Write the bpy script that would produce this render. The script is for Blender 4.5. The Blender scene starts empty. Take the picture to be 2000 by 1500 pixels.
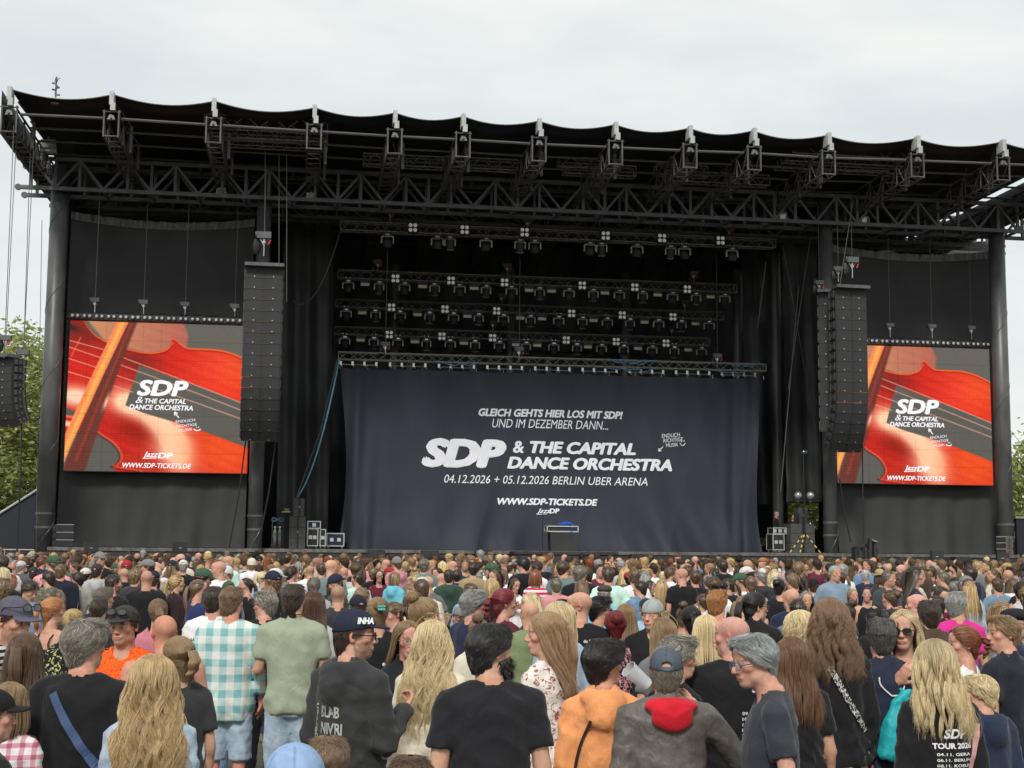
import bpy, bmesh, math, random
import numpy as np
from mathutils import Vector, Matrix
from mathutils.bvhtree import BVHTree

random.seed(7)
RNG = np.random.default_rng(7)
scene = bpy.context.scene
COL = scene.collection

# ------------------------------------------------------------------ camera
F_PX, CX, CY = 2720.0, 1000.0, 750.0          # measured on the 2000 x 1500 photograph
CAM_H = 2.12
PITCH, ROLL, HEAD = math.radians(6.63), math.radians(0.5), math.radians(8.5)
fwd = Vector((math.sin(HEAD) * math.cos(PITCH), math.cos(HEAD) * math.cos(PITCH), math.sin(PITCH)))
rgt0 = Vector((math.cos(HEAD), -math.sin(HEAD), 0))
up0 = rgt0.cross(fwd)
rgt = rgt0 * math.cos(ROLL) + up0 * math.sin(ROLL)
upv = up0 * math.cos(ROLL) - rgt0 * math.sin(ROLL)
cam_data = bpy.data.cameras.new('camera')
cam_data.sensor_width = 36.0
cam_data.sensor_fit = 'HORIZONTAL'
cam_data.lens = F_PX / 2000.0 * 36.0
cam_data.clip_start = 0.1
cam_data.clip_end = 2000
cam = bpy.data.objects.new('camera', cam_data)
cam.matrix_world = Matrix(((rgt.x, upv.x, -fwd.x, 0), (rgt.y, upv.y, -fwd.y, 0), (rgt.z, upv.z, -fwd.z, CAM_H), (0, 0, 0, 1)))
COL.objects.link(cam)
scene.camera = cam

# ------------------------------------------------------------------ world, sun, exposure
SUN_EL, SUN_AZ = math.radians(42), math.radians(198)      # azimuth clockwise from the stage direction
world = bpy.data.worlds.new('World')
scene.world = world
world.use_nodes = True
wn, wl = world.node_tree.nodes, world.node_tree.links
wn.clear()
w_out = wn.new('ShaderNodeOutputWorld')
w_bg = wn.new('ShaderNodeBackground')
w_sky = wn.new('ShaderNodeTexSky')
w_sky.sky_type = 'NISHITA'
w_sky.sun_disc = False
w_sky.sun_elevation = SUN_EL
w_sky.sun_rotation = SUN_AZ
w_sky.air_density = 1.0
w_sky.dust_density = 3.0
w_tc = wn.new('ShaderNodeTexCoord')
w_map = wn.new('ShaderNodeMapping')
w_map.inputs['Scale'].default_value = (1.0, 1.0, 3.2)
w_map.inputs['Location'].default_value = (0.35, 0.2, 0.1)
w_noise = wn.new('ShaderNodeTexNoise')
w_noise.inputs['Scale'].default_value = 3.2
w_noise.inputs['Detail'].default_value = 7
w_noise.inputs['Roughness'].default_value = 0.52
w_ramp = wn.new('ShaderNodeValToRGB')
w_ramp.color_ramp.elements[0].position = 0.34
w_ramp.color_ramp.elements[0].color = (4.6, 4.9, 4.98, 1)
w_ramp.color_ramp.elements[1].position = 0.58
w_ramp.color_ramp.elements[1].color = (5.74, 5.90, 5.66, 1)
w_mix = wn.new('ShaderNodeMixRGB')
w_mix.inputs['Fac'].default_value = 0.93
w_bg.inputs['Strength'].default_value = 0.1
wl.new(w_tc.outputs['Generated'], w_map.inputs['Vector'])
wl.new(w_map.outputs['Vector'], w_noise.inputs['Vector'])
wl.new(w_noise.outputs['Fac'], w_ramp.inputs['Fac'])
wl.new(w_sky.outputs['Color'], w_mix.inputs['Color1'])
wl.new(w_ramp.outputs['Color'], w_mix.inputs['Color2'])
wl.new(w_mix.outputs['Color'], w_bg.inputs['Color'])
wl.new(w_bg.outputs['Background'], w_out.inputs['Surface'])

sun_d = bpy.data.lights.new('sun', 'SUN')
sun_d.energy = 1.5
sun_d.angle = math.radians(11)
sun_d.color = (1.0, 0.965, 0.91)
sun = bpy.data.objects.new('sun', sun_d)
sdir = Vector((math.sin(SUN_AZ) * math.cos(SUN_EL), math.cos(SUN_AZ) * math.cos(SUN_EL), math.sin(SUN_EL)))
sun.rotation_euler = sdir.to_track_quat('Z', 'Y').to_euler()
sun.location = sdir * 60
COL.objects.link(sun)

vs = scene.view_settings
vs.view_transform = 'Standard'
vs.look = 'None'
vs.gamma = 1
vs.exposure = 0.7
vs.use_curve_mapping = False
scene.cycles.use_denoising = True
scene.cycles.max_bounces = 6
scene.cycles.diffuse_bounces = 3
scene.cycles.glossy_bounces = 2
scene.cycles.transmission_bounces = 4
scene.cycles.transparent_max_bounces = 6
scene.cycles.sample_clamp_indirect = 4
scene.render.film_transparent = False


def ray(px, py):
    d = fwd + rgt * ((px - CX) / F_PX) - upv * ((py - CY) / F_PX)
    return d


def P(px, py, Y):
    """photo pixel -> point on the upright plane at stage distance Y"""
    d = ray(px, py)
    t = Y / d.y
    return Vector((d.x * t, Y, CAM_H + d.z * t))


def depth_at(px, py, zc):
    d = ray(px, py)
    return Vector((d.x * zc, d.y * zc, CAM_H + d.z * zc))


# ------------------------------------------------------------------ materials
def mat(name, color, rough=0.6, metal=0.0, var=0.0, vscale=8.0, bump=0.0, bscale=60.0, spec=0.4, coord='Object', stretch=(1, 1, 1), obj_color=False, attr=None, emit=0.0, trans=0.0, coat=0.0, sub=0.0):
    m = bpy.data.materials.new(name)
    m.use_nodes = True
    n, l = m.node_tree.nodes, m.node_tree.links
    b = n['Principled BSDF']
    b.inputs['Roughness'].default_value = rough
    b.inputs['Metallic'].default_value = metal
    b.inputs['Specular IOR Level'].default_value = spec
    if coat:
        b.inputs['Coat Weight'].default_value = coat
    if trans:
        b.inputs['Transmission Weight'].default_value = trans
    src = None
    if obj_color:
        oi = n.new('ShaderNodeObjectInfo')
        src = oi.outputs['Color']
    elif attr:
        at = n.new('ShaderNodeAttribute')
        at.attribute_name = attr
        src = at.outputs['Color']
    else:
        b.inputs['Base Color'].default_value = (*color, 1)
    tex = None
    if var or bump:
        tc = n.new('ShaderNodeTexCoord')
        mp = n.new('ShaderNodeMapping')
        mp.inputs['Scale'].default_value = stretch
        l.new(tc.outputs[coord], mp.inputs['Vector'])
        tex = mp.outputs['Vector']
    if var:
        nz = n.new('ShaderNodeTexNoise')
        nz.inputs['Scale'].default_value = vscale
        nz.inputs['Detail'].default_value = 5
        l.new(tex, nz.inputs['Vector'])
        mr = n.new('ShaderNodeMapRange')
        mr.inputs['From Min'].default_value = 0.3
        mr.inputs['From Max'].default_value = 0.7
        mr.inputs['To Min'].default_value = 1 - var
        mr.inputs['To Max'].default_value = 1 + var
        l.new(nz.outputs['Fac'], mr.inputs['Value'])
        mx = n.new('ShaderNodeVectorMath')
        mx.operation = 'SCALE'
        if src is not None:
            l.new(src, mx.inputs[0])
        else:
            mx.inputs[0].default_value = color
        l.new(mr.outputs['Result'], mx.inputs['Scale'])
        src = mx.outputs['Vector']
    if src is not None:
        l.new(src, b.inputs['Base Color'])
    if bump:
        nb = n.new('ShaderNodeTexNoise')
        nb.inputs['Scale'].default_value = bscale
        nb.inputs['Detail'].default_value = 4
        l.new(tex, nb.inputs['Vector'])
        bp = n.new('ShaderNodeBump')
        bp.inputs['Strength'].default_value = bump
        bp.inputs['Distance'].default_value = 0.02
        l.new(nb.outputs['Fac'], bp.inputs['Height'])
        l.new(bp.outputs['Normal'], b.inputs['Normal'])
    if emit:
        b.inputs['Emission Strength'].default_value = emit
        if src is not None:
            l.new(src, b.inputs['Emission Color'])
        else:
            b.inputs['Emission Color'].default_value = (*color, 1)
    return m


M = {}
M['ground'] = mat('trampled_ground', (0.075, 0.07, 0.05), 0.95, var=0.35, vscale=0.8, bump=0.6, bscale=9)
M['steel'] = mat('dark_steel', (0.10, 0.103, 0.11), 0.5, 0.15, var=0.25, vscale=3, bump=0.05)
M['truss_alu'] = mat('grey_aluminium', (0.30, 0.295, 0.285), 0.45, 0.25, var=0.2, vscale=5)
M['truss_black'] = mat('black_truss_paint', (0.085, 0.085, 0.088), 0.45, 0.15, var=0.2, vscale=4)
M['fin'] = mat('roof_fin_steel', (0.10, 0.097, 0.092), 0.5, 0.2, var=0.3, vscale=3)
M['whitecap'] = mat('weathered_white_cap', (0.42, 0.43, 0.42), 0.5, var=0.15, vscale=6)
M['canopy'] = mat('black_roof_membrane', (0.010, 0.010, 0.014), 0.55, var=0.3, vscale=0.7, bump=0.15, bscale=1.5)
M['canopytop'] = mat('pale_membrane_hem', (0.55, 0.56, 0.56), 0.6)
M['pillar'] = mat('wound_steel_tube', (0.105, 0.107, 0.108), 0.42, 0.2, var=0.35, vscale=1.6, bump=0.12, bscale=5, stretch=(1, 1, .5))
M['blacktarp'] = mat('black_tarpaulin', (0.034, 0.034, 0.035), 0.62, var=0.25, vscale=0.8, bump=0.25, bscale=3.5)
M['mesh'] = mat('black_mesh_cloth', (0.036, 0.037, 0.037), 0.8, var=0.14, vscale=0.9, bump=0.1, bscale=40)
M['hem'] = mat('grey_mesh_hem', (0.12, 0.12, 0.125), 0.6, var=0.25, vscale=4, bump=0.4, bscale=7)
M['drape'] = mat('black_backdrop', (0.052, 0.053, 0.055), 0.5, var=0.3, vscale=0.6, bump=0.3, bscale=2.2, stretch=(1, 1, .5))
M['banner'] = mat('navy_banner_cloth', (0.034, 0.037, 0.054), 0.75, var=0.10, vscale=0.6, bump=0.12, bscale=9)
M['print'] = mat('white_banner_print', (0.86, 0.87, 0.93), 0.7, var=0.05, vscale=2)
M['deck'] = mat('black_stage_deck', (0.10, 0.10, 0.098), 0.7, var=0.2)
M['deckedge'] = mat('worn_deck_edge', (0.15, 0.145, 0.135), 0.5, 0.4, var=0.4, vscale=6)
M['cab'] = mat('speaker_cabinet_paint', (0.026, 0.027, 0.028), 0.55, var=0.15, vscale=8)
M['grille'] = mat('speaker_grille', (0.036, 0.037, 0.040), 0.6, 0.2, obj_color=False, var=0.12, vscale=5, bump=0.2, bscale=240)
M['cabtan'] = mat('tan_speaker_side', (0.14, 0.115, 0.10), 0.6, var=0.15)
M['dot'] = mat('bright_rigging_pin', (0.6, 0.6, 0.58), 0.3, 0.6)
M['seam'] = mat('bronze_seam', (0.16, 0.12, 0.075), 0.4, 0.6)
M['fixture'] = mat('fixture_black_plastic', (0.045, 0.045, 0.048), 0.4, var=0.1)
M['yoke'] = mat('fixture_grey_yoke', (0.46, 0.463, 0.47), 0.4, 0.05)
M['lens'] = mat('glass_lens', (0.03, 0.045, 0.055), 0.08, spec=0.9, coat=1.0)
M['blind'] = mat('blinder_reflector', (0.85, 0.83, 0.80), 0.3, emit=0.10)
M['strobe'] = mat('strobe_panel_cream', (0.88, 0.81, 0.60), 0.45, var=0.06, vscale=30)
M['chrome'] = mat('polished_clamp', (0.5, 0.51, 0.52), 0.3, 0.8)
M['cable'] = mat('black_cable', (0.016, 0.016, 0.016), 0.5)
M['wire'] = mat('steel_wire_rope', (0.13, 0.13, 0.125), 0.45, 0.7)
M['bluecable'] = mat('blue_cable', (0.09, 0.26, 0.38), 0.45)
M['red'] = mat('red_tag', (0.55, 0.03, 0.03), 0.5)
M['whiteplastic'] = mat('silver_case_edge', (0.62, 0.63, 0.62), 0.35, 0.5)
M['case'] = mat('flight_case_laminate', (0.028, 0.028, 0.030), 0.45, var=0.15, vscale=6)
M['caseblue'] = mat('blue_flight_case', (0.016, 0.022, 0.05), 0.4)
M['greycab'] = mat('grey_speaker_cabinet', (0.075, 0.075, 0.074), 0.7, var=0.1, vscale=7, bump=0.1)
M['bluecloth'] = mat('blue_cloth', (0.015, 0.10, 0.55), 0.75, var=0.2, vscale=6)
M['yellow'] = mat('yellow_tape', (0.75, 0.58, 0.10), 0.5)
M['green'] = mat('green_bottle_shoulder', (0.28, 0.42, 0.22), 0.4)
M['silver'] = mat('grey_gas_bottle', (0.20, 0.20, 0.20), 0.4, 0.2)
M['bulbglass'] = mat('round_lamp_globe', (0.42, 0.42, 0.42), 0.15, 0.5, spec=0.9, coat=1.0)
M['floodglass'] = mat('floodlight_glass', (0.30, 0.30, 0.27), 0.15, 0.4, coat=1.0, var=.4, vscale=14)
M['fence'] = mat('dark_blue_black_sheet', (0.014, 0.016, 0.024), 0.55, var=0.2)
M['leaf'] = mat('willow_leaf', (0.2, 0.24, 0.07), 0.6, attr='Col', spec=0.2)
_n, _l = M['leaf'].node_tree.nodes, M['leaf'].node_tree.links
_t = _n.new('ShaderNodeBsdfTranslucent')
_x = _n.new('ShaderNodeMixShader')
_x.inputs['Fac'].default_value = 0.45
_a = [q for q in _n if q.type == 'ATTRIBUTE'][0]
_l.new(_a.outputs['Color'], _t.inputs['Color'])
_l.new(_n['Principled BSDF'].outputs[0], _x.inputs[1])
_l.new(_t.outputs[0], _x.inputs[2])
_l.new(_x.outputs[0], _n['Material Output'].inputs['Surface'])
M['bark'] = mat('bark', (0.09, 0.07, 0.05), 0.9, var=0.3, vscale=6, bump=0.6, bscale=12)


# ------------------------------------------------------------------ mesh helpers
class MB:
    def __init__(self):
        self.v, self.f, self.m = [], [], []

    def add(self, verts, faces, mi=0):
        o = len(self.v)
        self.v.extend([tuple(p) for p in verts])
        self.f.extend([tuple(i + o for i in q) for q in faces])
        self.m.extend([mi] * len(faces))

    def box(self, c, s, R=None, mi=0, taper=None):
        hx, hy, hz = s[0] / 2, s[1] / 2, s[2] / 2
        pts = []
        for z in (-hz, hz):
            k = 1.0 if (z < 0 or taper is None) else taper
            for x, y in ((-hx, -hy), (hx, -hy), (hx, hy), (-hx, hy)):
                p = Vector((x * k, y * k, z))
                if R is not None:
                    p = R @ p
                pts.append(p + Vector(c))
        self.add(pts, [(3, 2, 1, 0), (4, 5, 6, 7), (0, 1, 5, 4), (1, 2, 6, 5), (2, 3, 7, 6), (3, 0, 4, 7)], mi)

    def tube(self, p0, p1, r, n=6, mi=0, r1=None, cap=True):
        p0, p1 = Vector(p0), Vector(p1)
        d = p1 - p0
        if d.length < 1e-6:
            return
        q = d.to_track_quat('Z', 'Y').to_matrix()
        r1 = r if r1 is None else r1
        pts = [p0 + q @ Vector((math.cos(2 * math.pi * k / n) * r, math.sin(2 * math.pi * k / n) * r, 0)) for k in range(n)]
        pts += [p1 + q @ Vector((math.cos(2 * math.pi * k / n) * r1, math.sin(2 * math.pi * k / n) * r1, 0)) for k in range(n)]
        fs = [(k, (k + 1) % n, n + (k + 1) % n, n + k) for k in range(n)]
        if cap:
            fs += [tuple(range(n - 1, -1, -1)), tuple(range(n, 2 * n))]
        self.add(pts, fs, mi)

    def path(self, pts, r, n=5, mi=0):
        for a, b in zip(pts[:-1], pts[1:]):
            self.tube(a, b, r, n, mi)

    def sphere(self, c, r, n=10, m=6, mi=0, s=(1, 1, 1)):
        pts, fs = [], []
        for i in range(m + 1):
            t = math.pi * i / m
            for k in range(n):
                a = 2 * math.pi * k / n
                pts.append(Vector(c) + Vector((math.sin(t) * math.cos(a) * r * s[0], math.sin(t) * math.sin(a) * r * s[1], math.cos(t) * r * s[2])))
        for i in range(m):
            for k in range(n):
                fs.append((i * n + k, i * n + (k + 1) % n, (i + 1) * n + (k + 1) % n, (i + 1) * n + k))
        self.add(pts, fs, mi)

    def mesh(self, name, mats, smooth=False):
        me = bpy.data.meshes.new(name)
        me.from_pydata(self.v, [], self.f)
        for mm in (mats if isinstance(mats, (list, tuple)) else [mats]):
            me.materials.append(mm)
        if any(self.m):
            me.polygons.foreach_set('material_index', self.m)
        if smooth:
            me.polygons.foreach_set('use_smooth', [True] * len(me.polygons))
        me.update()
        return me

    def build(self, name, mats, parent=None, smooth=False, origin=None):
        if origin is not None:
            o = Vector(origin)
            self.v = [(p[0] - o.x, p[1] - o.y, p[2] - o.z) for p in self.v]
        ob = link(name, self.mesh(name, mats, smooth), parent)
        if origin is not None:
            ob.location = origin
        return ob


def link(name, data, parent=None):
    ob = bpy.data.objects.new(name, data)
    COL.objects.link(ob)
    if parent is not None:
        ob.parent = parent
    return ob


def tag(o, label=None, cat=None, group=None, kind=None):
    if label:
        o['label'] = label
    if cat:
        o['category'] = cat
    if group:
        o['group'] = group
    if kind:
        o['kind'] = kind
    return o


def empty(name, loc=(0, 0, 0), rz=0.0):
    e = bpy.data.objects.new(name, None)
    e.empty_display_size = 0.1
    e.location = loc
    e.rotation_euler = (0, 0, rz)
    COL.objects.link(e)
    return e


def np_mesh(name, v, f, mats, smooth=True, col=None):
    """numpy verts (n,3), faces (m,4) or (m,3)"""
    me = bpy.data.meshes.new(name)
    v = np.asarray(v, np.float32)
    f = np.asarray(f, np.int32)
    k = f.shape[1]
    me.vertices.add(len(v))
    me.vertices.foreach_set('co', v.ravel())
    me.loops.add(f.size)
    me.loops.foreach_set('vertex_index', f.ravel())
    me.polygons.add(len(f))
    me.polygons.foreach_set('loop_start', np.arange(0, f.size, k, dtype=np.int32))
    me.polygons.foreach_set('loop_total', np.full(len(f), k, np.int32))
    me.polygons.foreach_set('use_smooth', np.full(len(f), smooth))
    for mm in (mats if isinstance(mats, (list, tuple)) else [mats]):
        me.materials.append(mm)
    if col is not None:
        ca = me.color_attributes.new('Col', 'FLOAT_COLOR', 'POINT')
        c4 = np.ones((len(v), 4), np.float32)
        c4[:, :3] = col
        ca.data.foreach_set('color', c4.ravel())
    me.update(calc_edges=True)
    return me


def copy_tree(o, parent=None):
    c = o.copy()
    COL.objects.link(c)
    c.parent = parent
    for ch in o.children:
        copy_tree(ch, c)
    return c


def srgb(r, g, b):
    def f(c):
        c /= 255.0
        return c / 12.92 if c <= 0.04045 else ((c + 0.055) / 1.055) ** 2.4
    return (f(r), f(g), f(b))


def cloth_grid(name, x0, x1, z0, z1, nx, nz, yfun, mats, parent=None, y=0.0):
    xs = np.linspace(0, 1, nx)
    zs = np.linspace(0, 1, nz)
    U, V = np.meshgrid(xs, zs)
    X, Yv, Z = yfun(U, V)
    v = np.stack([X.ravel(), Yv.ravel(), Z.ravel()], 1)
    i = np.arange(nx * nz).reshape(nz, nx)
    f = np.stack([i[:-1, :-1], i[:-1, 1:], i[1:, 1:], i[1:, :-1]], -1).reshape(-1, 4)
    return link(name, np_mesh(name, v, f, mats), parent)


def unit_tube_mesh(name, m, n=6, square=False):
    b = MB()
    if square:
        b.box((0, 0, 0.5), (2, 2, 1))
    else:
        b.tube((0, 0, 0), (0, 0, 1), 1, n)
    return b.mesh(name, m)


def strut(name, me, p0, p1, r, parent):
    p0, p1 = Vector(p0), Vector(p1)
    d = p1 - p0
    o = link(name, me, parent)
    o.location = p0
    o.rotation_euler = d.to_track_quat('Z', 'Y').to_euler()
    o.scale = (r, r, d.length)
    return o


ORD = ['first', 'second', 'third', 'fourth', 'fifth', 'sixth', 'seventh', 'eighth', 'ninth', 'tenth', 'eleventh', 'twelfth', 'thirteenth', 'fourteenth', 'fifteenth', 'sixteenth', 'seventeenth', 'eighteenth', 'nineteenth', 'twentieth']


def text_mesh(name, body, m, bold=0.0, shear=0.0, layered=0.0, spacing=1.0, line=1.0, align='LEFT'):
    """flat lettering as a mesh in the XZ plane, normalised so that the box is (0..w, 0..h)"""
    cu = bpy.data.curves.new('lettering', 'FONT')
    cu.body = body
    cu.size = 1.0
    cu.offset = bold
    cu.shear = shear
    cu.space_character = spacing
    cu.space_line = line
    cu.align_x = align
    cu.resolution_u = 3
    ob = bpy.data.objects.new('lettering', cu)
    COL.objects.link(ob)
    dg = bpy.context.evaluated_depsgraph_get()
    me = bpy.data.meshes.new_from_object(ob.evaluated_get(dg))
    bpy.data.objects.remove(ob)
    bpy.data.curves.remove(cu)
    me.name = name
    n = len(me.vertices)
    co = np.empty(n * 3, np.float32)
    me.vertices.foreach_get('co', co)
    co = co.reshape(-1, 3)
    lo, hi = co.min(0), co.max(0)
    co -= lo
    out = np.zeros_like(co)
    out[:, 0], out[:, 2] = co[:, 0], co[:, 1]
    me.vertices.foreach_set('co', out.ravel())
    if layered:
        # heavier strokes: shifted copies, each a hair in front of the last
        bm = bmesh.new()
        for k, (dx, dz) in enumerate(((-1, 0), (1, 0), (0, -1), (0, 1), (-.7, .7), (.7, -.7), (.7, .7), (-.7, -.7))):
            m0 = me.copy()
            m0.transform(Matrix.Translation((dx * layered, -.003 * k, dz * layered * .8)))
            bm.from_mesh(m0)
            bpy.data.meshes.remove(m0)
        bm.to_mesh(me)
        bm.free()
        hi = hi + layered
        lo = lo - layered
        me.transform(Matrix.Translation((layered, 0, layered * .8)))
    me.materials.clear()
    me.materials.append(m)
    size = (float(hi[0] - lo[0]), float(hi[1] - lo[1]))
    me.update()
    return me, size


def bisect_mesh(me, step, axis=0):
    bm = bmesh.new()
    bm.from_mesh(me)
    lo = min(v.co[axis] for v in bm.verts)
    hi = max(v.co[axis] for v in bm.verts)
    no = [0, 0, 0]
    no[axis] = 1
    x = lo + step
    while x < hi:
        co = [0, 0, 0]
        co[axis] = x
        bmesh.ops.bisect_plane(bm, geom=bm.verts[:] + bm.edges[:] + bm.faces[:], plane_co=co, plane_no=no)
        x += step
    bm.to_mesh(me)
    bm.free()

# ================================================================== the setting
g = MB()
g.add([(-700, -300, 0), (700, -300, 0), (700, 1200, 0), (-700, 1200, 0)], [(0, 1, 2, 3)])
tag(g.build('ground', M['ground']), kind='structure')

Y_ROOF, Y_PA, Y_TR, Y_PIL, Y_SCR, Y_PAN, Y_BAN, Y_BACK = 47.0, 50.0, 52.0, 52.62, 53.4, 54.0, 56.9, 67.6
DECK = P(1000, 1076, 51.0).z
TUBE = {k: unit_tube_mesh('tube_' + k, M[k], 6) for k in ('steel', 'truss_alu', 'truss_black', 'fin', 'wire', 'cable')}
SQR = {k: unit_tube_mesh('bar_' + k, M[k], square=True) for k in ('steel', 'fin', 'truss_black')}

# ---------------- roof: fins, canopy, purlins, front truss, pillars
roof = tag(empty('stage_roof', (0, Y_PIL, 0)), 'huge black stage roof of scalloped membrane bays on steel trusses and round pillars', 'stage roof')
roof_inv = Matrix.Translation((0, -Y_PIL, 0))


def rb(b, name, m, parent=roof, smooth=False):
    o = b.build(name, m, None, smooth)
    o.parent = parent
    o.matrix_parent_inverse = roof_inv if parent is roof else Matrix.Identity(4)
    if parent is not roof and parent is not None:
        o.matrix_parent_inverse = Matrix.Identity(4)
    return o


FIN_PX = [(21, 172), (220, 182), (419, 195), (615, 208), (772, 218), (905, 225), (1053, 234), (1202, 241), (1347, 248), (1472, 253), (1617, 262), (1790, 268), (1957, 275), (2125, 283)]
fins = []
for (x, y) in FIN_PX:
    fins.append(P(x, y, Y_ROOF))
ztop = sum(p.z for p in fins) / len(fins)
ZT = {round(p.x, 4): p.z for p in fins}
FW, FH = 0.24, 0.78
Y_END = Y_BACK + 1.0
ZT0 = ztop
for p in fins:
    ztop = p.z
    z = ztop - 0.72
    b = MB()
    for sx in (-FW, FW):
        for zz in (z, z - FH):
            b.box((p.x + sx, (Y_ROOF + Y_END) / 2, zz), (0.055, Y_END - Y_ROOF, 0.055))
    f = rb(b, 'roof_fin', M['fin'])
    lc = MB()
    for sx in (-FW, FW):
        y0 = Y_ROOF
        k = 0
        while y0 < Y_END - 1:
            a, c = (z, z - FH) if k % 2 == 0 else (z - FH, z)
            lc.tube((p.x + sx, y0, a), (p.x + sx, y0 + 0.62, c), 0.02, 4)
            if k % 2 == 0:
                lc.tube((p.x + sx, y0, z), (p.x + sx, y0, z - FH), 0.022, 4)
            y0 += 0.62
            k += 1
    y0 = Y_ROOF
    k = 0
    while y0 < Y_END - 1:
        lc.tube((p.x - FW, y0, z - FH), (p.x + FW, y0, z - FH), 0.02, 4)
        if k % 2:
            lc.tube((p.x - FW, y0, z - FH), (p.x + FW, y0 + 0.62, z - FH), 0.017, 4)
        y0 += 0.62
        k += 1
    rb(lc, 'fin_lacing', M['fin'], f)
    fr = MB()
    for sx in (-FW, FW):
        fr.tube((p.x + sx, Y_ROOF - 0.03, z + 0.12), (p.x + sx, Y_ROOF - 0.03, z - FH - 0.03), 0.035, 6)
    fr.tube((p.x - FW, Y_ROOF - 0.03, z - FH), (p.x + FW, Y_ROOF - 0.03, z - FH), 0.03, 6)
    fr.tube((p.x - FW - .06, Y_ROOF - 0.03, z + 0.06), (p.x + FW + .06, Y_ROOF - 0.03, z + 0.06), 0.025, 6)
    rb(fr, 'fin_end_frame', M['fin'], f)
    cp = MB()
    cp.box((p.x, Y_ROOF + 0.05, ztop - 0.22), (0.15, 0.5, 0.46), taper=0.95)
    cp.box((p.x + 0.05, Y_ROOF - 0.12, ztop - 0.52), (0.16, 0.2, 0.26))
    rb(cp, 'end_cap', M['whitecap'], f)
    lm = MB()
    lm.box((p.x, Y_ROOF - 0.02, z - 0.13), (0.26, 0.18, 0.18), taper=0.5)
    lm.sphere((p.x, Y_ROOF - 0.12, z - 0.17), 0.04, 6, 4)
    rb(lm, 'fin_lamp', M['steel'], f)
    # hangers that carry the canopy
    hg = MB()
    for yy in (Y_ROOF + 2.0, Y_ROOF + 4.2):
        hg.box((p.x + 0.42, yy, z - 0.30), (0.10, 0.2, 0.95))
        hg.tube((p.x + .42, yy, z + 0.15), (p.x + 0.1, yy - 1.2, z + 0.5), 0.04, 4)
    rb(hg, 'canopy_hanger', M['fin'], f)

ztop = ZT0
for i in range(len(fins) - 1):
    a, c = fins[i], fins[i + 1]
    nu, nv = 15, 14
    U = np.linspace(0, 1, nu)
    V = np.linspace(0, 1, nv)
    Ug, Vg = np.meshgrid(U, V)
    sag = 0.21 * (c.x - a.x) / 4.0
    X = a.x + (c.x - a.x) * Ug
    Yg = Y_ROOF + 0.1 + (Y_END - Y_ROOF) * Vg + 0.25 * np.sin(np.pi * Ug) * (Vg == 0)
    Z = a.z + (c.z - a.z) * Ug - 0.02 - sag * 4 * Ug * (1 - Ug) * (1 - 0.6 * Vg) + 0.0 * Vg
    v = np.stack([X.ravel(), Yg.ravel(), Z.ravel()], 1)
    top = v.copy()
    top[:, 2] += 0.03
    n = len(v)
    idx = np.arange(n).reshape(nv, nu)
    q = np.stack([idx[:-1, :-1], idx[:-1, 1:], idx[1:, 1:], idx[1:, :-1]], -1).reshape(-1, 4)
    ed = np.stack([idx[0, :-1], idx[0, 1:], idx[0, 1:] + n, idx[0, :-1] + n], -1)
    me = np_mesh('canopy_panel', np.concatenate([v, top]), np.concatenate([q[:, ::-1], q + n, ed]), [M['canopy'], M['canopytop']])
    mi = np.zeros(len(me.polygons), np.int32)
    mi[len(q):] = 1
    me.polygons.foreach_set('material_index', mi)
    o = link('canopy_panel', me, roof)
    o.matrix_parent_inverse = roof_inv
    # front rope edge
    hm = MB()
    hm.path([(X[0, k], Yg[0, k] - 0.03, Z[0, k] + 0.012) for k in range(nu)], 0.022, 4)
    rb(hm, 'canopy_rope', M['canopytop'], o)

for yy in (Y_ROOF + 0.35, Y_ROOF + 1.9, Y_ROOF + 3.5, Y_ROOF + 5.2, Y_ROOF + 7.5, Y_ROOF + 10):
    for i in range(len(fins) - 1):
        o = strut('purlin', TUBE['fin'], (fins[i].x + 0.26, yy, fins[i].z - 0.78), (fins[i + 1].x - 0.26, yy, fins[i + 1].z - 0.78), 0.042 if yy > Y_ROOF + 1 else 0.05, roof)
        o.matrix_parent_inverse = roof_inv

for fx, sg in ((fins[0], -1), (fins[-1], 1)):
    sk_ = MB()
    zz = fx.z - 0.05
    x_ = fx.x + sg * (FW + 0.06)
    sk_.add([(x_, Y_ROOF + .1, zz), (x_, Y_END, zz), (x_, Y_END, zz - 0.72 - FH), (x_, Y_ROOF + .1, zz - 0.70 - FH)], [(0, 1, 2, 3)])
    rb(sk_, 'side_skin', M['canopy'])

# cross trusses between the fins carrying the hoists
def box_truss(name, A, B, w, h, m, rc=0.025, rl=0.013, bay=0.5, parent=None, lace_name='truss_lacing', origin=None):
    A, B = Vector(A), Vector(B)
    d = (B - A)
    L = d.length
    d.normalize()
    side = d.cross(Vector((0, 0, 1))).normalized() * (w / 2)
    up = Vector((0, 0, h / 2))
    corners = [side + up, -side + up, -side - up, side - up]
    root = parent
    if root is None:
        root = empty(name, (A + B) / 2)
    org = (A + B) / 2 if parent is None else Vector((0, 0, 0))
    objs = []
    for c in corners:
        b = MB()
        b.tube(A + c - org, B + c - org, rc, 6)
        objs.append(b.build('chord', m, root))
    b = MB()
    n = max(2, int(round(L / bay)))
    for k in range(n):
        a, e = A + d * (L * k / n), A + d * (L * (k + 1) / n)
        for j in range(4):
            c0, c1 = corners[j], corners[(j + 1) % 4]
            if k % 2:
                c0, c1 = c1, c0
            b.tube(a + c0 - org, e + c1 - org, rl, 4)
    for e in (A, B):
        for j in range(4):
            b.tube(e + corners[j] - org, e + corners[(j + 1) % 4] - org, rl * 1.2, 4)
    objs.append(b.build(lace_name, m, root))
    return root, objs


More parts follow.
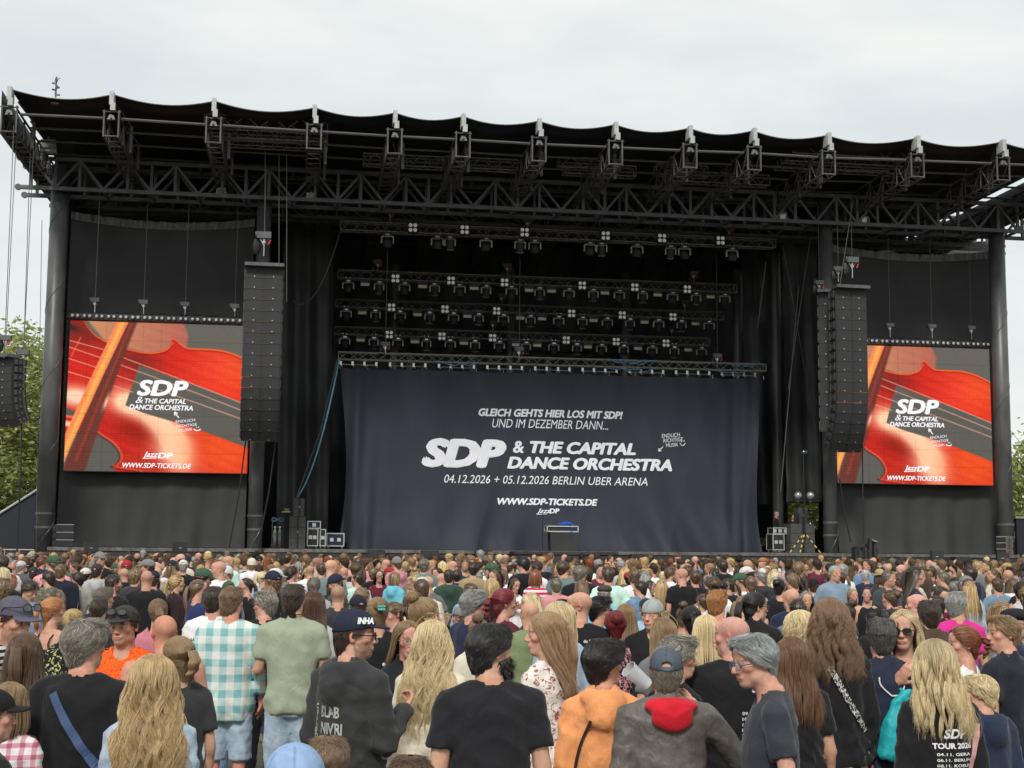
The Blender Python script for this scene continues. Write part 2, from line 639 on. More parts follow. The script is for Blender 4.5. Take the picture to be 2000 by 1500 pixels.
def roof_truss(x0, y0, x1, Y, dz=0.0):
    a = P(x0, y0, Y)
    c = P(x1, y0, Y)
    c.z = a.z
    _, obs = box_truss('cross_truss', a, c, 0.4, 0.4, M['truss_alu'], 0.025, 0.014, 0.45, parent=roof)
    for o in obs:
        o.matrix_parent_inverse = roof_inv
        o.name = 'cross_truss' if o.name.startswith('chord') else 'cross_truss_lacing'


for (x0, yy, x1, Y) in ((400, 236, 640, 48.6), (402, 258, 640, 49.4), (404, 272, 640, 50.2), (710, 312, 865, 51.0), (868, 318, 1010, 51.2), (1090, 318, 1210, 51.4),
                        (1100, 330, 1240, 51.7), (1280, 332, 1380, 51.5), (1545, 291, 1790, 49.0), (1530, 306, 1790, 49.8), (1515, 320, 1790, 50.6), (1300, 345, 1500, 51.8)):
    roof_truss(x0, yy, x1, Y)


def main_truss(name, Y, t, xl, xr, ztop_, zbot, half, rbar, m, parent):
    """deep W-braced steel box girder"""
    sq, tb = SQR[m], SQR[m]
    ch = MB()
    for y in (Y, Y + t):
        for z in (ztop_, zbot):
            ch.box(((xl + xr) / 2, y, z), (xr - xl, 0.14, 0.14))
    o = rb(ch, name, M[m])
    x = xl + 0.35
    k = 0
    while x < xr - 0.2:
        for y in (Y, Y + t):
            if k % 2 == 0 or k % 4 == 1:
                s = strut('post', sq, (x, y, zbot + 0.07), (x, y, ztop_ - 0.07), rbar * 1.15, o)
            if x + half < xr:
                a, c = (ztop_ - .07, zbot + .07) if k % 2 == 0 else (zbot + .07, ztop_ - .07)
                strut('brace', sq, (x + .03, y, a), (x + half - .03, y, c), rbar, o)
        if k % 2 == 1:
            strut('cross_bar', sq, (x, Y + .07, zbot), (x, Y + t - .07, zbot), rbar, o)
            strut('cross_bar', sq, (x, Y + .07, ztop_), (x, Y + t - .07, ztop_), rbar, o)
        x += half
        k += 1
    return o


tz1 = P(1000, 353, Y_TR).z
tz0 = P(1000, 408, Y_TR).z
mt = main_truss('front_truss', Y_TR, 1.2, P(44, 304, Y_TR).x, P(2120, 400, Y_TR).x, tz1, tz0, 0.86, 0.045, 'steel', roof)
main_truss('rear_truss', 61.0, 1.2, P(150, 330, 61).x, P(1960, 400, 61).x, P(1000, 385, 61).z, P(1000, 455, 61).z, 1.3, 0.05, 'truss_black', roof)
main_truss('middle_truss', 56.4, 0.8, P(100, 330, 56.4).x, P(1960, 400, 56.4).x, P(1000, 405, 56.4).z, P(1000, 440, 56.4).z, 1.1, 0.035, 'truss_black', roof)
# pin lugs at the truss ends
lug = MB()
for y in (Y_TR, Y_TR + 1.2):
    for z in (tz1, tz0):
        xx = P(44, 304, Y_TR).x - 0.1
        lug.tube((xx, y - 0.05, z), (xx, y + 0.05, z), 0.12, 10)
rb(lug, 'pin_lug', M['steel'])

PIL_X = [P(106, 635, Y_PIL).x, P(516, 420, Y_PIL).x, P(1612, 455, Y_PIL).x, P(1951, 620, Y_PIL).x]
PIL_R = [0.335, 0.27, 0.27, 0.32]
for px_, r in zip(PIL_X, PIL_R):
    b = MB()
    zt = tz1 - 0.1
    b.tube((px_, Y_PIL, 0), (px_, Y_PIL, zt), r, 28)
    o = rb(b, 'pillar', M['pillar'], smooth=False)
    o.data.polygons.foreach_set('use_smooth', [len(p.vertices) == 4 for p in o.data.polygons])
    # spiral weld seam
    s = MB()
    pts = []
    for k in range(150):
        a = k / 150 * zt * 2.1
        pts.append((px_ + math.cos(a) * (r + .004), Y_PIL + math.sin(a) * (r + .004), k / 150 * zt))
    s.path(pts, 0.012, 4)
    for zz in (1.0, 2.6, 3.1):
        s.tube((px_, Y_PIL, zz), (px_, Y_PIL, zz + 0.08), r + 0.025, 24)
    rb(s, 'weld_seam', M['pillar'], o)
for px_, py, Y, r in ((770, 600, 66, .25), (996, 600, 66, .25), (1220, 620, 66, .25), (1441, 640, 64, .25), (1516, 700, 60.2, .24), (640, 800, 66, .2)):
    x = P(px_, py, Y).x
    b = MB()
    b.tube((x, Y, 0), (x, Y, ztop - 1.6), r, 18)
    rb(b, 'rear_pillar', M['pillar'])

# mast on the roof
b = MB()
base = P(108, 180, 50)
b.tube((0, 0, 0), (0, 0, 0.95), 0.03, 6)
for k, zz in enumerate((0.32, .4, .48, .56, .64, .72, .8)):
    a = k * 1.9
    b.box((0.07 * math.cos(a), 0.07 * math.sin(a), zz), (0.14, 0.05, 0.05), Matrix.Rotation(a, 3, 'Z'))
b.tube((-.02, 0, 0.83), (.12, 0, .92), 0.014, 5)
b.tube((-.06, 0, .78), (-.02, 0, .92), 0.012, 5)
b.box((0, 0, 0), (0.25, 0.25, 0.04))
o = b.build('weather_mast', M['steel'])
o.location = (base.x * .95, 47.6, fins[0].z - 0.28)
tag(o, 'small grey instrument mast standing on top of the stage roof', 'mast')

# ---------------- stage deck and skirt
XL, XR = P(92, 1080, 51).x, P(1990, 1092, 51).x
b = MB()
b.box(((XL + XR) / 2, (51 + 72) / 2, DECK - 0.15), (XR - XL, 21, 0.3))
dk = tag(b.build('stage_deck', M['deck']), kind='structure')
b = MB()
b.box(((XL + XR) / 2, 50.97, DECK - 0.05), (XR - XL, 0.06, 0.12))
b.build('deck_edge', M['deckedge'], dk)


def skirt_fun(U, V):
    X = XL + (XR - XL) * U
    Yv = 50.85 + 0.06 * np.sin(X * 2.3) * (1 - V) + 0.05 * np.sin(X * 5.1 + 1 + 3 * V) * (1 - V)
    Z = 0.0 + (DECK - 0.16) * V
    return X, Yv, Z


cloth_grid('stage_skirt', 0, 1, 0, 1, 260, 12, skirt_fun, M['blacktarp'], dk)
# thrust in the middle of the skirt
x0, x1 = P(1003, 1080, 50).x, P(1200, 1085, 50).x
b = MB()
b.box(((x0 + x1) / 2, 50.2, (DECK - .12) / 2), (x1 - x0, 1.2, DECK - .12))
b.box(((x0 + x1) / 2, 50.2, DECK - .06), (x1 - x0 + .06, 1.3, .1))
b.build('stage_thrust', M['blacktarp'], dk)

# ---------------- black mesh walls with grey hem
def wall_panel(xa, xb, ya, yb, label):
    pa, pb = P(xa, ya, Y_PAN), P(xb, yb, Y_PAN)
    zt = pa.z

    def fun(U, V):
        X = pa.x + (pb.x - pa.x) * U
        top = zt - 0.28 * np.sin(np.pi * U) ** 0.8
        Z = DECK + 0.02 + (top - DECK) * V
        low = np.clip(1 - V * 3.3, 0, 1)
        Yv = Y_PAN + 0.02 * np.sin(X * 1.7) + low * (0.09 * np.sin(X * 3.1 + 4 * V) + 0.05 * np.sin(X * 6.7 - 7 * V + 1) + 0.008 * np.sin(Z * 16 + X * .4)) - low ** 3 * 0.3
        return X, Yv, Z
    o = cloth_grid('mesh_wall', 0, 1, 0, 1, 110, 90, fun, M['mesh'])
    tag(o, label, 'stage wall')

    def fun2(U, V):
        X = pa.x + (pb.x - pa.x) * U
        top = zt - 0.28 * np.sin(np.pi * U) ** 0.8
        Z = top - 0.16 + 0.30 * V
        return X, Y_PAN - 0.06 + 0.05 * np.sin(X * 13 + 2.2 * np.sin(X * 3)) * V + 0.03 * np.sin(X * 29), Z
    cloth_grid('wall_hem', 0, 1, 0, 1, 260, 4, fun2, M['hem'], o)
    return o


wall_panel(140, 497, 420, 445, 'plain black mesh wall behind the video screen on the left of the stage')
wall_panel(1622, 1932, 484, 500, 'plain black mesh wall behind the video screen on the right of the stage')

# ---------------- drapes at the back and sides
def drape(name, xa, xb, Y, z0, z1, label, amp=0.25, freq=1.6, holes=()):
    A, B = P(xa, 700, Y).x, P(xb, 700, Y).x

    def fun(U, V):
        X = A + (B - A) * U
        Yv = Y + amp * np.sin(X * freq + 0.8 * np.sin(V * 3)) * (0.35 + 0.65 * (1 - V)) + amp * 0.4 * np.sin(X * freq * 2.7 + 2 * V) + 0.05 * np.sin(V * 40 + X)
        return X, Yv, z0 + (z1 - z0) * V
    o = cloth_grid(name, 0, 1, 0, 1, 160, 40, fun, M['drape'])
    if holes:
        me = o.data
        bm = bmesh.new()
        bm.from_mesh(me)
        kill = []
        for f in bm.faces:
            c = f.calc_center_median()
            for (hx0, hx1, hz0, hz1) in holes:
                if hx0 < c.x < hx1 and hz0 < c.z < hz1:
                    kill.append(f)
                    break
        bmesh.ops.delete(bm, geom=kill, context='FACES')
        bm.to_mesh(me)
        bm.free()
    tag(o, label, 'backdrop')
    return o


h1a, h1b = P(1538, 978, Y_BACK), P(1600, 1040, Y_BACK)
h2a, h2b = P(1476, 1045, Y_BACK), P(1503, 1076, Y_BACK)
drape('back_drape', 235, 1785, Y_BACK, 0.0, ztop + 0.05, 'wide black backdrop closing the rear of the stage', 0.28, 1.5,
      holes=((h1a.x, h1b.x, h1b.z, h1a.z), (h2a.x, h2b.x, h2b.z, h2a.z)))
drape('rear_closure', 1700, 1945, 67.3, P(1900, 470, 67.3).z, ztop + .05, 'black sheet closing the rear under the right end of the roof', .1, 1.5)
drape('wing_drape', 548, 648, 60.5, DECK, P(600, 420, 60.5).z, 'tall creased black drape hanging left of the hanging lights', 0.22, 2.6)
drape('wing_drape', 1452, 1512, 62.5, DECK + 2.2, P(1480, 470, 62.5).z, 'tall black drape hanging just right of the banner', 0.2, 2.6)
drape('wing_drape', 1530, 1600, 58.5, DECK + 2.2, P(1560, 470, 58.5).z, 'narrow black drape beside the right inner pillar', 0.15, 3.2)
# side closures
for (px0, Ya, Yb, lab) in ((118, 54.5, 69, 'black tarpaulin side wall of the stage on the left'), (1945, 54.5, 69, 'black tarpaulin side wall of the stage on the right')):
    x = P(px0, 600, 54.0).x

    def fs(U, V, x=x, Ya=Ya, Yb=Yb):
        Yv = Ya + (Yb - Ya) * U
        top = ztop - 0.8 - (1.6 if x > 0 else 0.0)
        return x + 0.12 * np.sin(Yv * 2.2) * (1 - V), Yv, top * V
    tag(cloth_grid('side_wall', 0, 1, 0, 1, 60, 20, fs, M['drape']), lab, 'stage wall')

# ---------------- lighting trusses with fixtures
def mk_head(beam):
    """moving head: hanging base, yoke, head, lens; origin at the clamp"""
    root = empty('moving_head_light')
    b = MB()
    b.box((0, 0, -0.12), (0.34, 0.26, 0.10))
    b.box((0, 0, -0.06), (0.28, 0.22, 0.05))
    b.build('base', M['fixture'], root)
    b = MB()
    b.box((0, -0.134, -0.115), (0.15, 0.008, 0.06))
    b.build('display_plate', M['chrome'], root)
    for s in (-0.09, 0.09):
        b = MB()
        b.tube((s, 0, -0.03), (s, 0, 0.06), 0.022, 6)
        b.box((s, 0, 0.05), (0.05, 0.08, 0.05))
        b.build('clamp', M['chrome'], root)
    b = MB()
    w = 0.21 if beam else 0.24
    for s in (-w, w):
        b.box((s, 0, -0.32), (0.055, 0.12, 0.28), taper=1.0)
        b.box((s * 0.86, 0, -0.185), (0.10, 0.12, 0.055), Matrix.Rotation(0.5 * (1 if s > 0 else -1), 3, 'Y'))
    b.box((0, 0, -0.175), (2 * w * 0.8, 0.12, 0.05))
    b.build('yoke', M['yoke'], root)
    hd = MB()
    t = 0.35 if beam else 0.25
    R = Matrix.Rotation(t, 3, 'X')
    c = Vector((0, 0, -0.42))
    r = 0.155 if beam else 0.185
    if beam:
        hd.tube(c - R @ Vector((0, 0, -0.22)), c + R @ Vector((0, 0, -0.18)), r * 0.85, 12, r1=r)
    else:
        hd.sphere(c, r, 12, 8, s=(1, .95, 1))
        hd.tube(c, c + R @ Vector((0, 0, -0.17)), r, 12, r1=r * .95)
    h = hd.build('head', M['fixture'], root)
    ln = MB()
    e = c + R @ Vector((0, 0, -0.185 if beam else -0.175))
    ln.tube(e, e + R @ Vector((0, 0, -0.012)), r * 0.86, 14)
    ln.build('lens', M['lens'], h)
    rg = MB()
    for k in range(16):
        a0, a1 = k / 16 * 2 * math.pi, (k + 1) / 16 * 2 * math.pi
        rg.tube(e + R @ Vector((math.cos(a0) * r, math.sin(a0) * r, 0)), e + R @ Vector((math.cos(a1) * r, math.sin(a1) * r, 0)), 0.014, 4)
    rg.build('bezel', M['yoke'] if beam else M['fixture'], h)
    return root


def mk_blinder():
    root = empty('blinder_light')
    b = MB()
    b.box((0, 0, 0), (0.40, 0.16, 0.42))
    b.box((0, 0.05, 0.25), (0.08, 0.08, 0.1))
    b.build('housing', M['fixture'], root)
    for sx in (-0.095, 0.095):
        for sz in (-0.1, 0.1):
            c = MB()
            c.tube((sx, -0.079, sz), (sx, -0.095, sz), 0.078, 14)
            c.sphere((sx, -0.095, sz), 0.072, 10, 6, s=(1, .35, 1))
            c.build('lamp', M['blind'], root, smooth=True)
    return root


def mk_strobe():
    root = empty('strobe_light')
    b = MB()
    b.box((0, 0, -0.10), (0.44, 0.16, 0.14))
    b.box((0, 0, -0.22), (0.44, 0.1, 0.20))
    b.tube((0, 0, -0.03), (0, 0, 0.12), 0.02, 6)
    b.build('housing', M['fixture'], root)
    p = MB()
    p.box((0, -0.056, -0.235), (0.38, 0.012, 0.13))
    p.build('panel', M['strobe'], root)
    return root


PROTO = {}


def place(kind, loc, rz, label, group, scale=1.0):
    if kind not in PROTO:
        PROTO[kind] = {'wash': lambda: mk_head(False), 'beam': lambda: mk_head(True), 'blind': mk_blinder, 'strobe': mk_strobe}[kind]()
        o = PROTO[kind]
    else:
        o = copy_tree(PROTO[kind])
    o.location = loc
    o.rotation_euler = (0, 0, rz)
    o.scale = (scale,) * 3
    tag(o, label, {'wash': 'stage light', 'beam': 'stage light', 'blind': 'blinder', 'strobe': 'strobe'}[kind], group)
    return o


ROWMAT = 'truss_alu'
ROWS = [
    ('top', 56.0, (665, 431, 448), (1512, 471, 487), 'truss_alu'),
    ('second', 61.0, (660, 529, 545), (1436, 556, 571), 'truss_alu'),
    ('third', 63.5, (656, 585, 600), (1411, 611, 626), 'truss_alu'),
    ('lowest', 64.8, (653, 639, 654), (1384, 661, 675), 'truss_alu'),
]
R1 = {'wash': [755, 853, 948, 1044, 1152, 1244, 1337, 1430], 'beam': [878, 1015, 1175, 1310], 'blind': [803, 904, 1021, 1179, 1289, 1403], 'strobe': []}
R2 = {'wash': [680, 790, 898, 999, 1111, 1209, 1313, 1415], 'beam': [740, 849, 949, 1054, 1159, 1255, 1359], 'blind': [771, 879, 983, 1134, 1236, 1338], 'strobe': [713, 825, 926, 1033, 1077, 1181, 1284, 1387]}
NAMEK = {'wash': 'round wash light', 'beam': 'long-nosed moving head', 'blind': 'four-lamp blinder', 'strobe': 'cream strobe panel'}
for ri, (rn, Y, A, B, mm) in enumerate(ROWS):
    a0, b0 = P(A[0], A[1], Y), P(B[0], B[1], Y)
    h = P(A[0], A[1], Y).z - P(A[0], A[2], Y).z
    zc = (a0.z + b0.z) / 2 - h / 2
    tr, _ = box_truss('lighting_truss', (a0.x, Y, zc), (b0.x, Y, zc), h, h, M[mm], 0.026, 0.013, 0.42)
    tag(tr, '%s long black box truss of the four carrying stage lights' % rn, 'lighting truss', 'trusses hung with stage lights')
    for kind in ('wash', 'beam', 'blind', 'strobe'):
        xs = (R1 if ri == 0 else R2)[kind]
        for k, x in enumerate(xs):
            X = P(x, 560, ROWS[min(ri, 1)][1]).x
            z = zc - h / 2 - (0.0 if kind != 'blind' else -0.02)
            yy = Y
            if kind == 'blind':
                yy, z = Y - h / 2 - 0.12, zc - (0.02 if ri == 0 else .16)
            lab = '%s, %s of its kind from the left on the %s truss' % (NAMEK[kind], ORD[k], rn)
            place(kind, (X, yy, z), random.uniform(-.15, .15) if kind in ('wash', 'beam') else 0, lab, 'lights on the %s truss' % rn, 1.0 if ri == 0 else 0.98)

# extra dark ground truss behind the lowest row
a0, b0 = P(775, 668, 66.5), P(1262, 690, 66.5)
tr, _ = box_truss('ground_truss', (a0.x, 66.5, a0.z), (b0.x, 66.5, a0.z), 0.5, 0.5, M['truss_black'], 0.03, 0.018, 0.45)
for xx in (0.05, 0.3, .6, .95):
    q = MB()
    X = a0.x + (b0.x - a0.x) * xx
    q.box((X - tr.location.x, 0, (DECK - a0.z) / 2 - 0.25), (0.3, 0.3, a0.z - DECK - 0.5))
    q.build('leg', M['truss_black'], tr)
tag(tr, 'dark box truss on legs behind the lowest row of stage lights', 'truss')


# ---------------- hoists and wires
def hoist(px, py, Y, ztop_wire, label, s=1.0, bag=True, chain_to=None):
    p = P(px, py, Y)
    r = empty('chain_hoist', p)
    b = MB()
    b.box((0, 0, 0), (0.42 * s, 0.24 * s, 0.20 * s))
    b.tube((-0.26 * s, 0, 0.02), (-.16 * s, 0, 0.02), 0.11 * s, 10)
    b.build('motor', M['steel'], r)
    c = MB()
    c.box((0, 0, -0.16 * s), (0.07 * s, 0.05, 0.14 * s))
    c.tube((-.12 * s, 0, -.10 * s), (0, 0, -.3 * s), 0.02 * s, 5)
    c.tube((.12 * s, 0, -.10 * s), (0, 0, -.3 * s), 0.02 * s, 5)
    c.tube((0, 0, -.3 * s), (0, 0, -(chain_to if chain_to else .55 * s)), 0.022 * s, 5)
    c.build('hook', M['chrome'], r)
    w = MB()
    w.tube((0, 0, 0.1 * s), (0, 0, ztop_wire - p.z), 0.013, 5)
    w.build('chain', M['wire'], r)
    if bag:
        g_ = MB()
        g_.sphere((-0.22 * s, 0.05, -0.33 * s), 0.13 * s, 8, 6, s=(1, .8, 2.1))
        g_.build('chain_bag', M['cable'], r)
        t = MB()
        t.box((0.16 * s, -0.1, -0.22 * s), (0.05, 0.03, 0.16 * s), Matrix.Rotation(.4, 3, 'Y'))
        t.build('safety_tag', M['red'], r)
    tag(r, label, 'chain hoist', 'chain hoists under the stage roof')
    return r


ZR = ztop - 1.5
for i, (x, y, Y, where) in enumerate([
        (762, 414, 56, 'above the left end of the top lighting truss'), (1030, 430, 56, 'above the middle of the top lighting truss'), (1424, 446, 56, 'above the right end of the top lighting truss'),
        (738, 511, 61, 'above the left end of the second lighting truss'), (991, 519, 61, 'above the middle of the second lighting truss'), (1355, 534, 61, 'above the right end of the second lighting truss'),
        (980, 577, 63.5, 'above the middle of the third lighting truss'), (1337, 590, 63.5, 'above the right end of the third lighting truss'),
        (963, 629, 64.8, 'above the middle of the lowest lighting truss'), (1312, 640, 64.8, 'above the right end of the lowest lighting truss'),
        (753, 672, 56.9, 'above the left end of the banner truss'), (1014, 682, 56.9, 'above the middle of the banner truss'), (1401, 695, 56.9, 'above the right end of the banner truss')]):
    hoist(x, y, Y, ZR, 'silver chain hoist with wire %s' % where, 0.85)

# ---------------- video screens
SW = (P(482, 922, Y_SCR) - P(124, 921, Y_SCR)).x
scr_z0 = P(300, 922, Y_SCR).z
SH = P(300, 631, Y_SCR).z - scr_z0


def sd_poly(X, Y, pts):
    d = np.full(X.shape, 1e9)
    s = np.ones(X.shape)
    n = len(pts)
    j = n - 1
    for i in range(n):
        ax, ay = pts[i]
        bx, by = pts[j]
        ex, ey = bx - ax, by - ay
        wx, wy = X - ax, Y - ay
        t = np.clip((wx * ex + wy * ey) / (ex * ex + ey * ey + 1e-9), 0, 1)
        d = np.minimum(d, (wx - ex * t) ** 2 + (wy - ey * t) ** 2)
        c1, c2, c3 = Y >= ay, Y < by, ex * wy > ey * wx
        flip = (c1 & c2 & c3) | (~c1 & ~c2 & ~c3)
        s = np.where(flip, -s, s)
        j = i
    return s * np.sqrt(d)


def sd_line(X, Y, pts):
    d = np.full(X.shape, 1e9)
    for (ax, ay), (bx, by) in zip(pts[:-1], pts[1:]):
        ex, ey = bx - ax, by - ay
        t = np.clip(((X - ax) * ex + (Y - ay) * ey) / (ex * ex + ey * ey), 0, 1)
        d = np.minimum(d, np.hypot(X - ax - ex * t, Y - ay - ey * t))
    return d


def curve(pts, n=10):
    out = []
    pts = [np.array(p, float) for p in pts]
    for i in range(len(pts) - 1):
        p0, p1, p2, p3 = pts[max(i - 1, 0)], pts[i], pts[i + 1], pts[min(i + 2, len(pts) - 1)]
        for k in range(n):
            t = k / n
            out.append(tuple(0.5 * ((2 * p1) + (p2 - p0) * t + (2 * p0 - 5 * p1 + 4 * p2 - p3) * t * t + (3 * p1 - p0 - 3 * p2 + p3) * t ** 3)))
    out.append(tuple(pts[-1]))
    return out


def screen_picture(nx=250, ny=205):
    """violin and bow close-up, drawn as colours per LED point"""
    U, V = np.meshgrid(np.linspace(0, 1, nx), np.linspace(0, 1, ny))
    lft = 95 + 50 * V
    X = lft + U * (1505 - 25 * V - lft)
    Y = 1352 - V * (1352 - (187 + 40 * U))
    C = np.zeros((ny, nx, 3))

    def lay(mask, c):
        nonlocal C
        c = np.asarray(c, float)
        C = C * (1 - mask[..., None]) + mask[..., None] * (c if c.ndim == 3 else c[None, None, :])

    def soft(sd, w=4):
        t = np.clip(0.5 - sd / (2 * w), 0, 1)
        return t * t * (3 - 2 * t)

    def blob(cx, cy, rx, ry, ang=0, p=2):
        a = math.radians(ang)
        dx, dy = X - cx, Y - cy
        u = (dx * math.cos(a) + dy * math.sin(a)) / rx
        v = (-dx * math.sin(a) + dy * math.cos(a)) / ry
        return np.exp(-(u * u + v * v))
    grain = (np.sin((X * 0.35 + Y) * 0.23) * np.sin(Y * 0.31 + X * 0.05) + RNG.normal(0, .6, X.shape)) * 5
    lay(np.ones(X.shape), np.stack([98 + 0 * X, 95 + 0 * X, 88 + 0 * X], -1))
    # top left soft tan field and its rim
    rim = curve([(245, 170), (270, 230), (330, 300), (430, 360), (580, 410), (720, 435), (830, 420), (885, 380), (890, 340), (905, 322), (950, 360), (1005, 395), (1130, 403), (1250, 412), (1370, 445), (1520, 515)])
    body = rim + [(1520, 1400), (60, 1400), (60, 170)]
    tan = soft(sd_poly(X, Y, [(240, 150), (940, 150), (985, 230), (1012, 300), (1005, 380), (950, 420), (700, 440), (400, 350)]), 14)
    lay(tan, np.stack([185 - 0.10 * (X - 600) * 0.3 + grain, 120 - 0.05 * (X - 600) + grain * .6, 92 - 0.02 * (X - 600)], -1))
    red = np.stack([192 + 36 * blob(1330, 620, 420, 330) + 10 * blob(220, 560, 200, 160) + grain * 1.6, 42 + 34 * blob(1380, 560, 330, 240) + grain, 34 + 10 * blob(1300, 560, 300, 240) + grain * .4], -1)
    bm_ = soft(sd_poly(X, Y, body), 5)
    lay(bm_, red)
    # darker shading near the bridge and upper left
    lay(bm_ * np.clip(0.85 * blob(240, 270, 210, 130) + 0.75 * blob(620, 500, 190, 120, 20), 0, 1), np.stack([112 + 0 * X, 42 + 0 * X, 40 + 0 * X], -1))
    lay(np.clip(bm_ * soft(np.abs(sd_line(X, Y, rim)) - 9, 8), 0, 1), (238, 112, 58))
    lay(np.clip(0.8 * soft(np.abs(sd_line(X, Y, [(x, y + 16) for x, y in rim])) - 3, 6) * bm_, 0, 1), (120, 26, 20))
    lay(np.clip(blob(150, 240, 60, 28, 20) * 1.1, 0, 1), (60, 40, 40))
    # lower body light
    lay(np.clip(1.25 * blob(190, 780, 150, 75, 8), 0, 1), (252, 200, 168))
    lay(np.clip(1.1 * blob(560, 830, 120, 90, 25) + 1.2 * blob(800, 980, 260, 95, 38) + 1.1 * blob(950, 1200, 190, 150, 60), 0, 1), (253, 205, 165))
    lay(np.clip(1.0 * blob(620, 1040, 170, 85, 25), 0, 1), (150, 38, 28))
    lay(np.clip(1.2 * blob(1330, 1180, 260, 230, 30), 0, 1), np.stack([226 + grain, 78 + grain, 38 + grain * .3], -1))
    lay(np.clip(1.3 * blob(700, 1300, 180, 60, 10), 0, 1), (178, 52, 34))
    # fingerboard
    lay(soft(sd_poly(X, Y, [(655, 535), (1520, 845), (1520, 1165), (1060, 1005), (700, 905), (555, 845), (600, 700)]), 5), np.stack([92 + 0 * X, 90 + 0 * X, 84 + 0 * X], -1))
    # lower left dark field with red rim
    low = curve([(330, 1035), (400, 1085), (470, 1130), (520, 1190), (535, 1250), (500, 1300), (470, 1312), (560, 1330), (690, 1345)])
    lay(soft(sd_poly(X, Y, low[:52] + [(470, 1400), (60, 1400), (60, 1090), (250, 1030)]), 8), (92, 90, 85))
    lay(np.clip(soft(np.abs(sd_line(X, Y, low)) - 7, 6), 0, 1), (214, 84, 58))
    lay(np.clip(soft(np.abs(sd_line(X, Y, [(x - 16, y + 6) for x, y in low])) - 4, 6) * .8, 0, 1), (80, 20, 18))
    lay(soft(sd_poly(X, Y, [(60, 850), (200, 900), (190, 930), (60, 925)]), 6), (90, 85, 80))
    lay(soft(np.abs(sd_line(X, Y, [(60, 925), (200, 945)])) - 8, 6), (225, 110, 80))
    lay(soft(np.abs(sd_line(X, Y, [(60, 980), (180, 1000)])) - 20, 12), (250, 195, 160))
    # bridge piece upper left
    lay(soft(np.abs(sd_line(X, Y, [(220, 320), (150, 470)])) - 5, 4), (214, 84, 58))
    # strings
    for pts in ([(120, 338), (410, 420), (545, 480), (1500, 842)], [(120, 390), (380, 482), (525, 536), (1500, 897)], [(120, 480), (345, 556), (480, 612), (1500, 960)], [(120, 585), (300, 640), (455, 692), (610, 742)]):
        lay(soft(np.abs(sd_line(X, Y, pts)) - 2.6, 3), (222, 170, 140))
    # bow: dark wood then the pale hair band
    lay(soft(sd_poly(X, Y, [(560, 150), (650, 150), (520, 520), (240, 1400), (80, 1400), (110, 1290)]), 12), (104, 56, 48))
    lay(soft(np.abs(sd_line(X, Y, [(600, 190), (190, 1270)])) - 10, 9), (140, 60, 46))
    lay(np.clip(1.1 * blob(412, 820, 14, 60, 20), 0, 1), (240, 170, 140))
    lay(soft(sd_poly(X, Y, [(505, 150), (590, 150), (150, 1160), (92, 1310), (70, 1310), (105, 1075)]), 5), np.stack([238 + grain, 150 + grain - 20 * np.sin((X + Y * .42) * 0.09), 82 + grain * .5], -1))
    C += RNG.normal(0, 3.0, C.shape) + 4 * np.sin(Y * 1.9)[..., None]
    C *= np.where(((U * 10) % 1 < .022) | ((V * 8) % 1 < .022), .90, 1.0)[..., None]
    C = np.clip(C, 0, 255) / 255
    C = np.where(C <= 0.04045, C / 12.92, ((C + 0.055) / 1.055) ** 2.4)
    v = np.stack([(U.ravel() * SW), np.zeros(U.size), V.ravel() * SH], 1)
    i = np.arange(nx * ny).reshape(ny, nx)
    f = np.stack([i[:-1, :-1], i[:-1, 1:], i[1:, 1:], i[1:, :-1]], -1).reshape(-1, 4)
    return v, f, C.reshape(-1, 3)


def emission_mat(name, attr=None, color=(1, 1, 1), strength=1.0):
    m = bpy.data.materials.new(name)
    m.use_nodes = True
    n, l = m.node_tree.nodes, m.node_tree.links
    n.clear()
    o = n.new('ShaderNodeOutputMaterial')
    e = n.new('ShaderNodeEmission')
    e.inputs['Strength'].default_value = strength
    if attr:
        a = n.new('ShaderNodeAttribute')
        a.attribute_name = attr
        l.new(a.outputs['Color'], e.inputs['Color'])
    else:
        e.inputs['Color'].default_value = (*color, 1)
    l.new(e.outputs['Emission'], o.inputs['Surface'])
    return m


M['led'] = emission_mat('led_picture', 'Col', strength=0.72)
M['ledwhite'] = emission_mat('led_white_lettering', color=(0.93, 0.90, 0.94), strength=0.68)
sv, sf, sc_ = screen_picture()
LED_MESH = np_mesh('led_picture', sv, sf, M['led'], smooth=False, col=sc_)


def zoomxy(zx, zy):
    """screen drawing coordinates -> metres on the screen"""
    v = (1352 - zy) / 1145.0
    l_ = 95 + 50 * v
    return ((zx - l_) / (1505 - 25 * v - l_) * SW, max(0, v) * SH)


HAND = [('ENDLICH', 940, 975, 1090, 930), ('RICHTIGE', 945, 1010, 1105, 968), ('MUSIK', 965, 1042, 1070, 1010)]


def put_text(body, x0, x1, z0, z1, m, bold, shear, parent, y=-0.012, rot=0.0, name='lettering', bis=0):
    me, (w, h) = text_mesh(name, body, m, 0, shear, layered=bold)
    o = link(name, me, parent)
    o.scale = ((x1 - x0) / w, 1, (z1 - z0) / h)
    o.rotation_euler = (0, -rot, 0)
    o.location = (x0, y, z0)
    return o


def smile_arrow(b, P0, sc, arrow_pts, r):
    for a, c in arrow_pts:
        b.tube(a, c, r, 5)
    sx, sz = P0
    pts = [(sx + sc * math.cos(t) * 1.0, -0.012, sz + sc * 0.55 * math.sin(t)) for t in np.linspace(math.pi * 1.02, math.pi * 1.98, 9)]
    b.path(pts, r, 5)
    b.tube((sx - sc * .25, -.012, sz + sc * .35), (sx - sc * .15, -.012, sz + sc * .55), r, 5)
    b.tube((sx + sc * .35, -.012, sz + sc * .35), (sx + sc * .45, -.012, sz + sc * .6), r, 5)


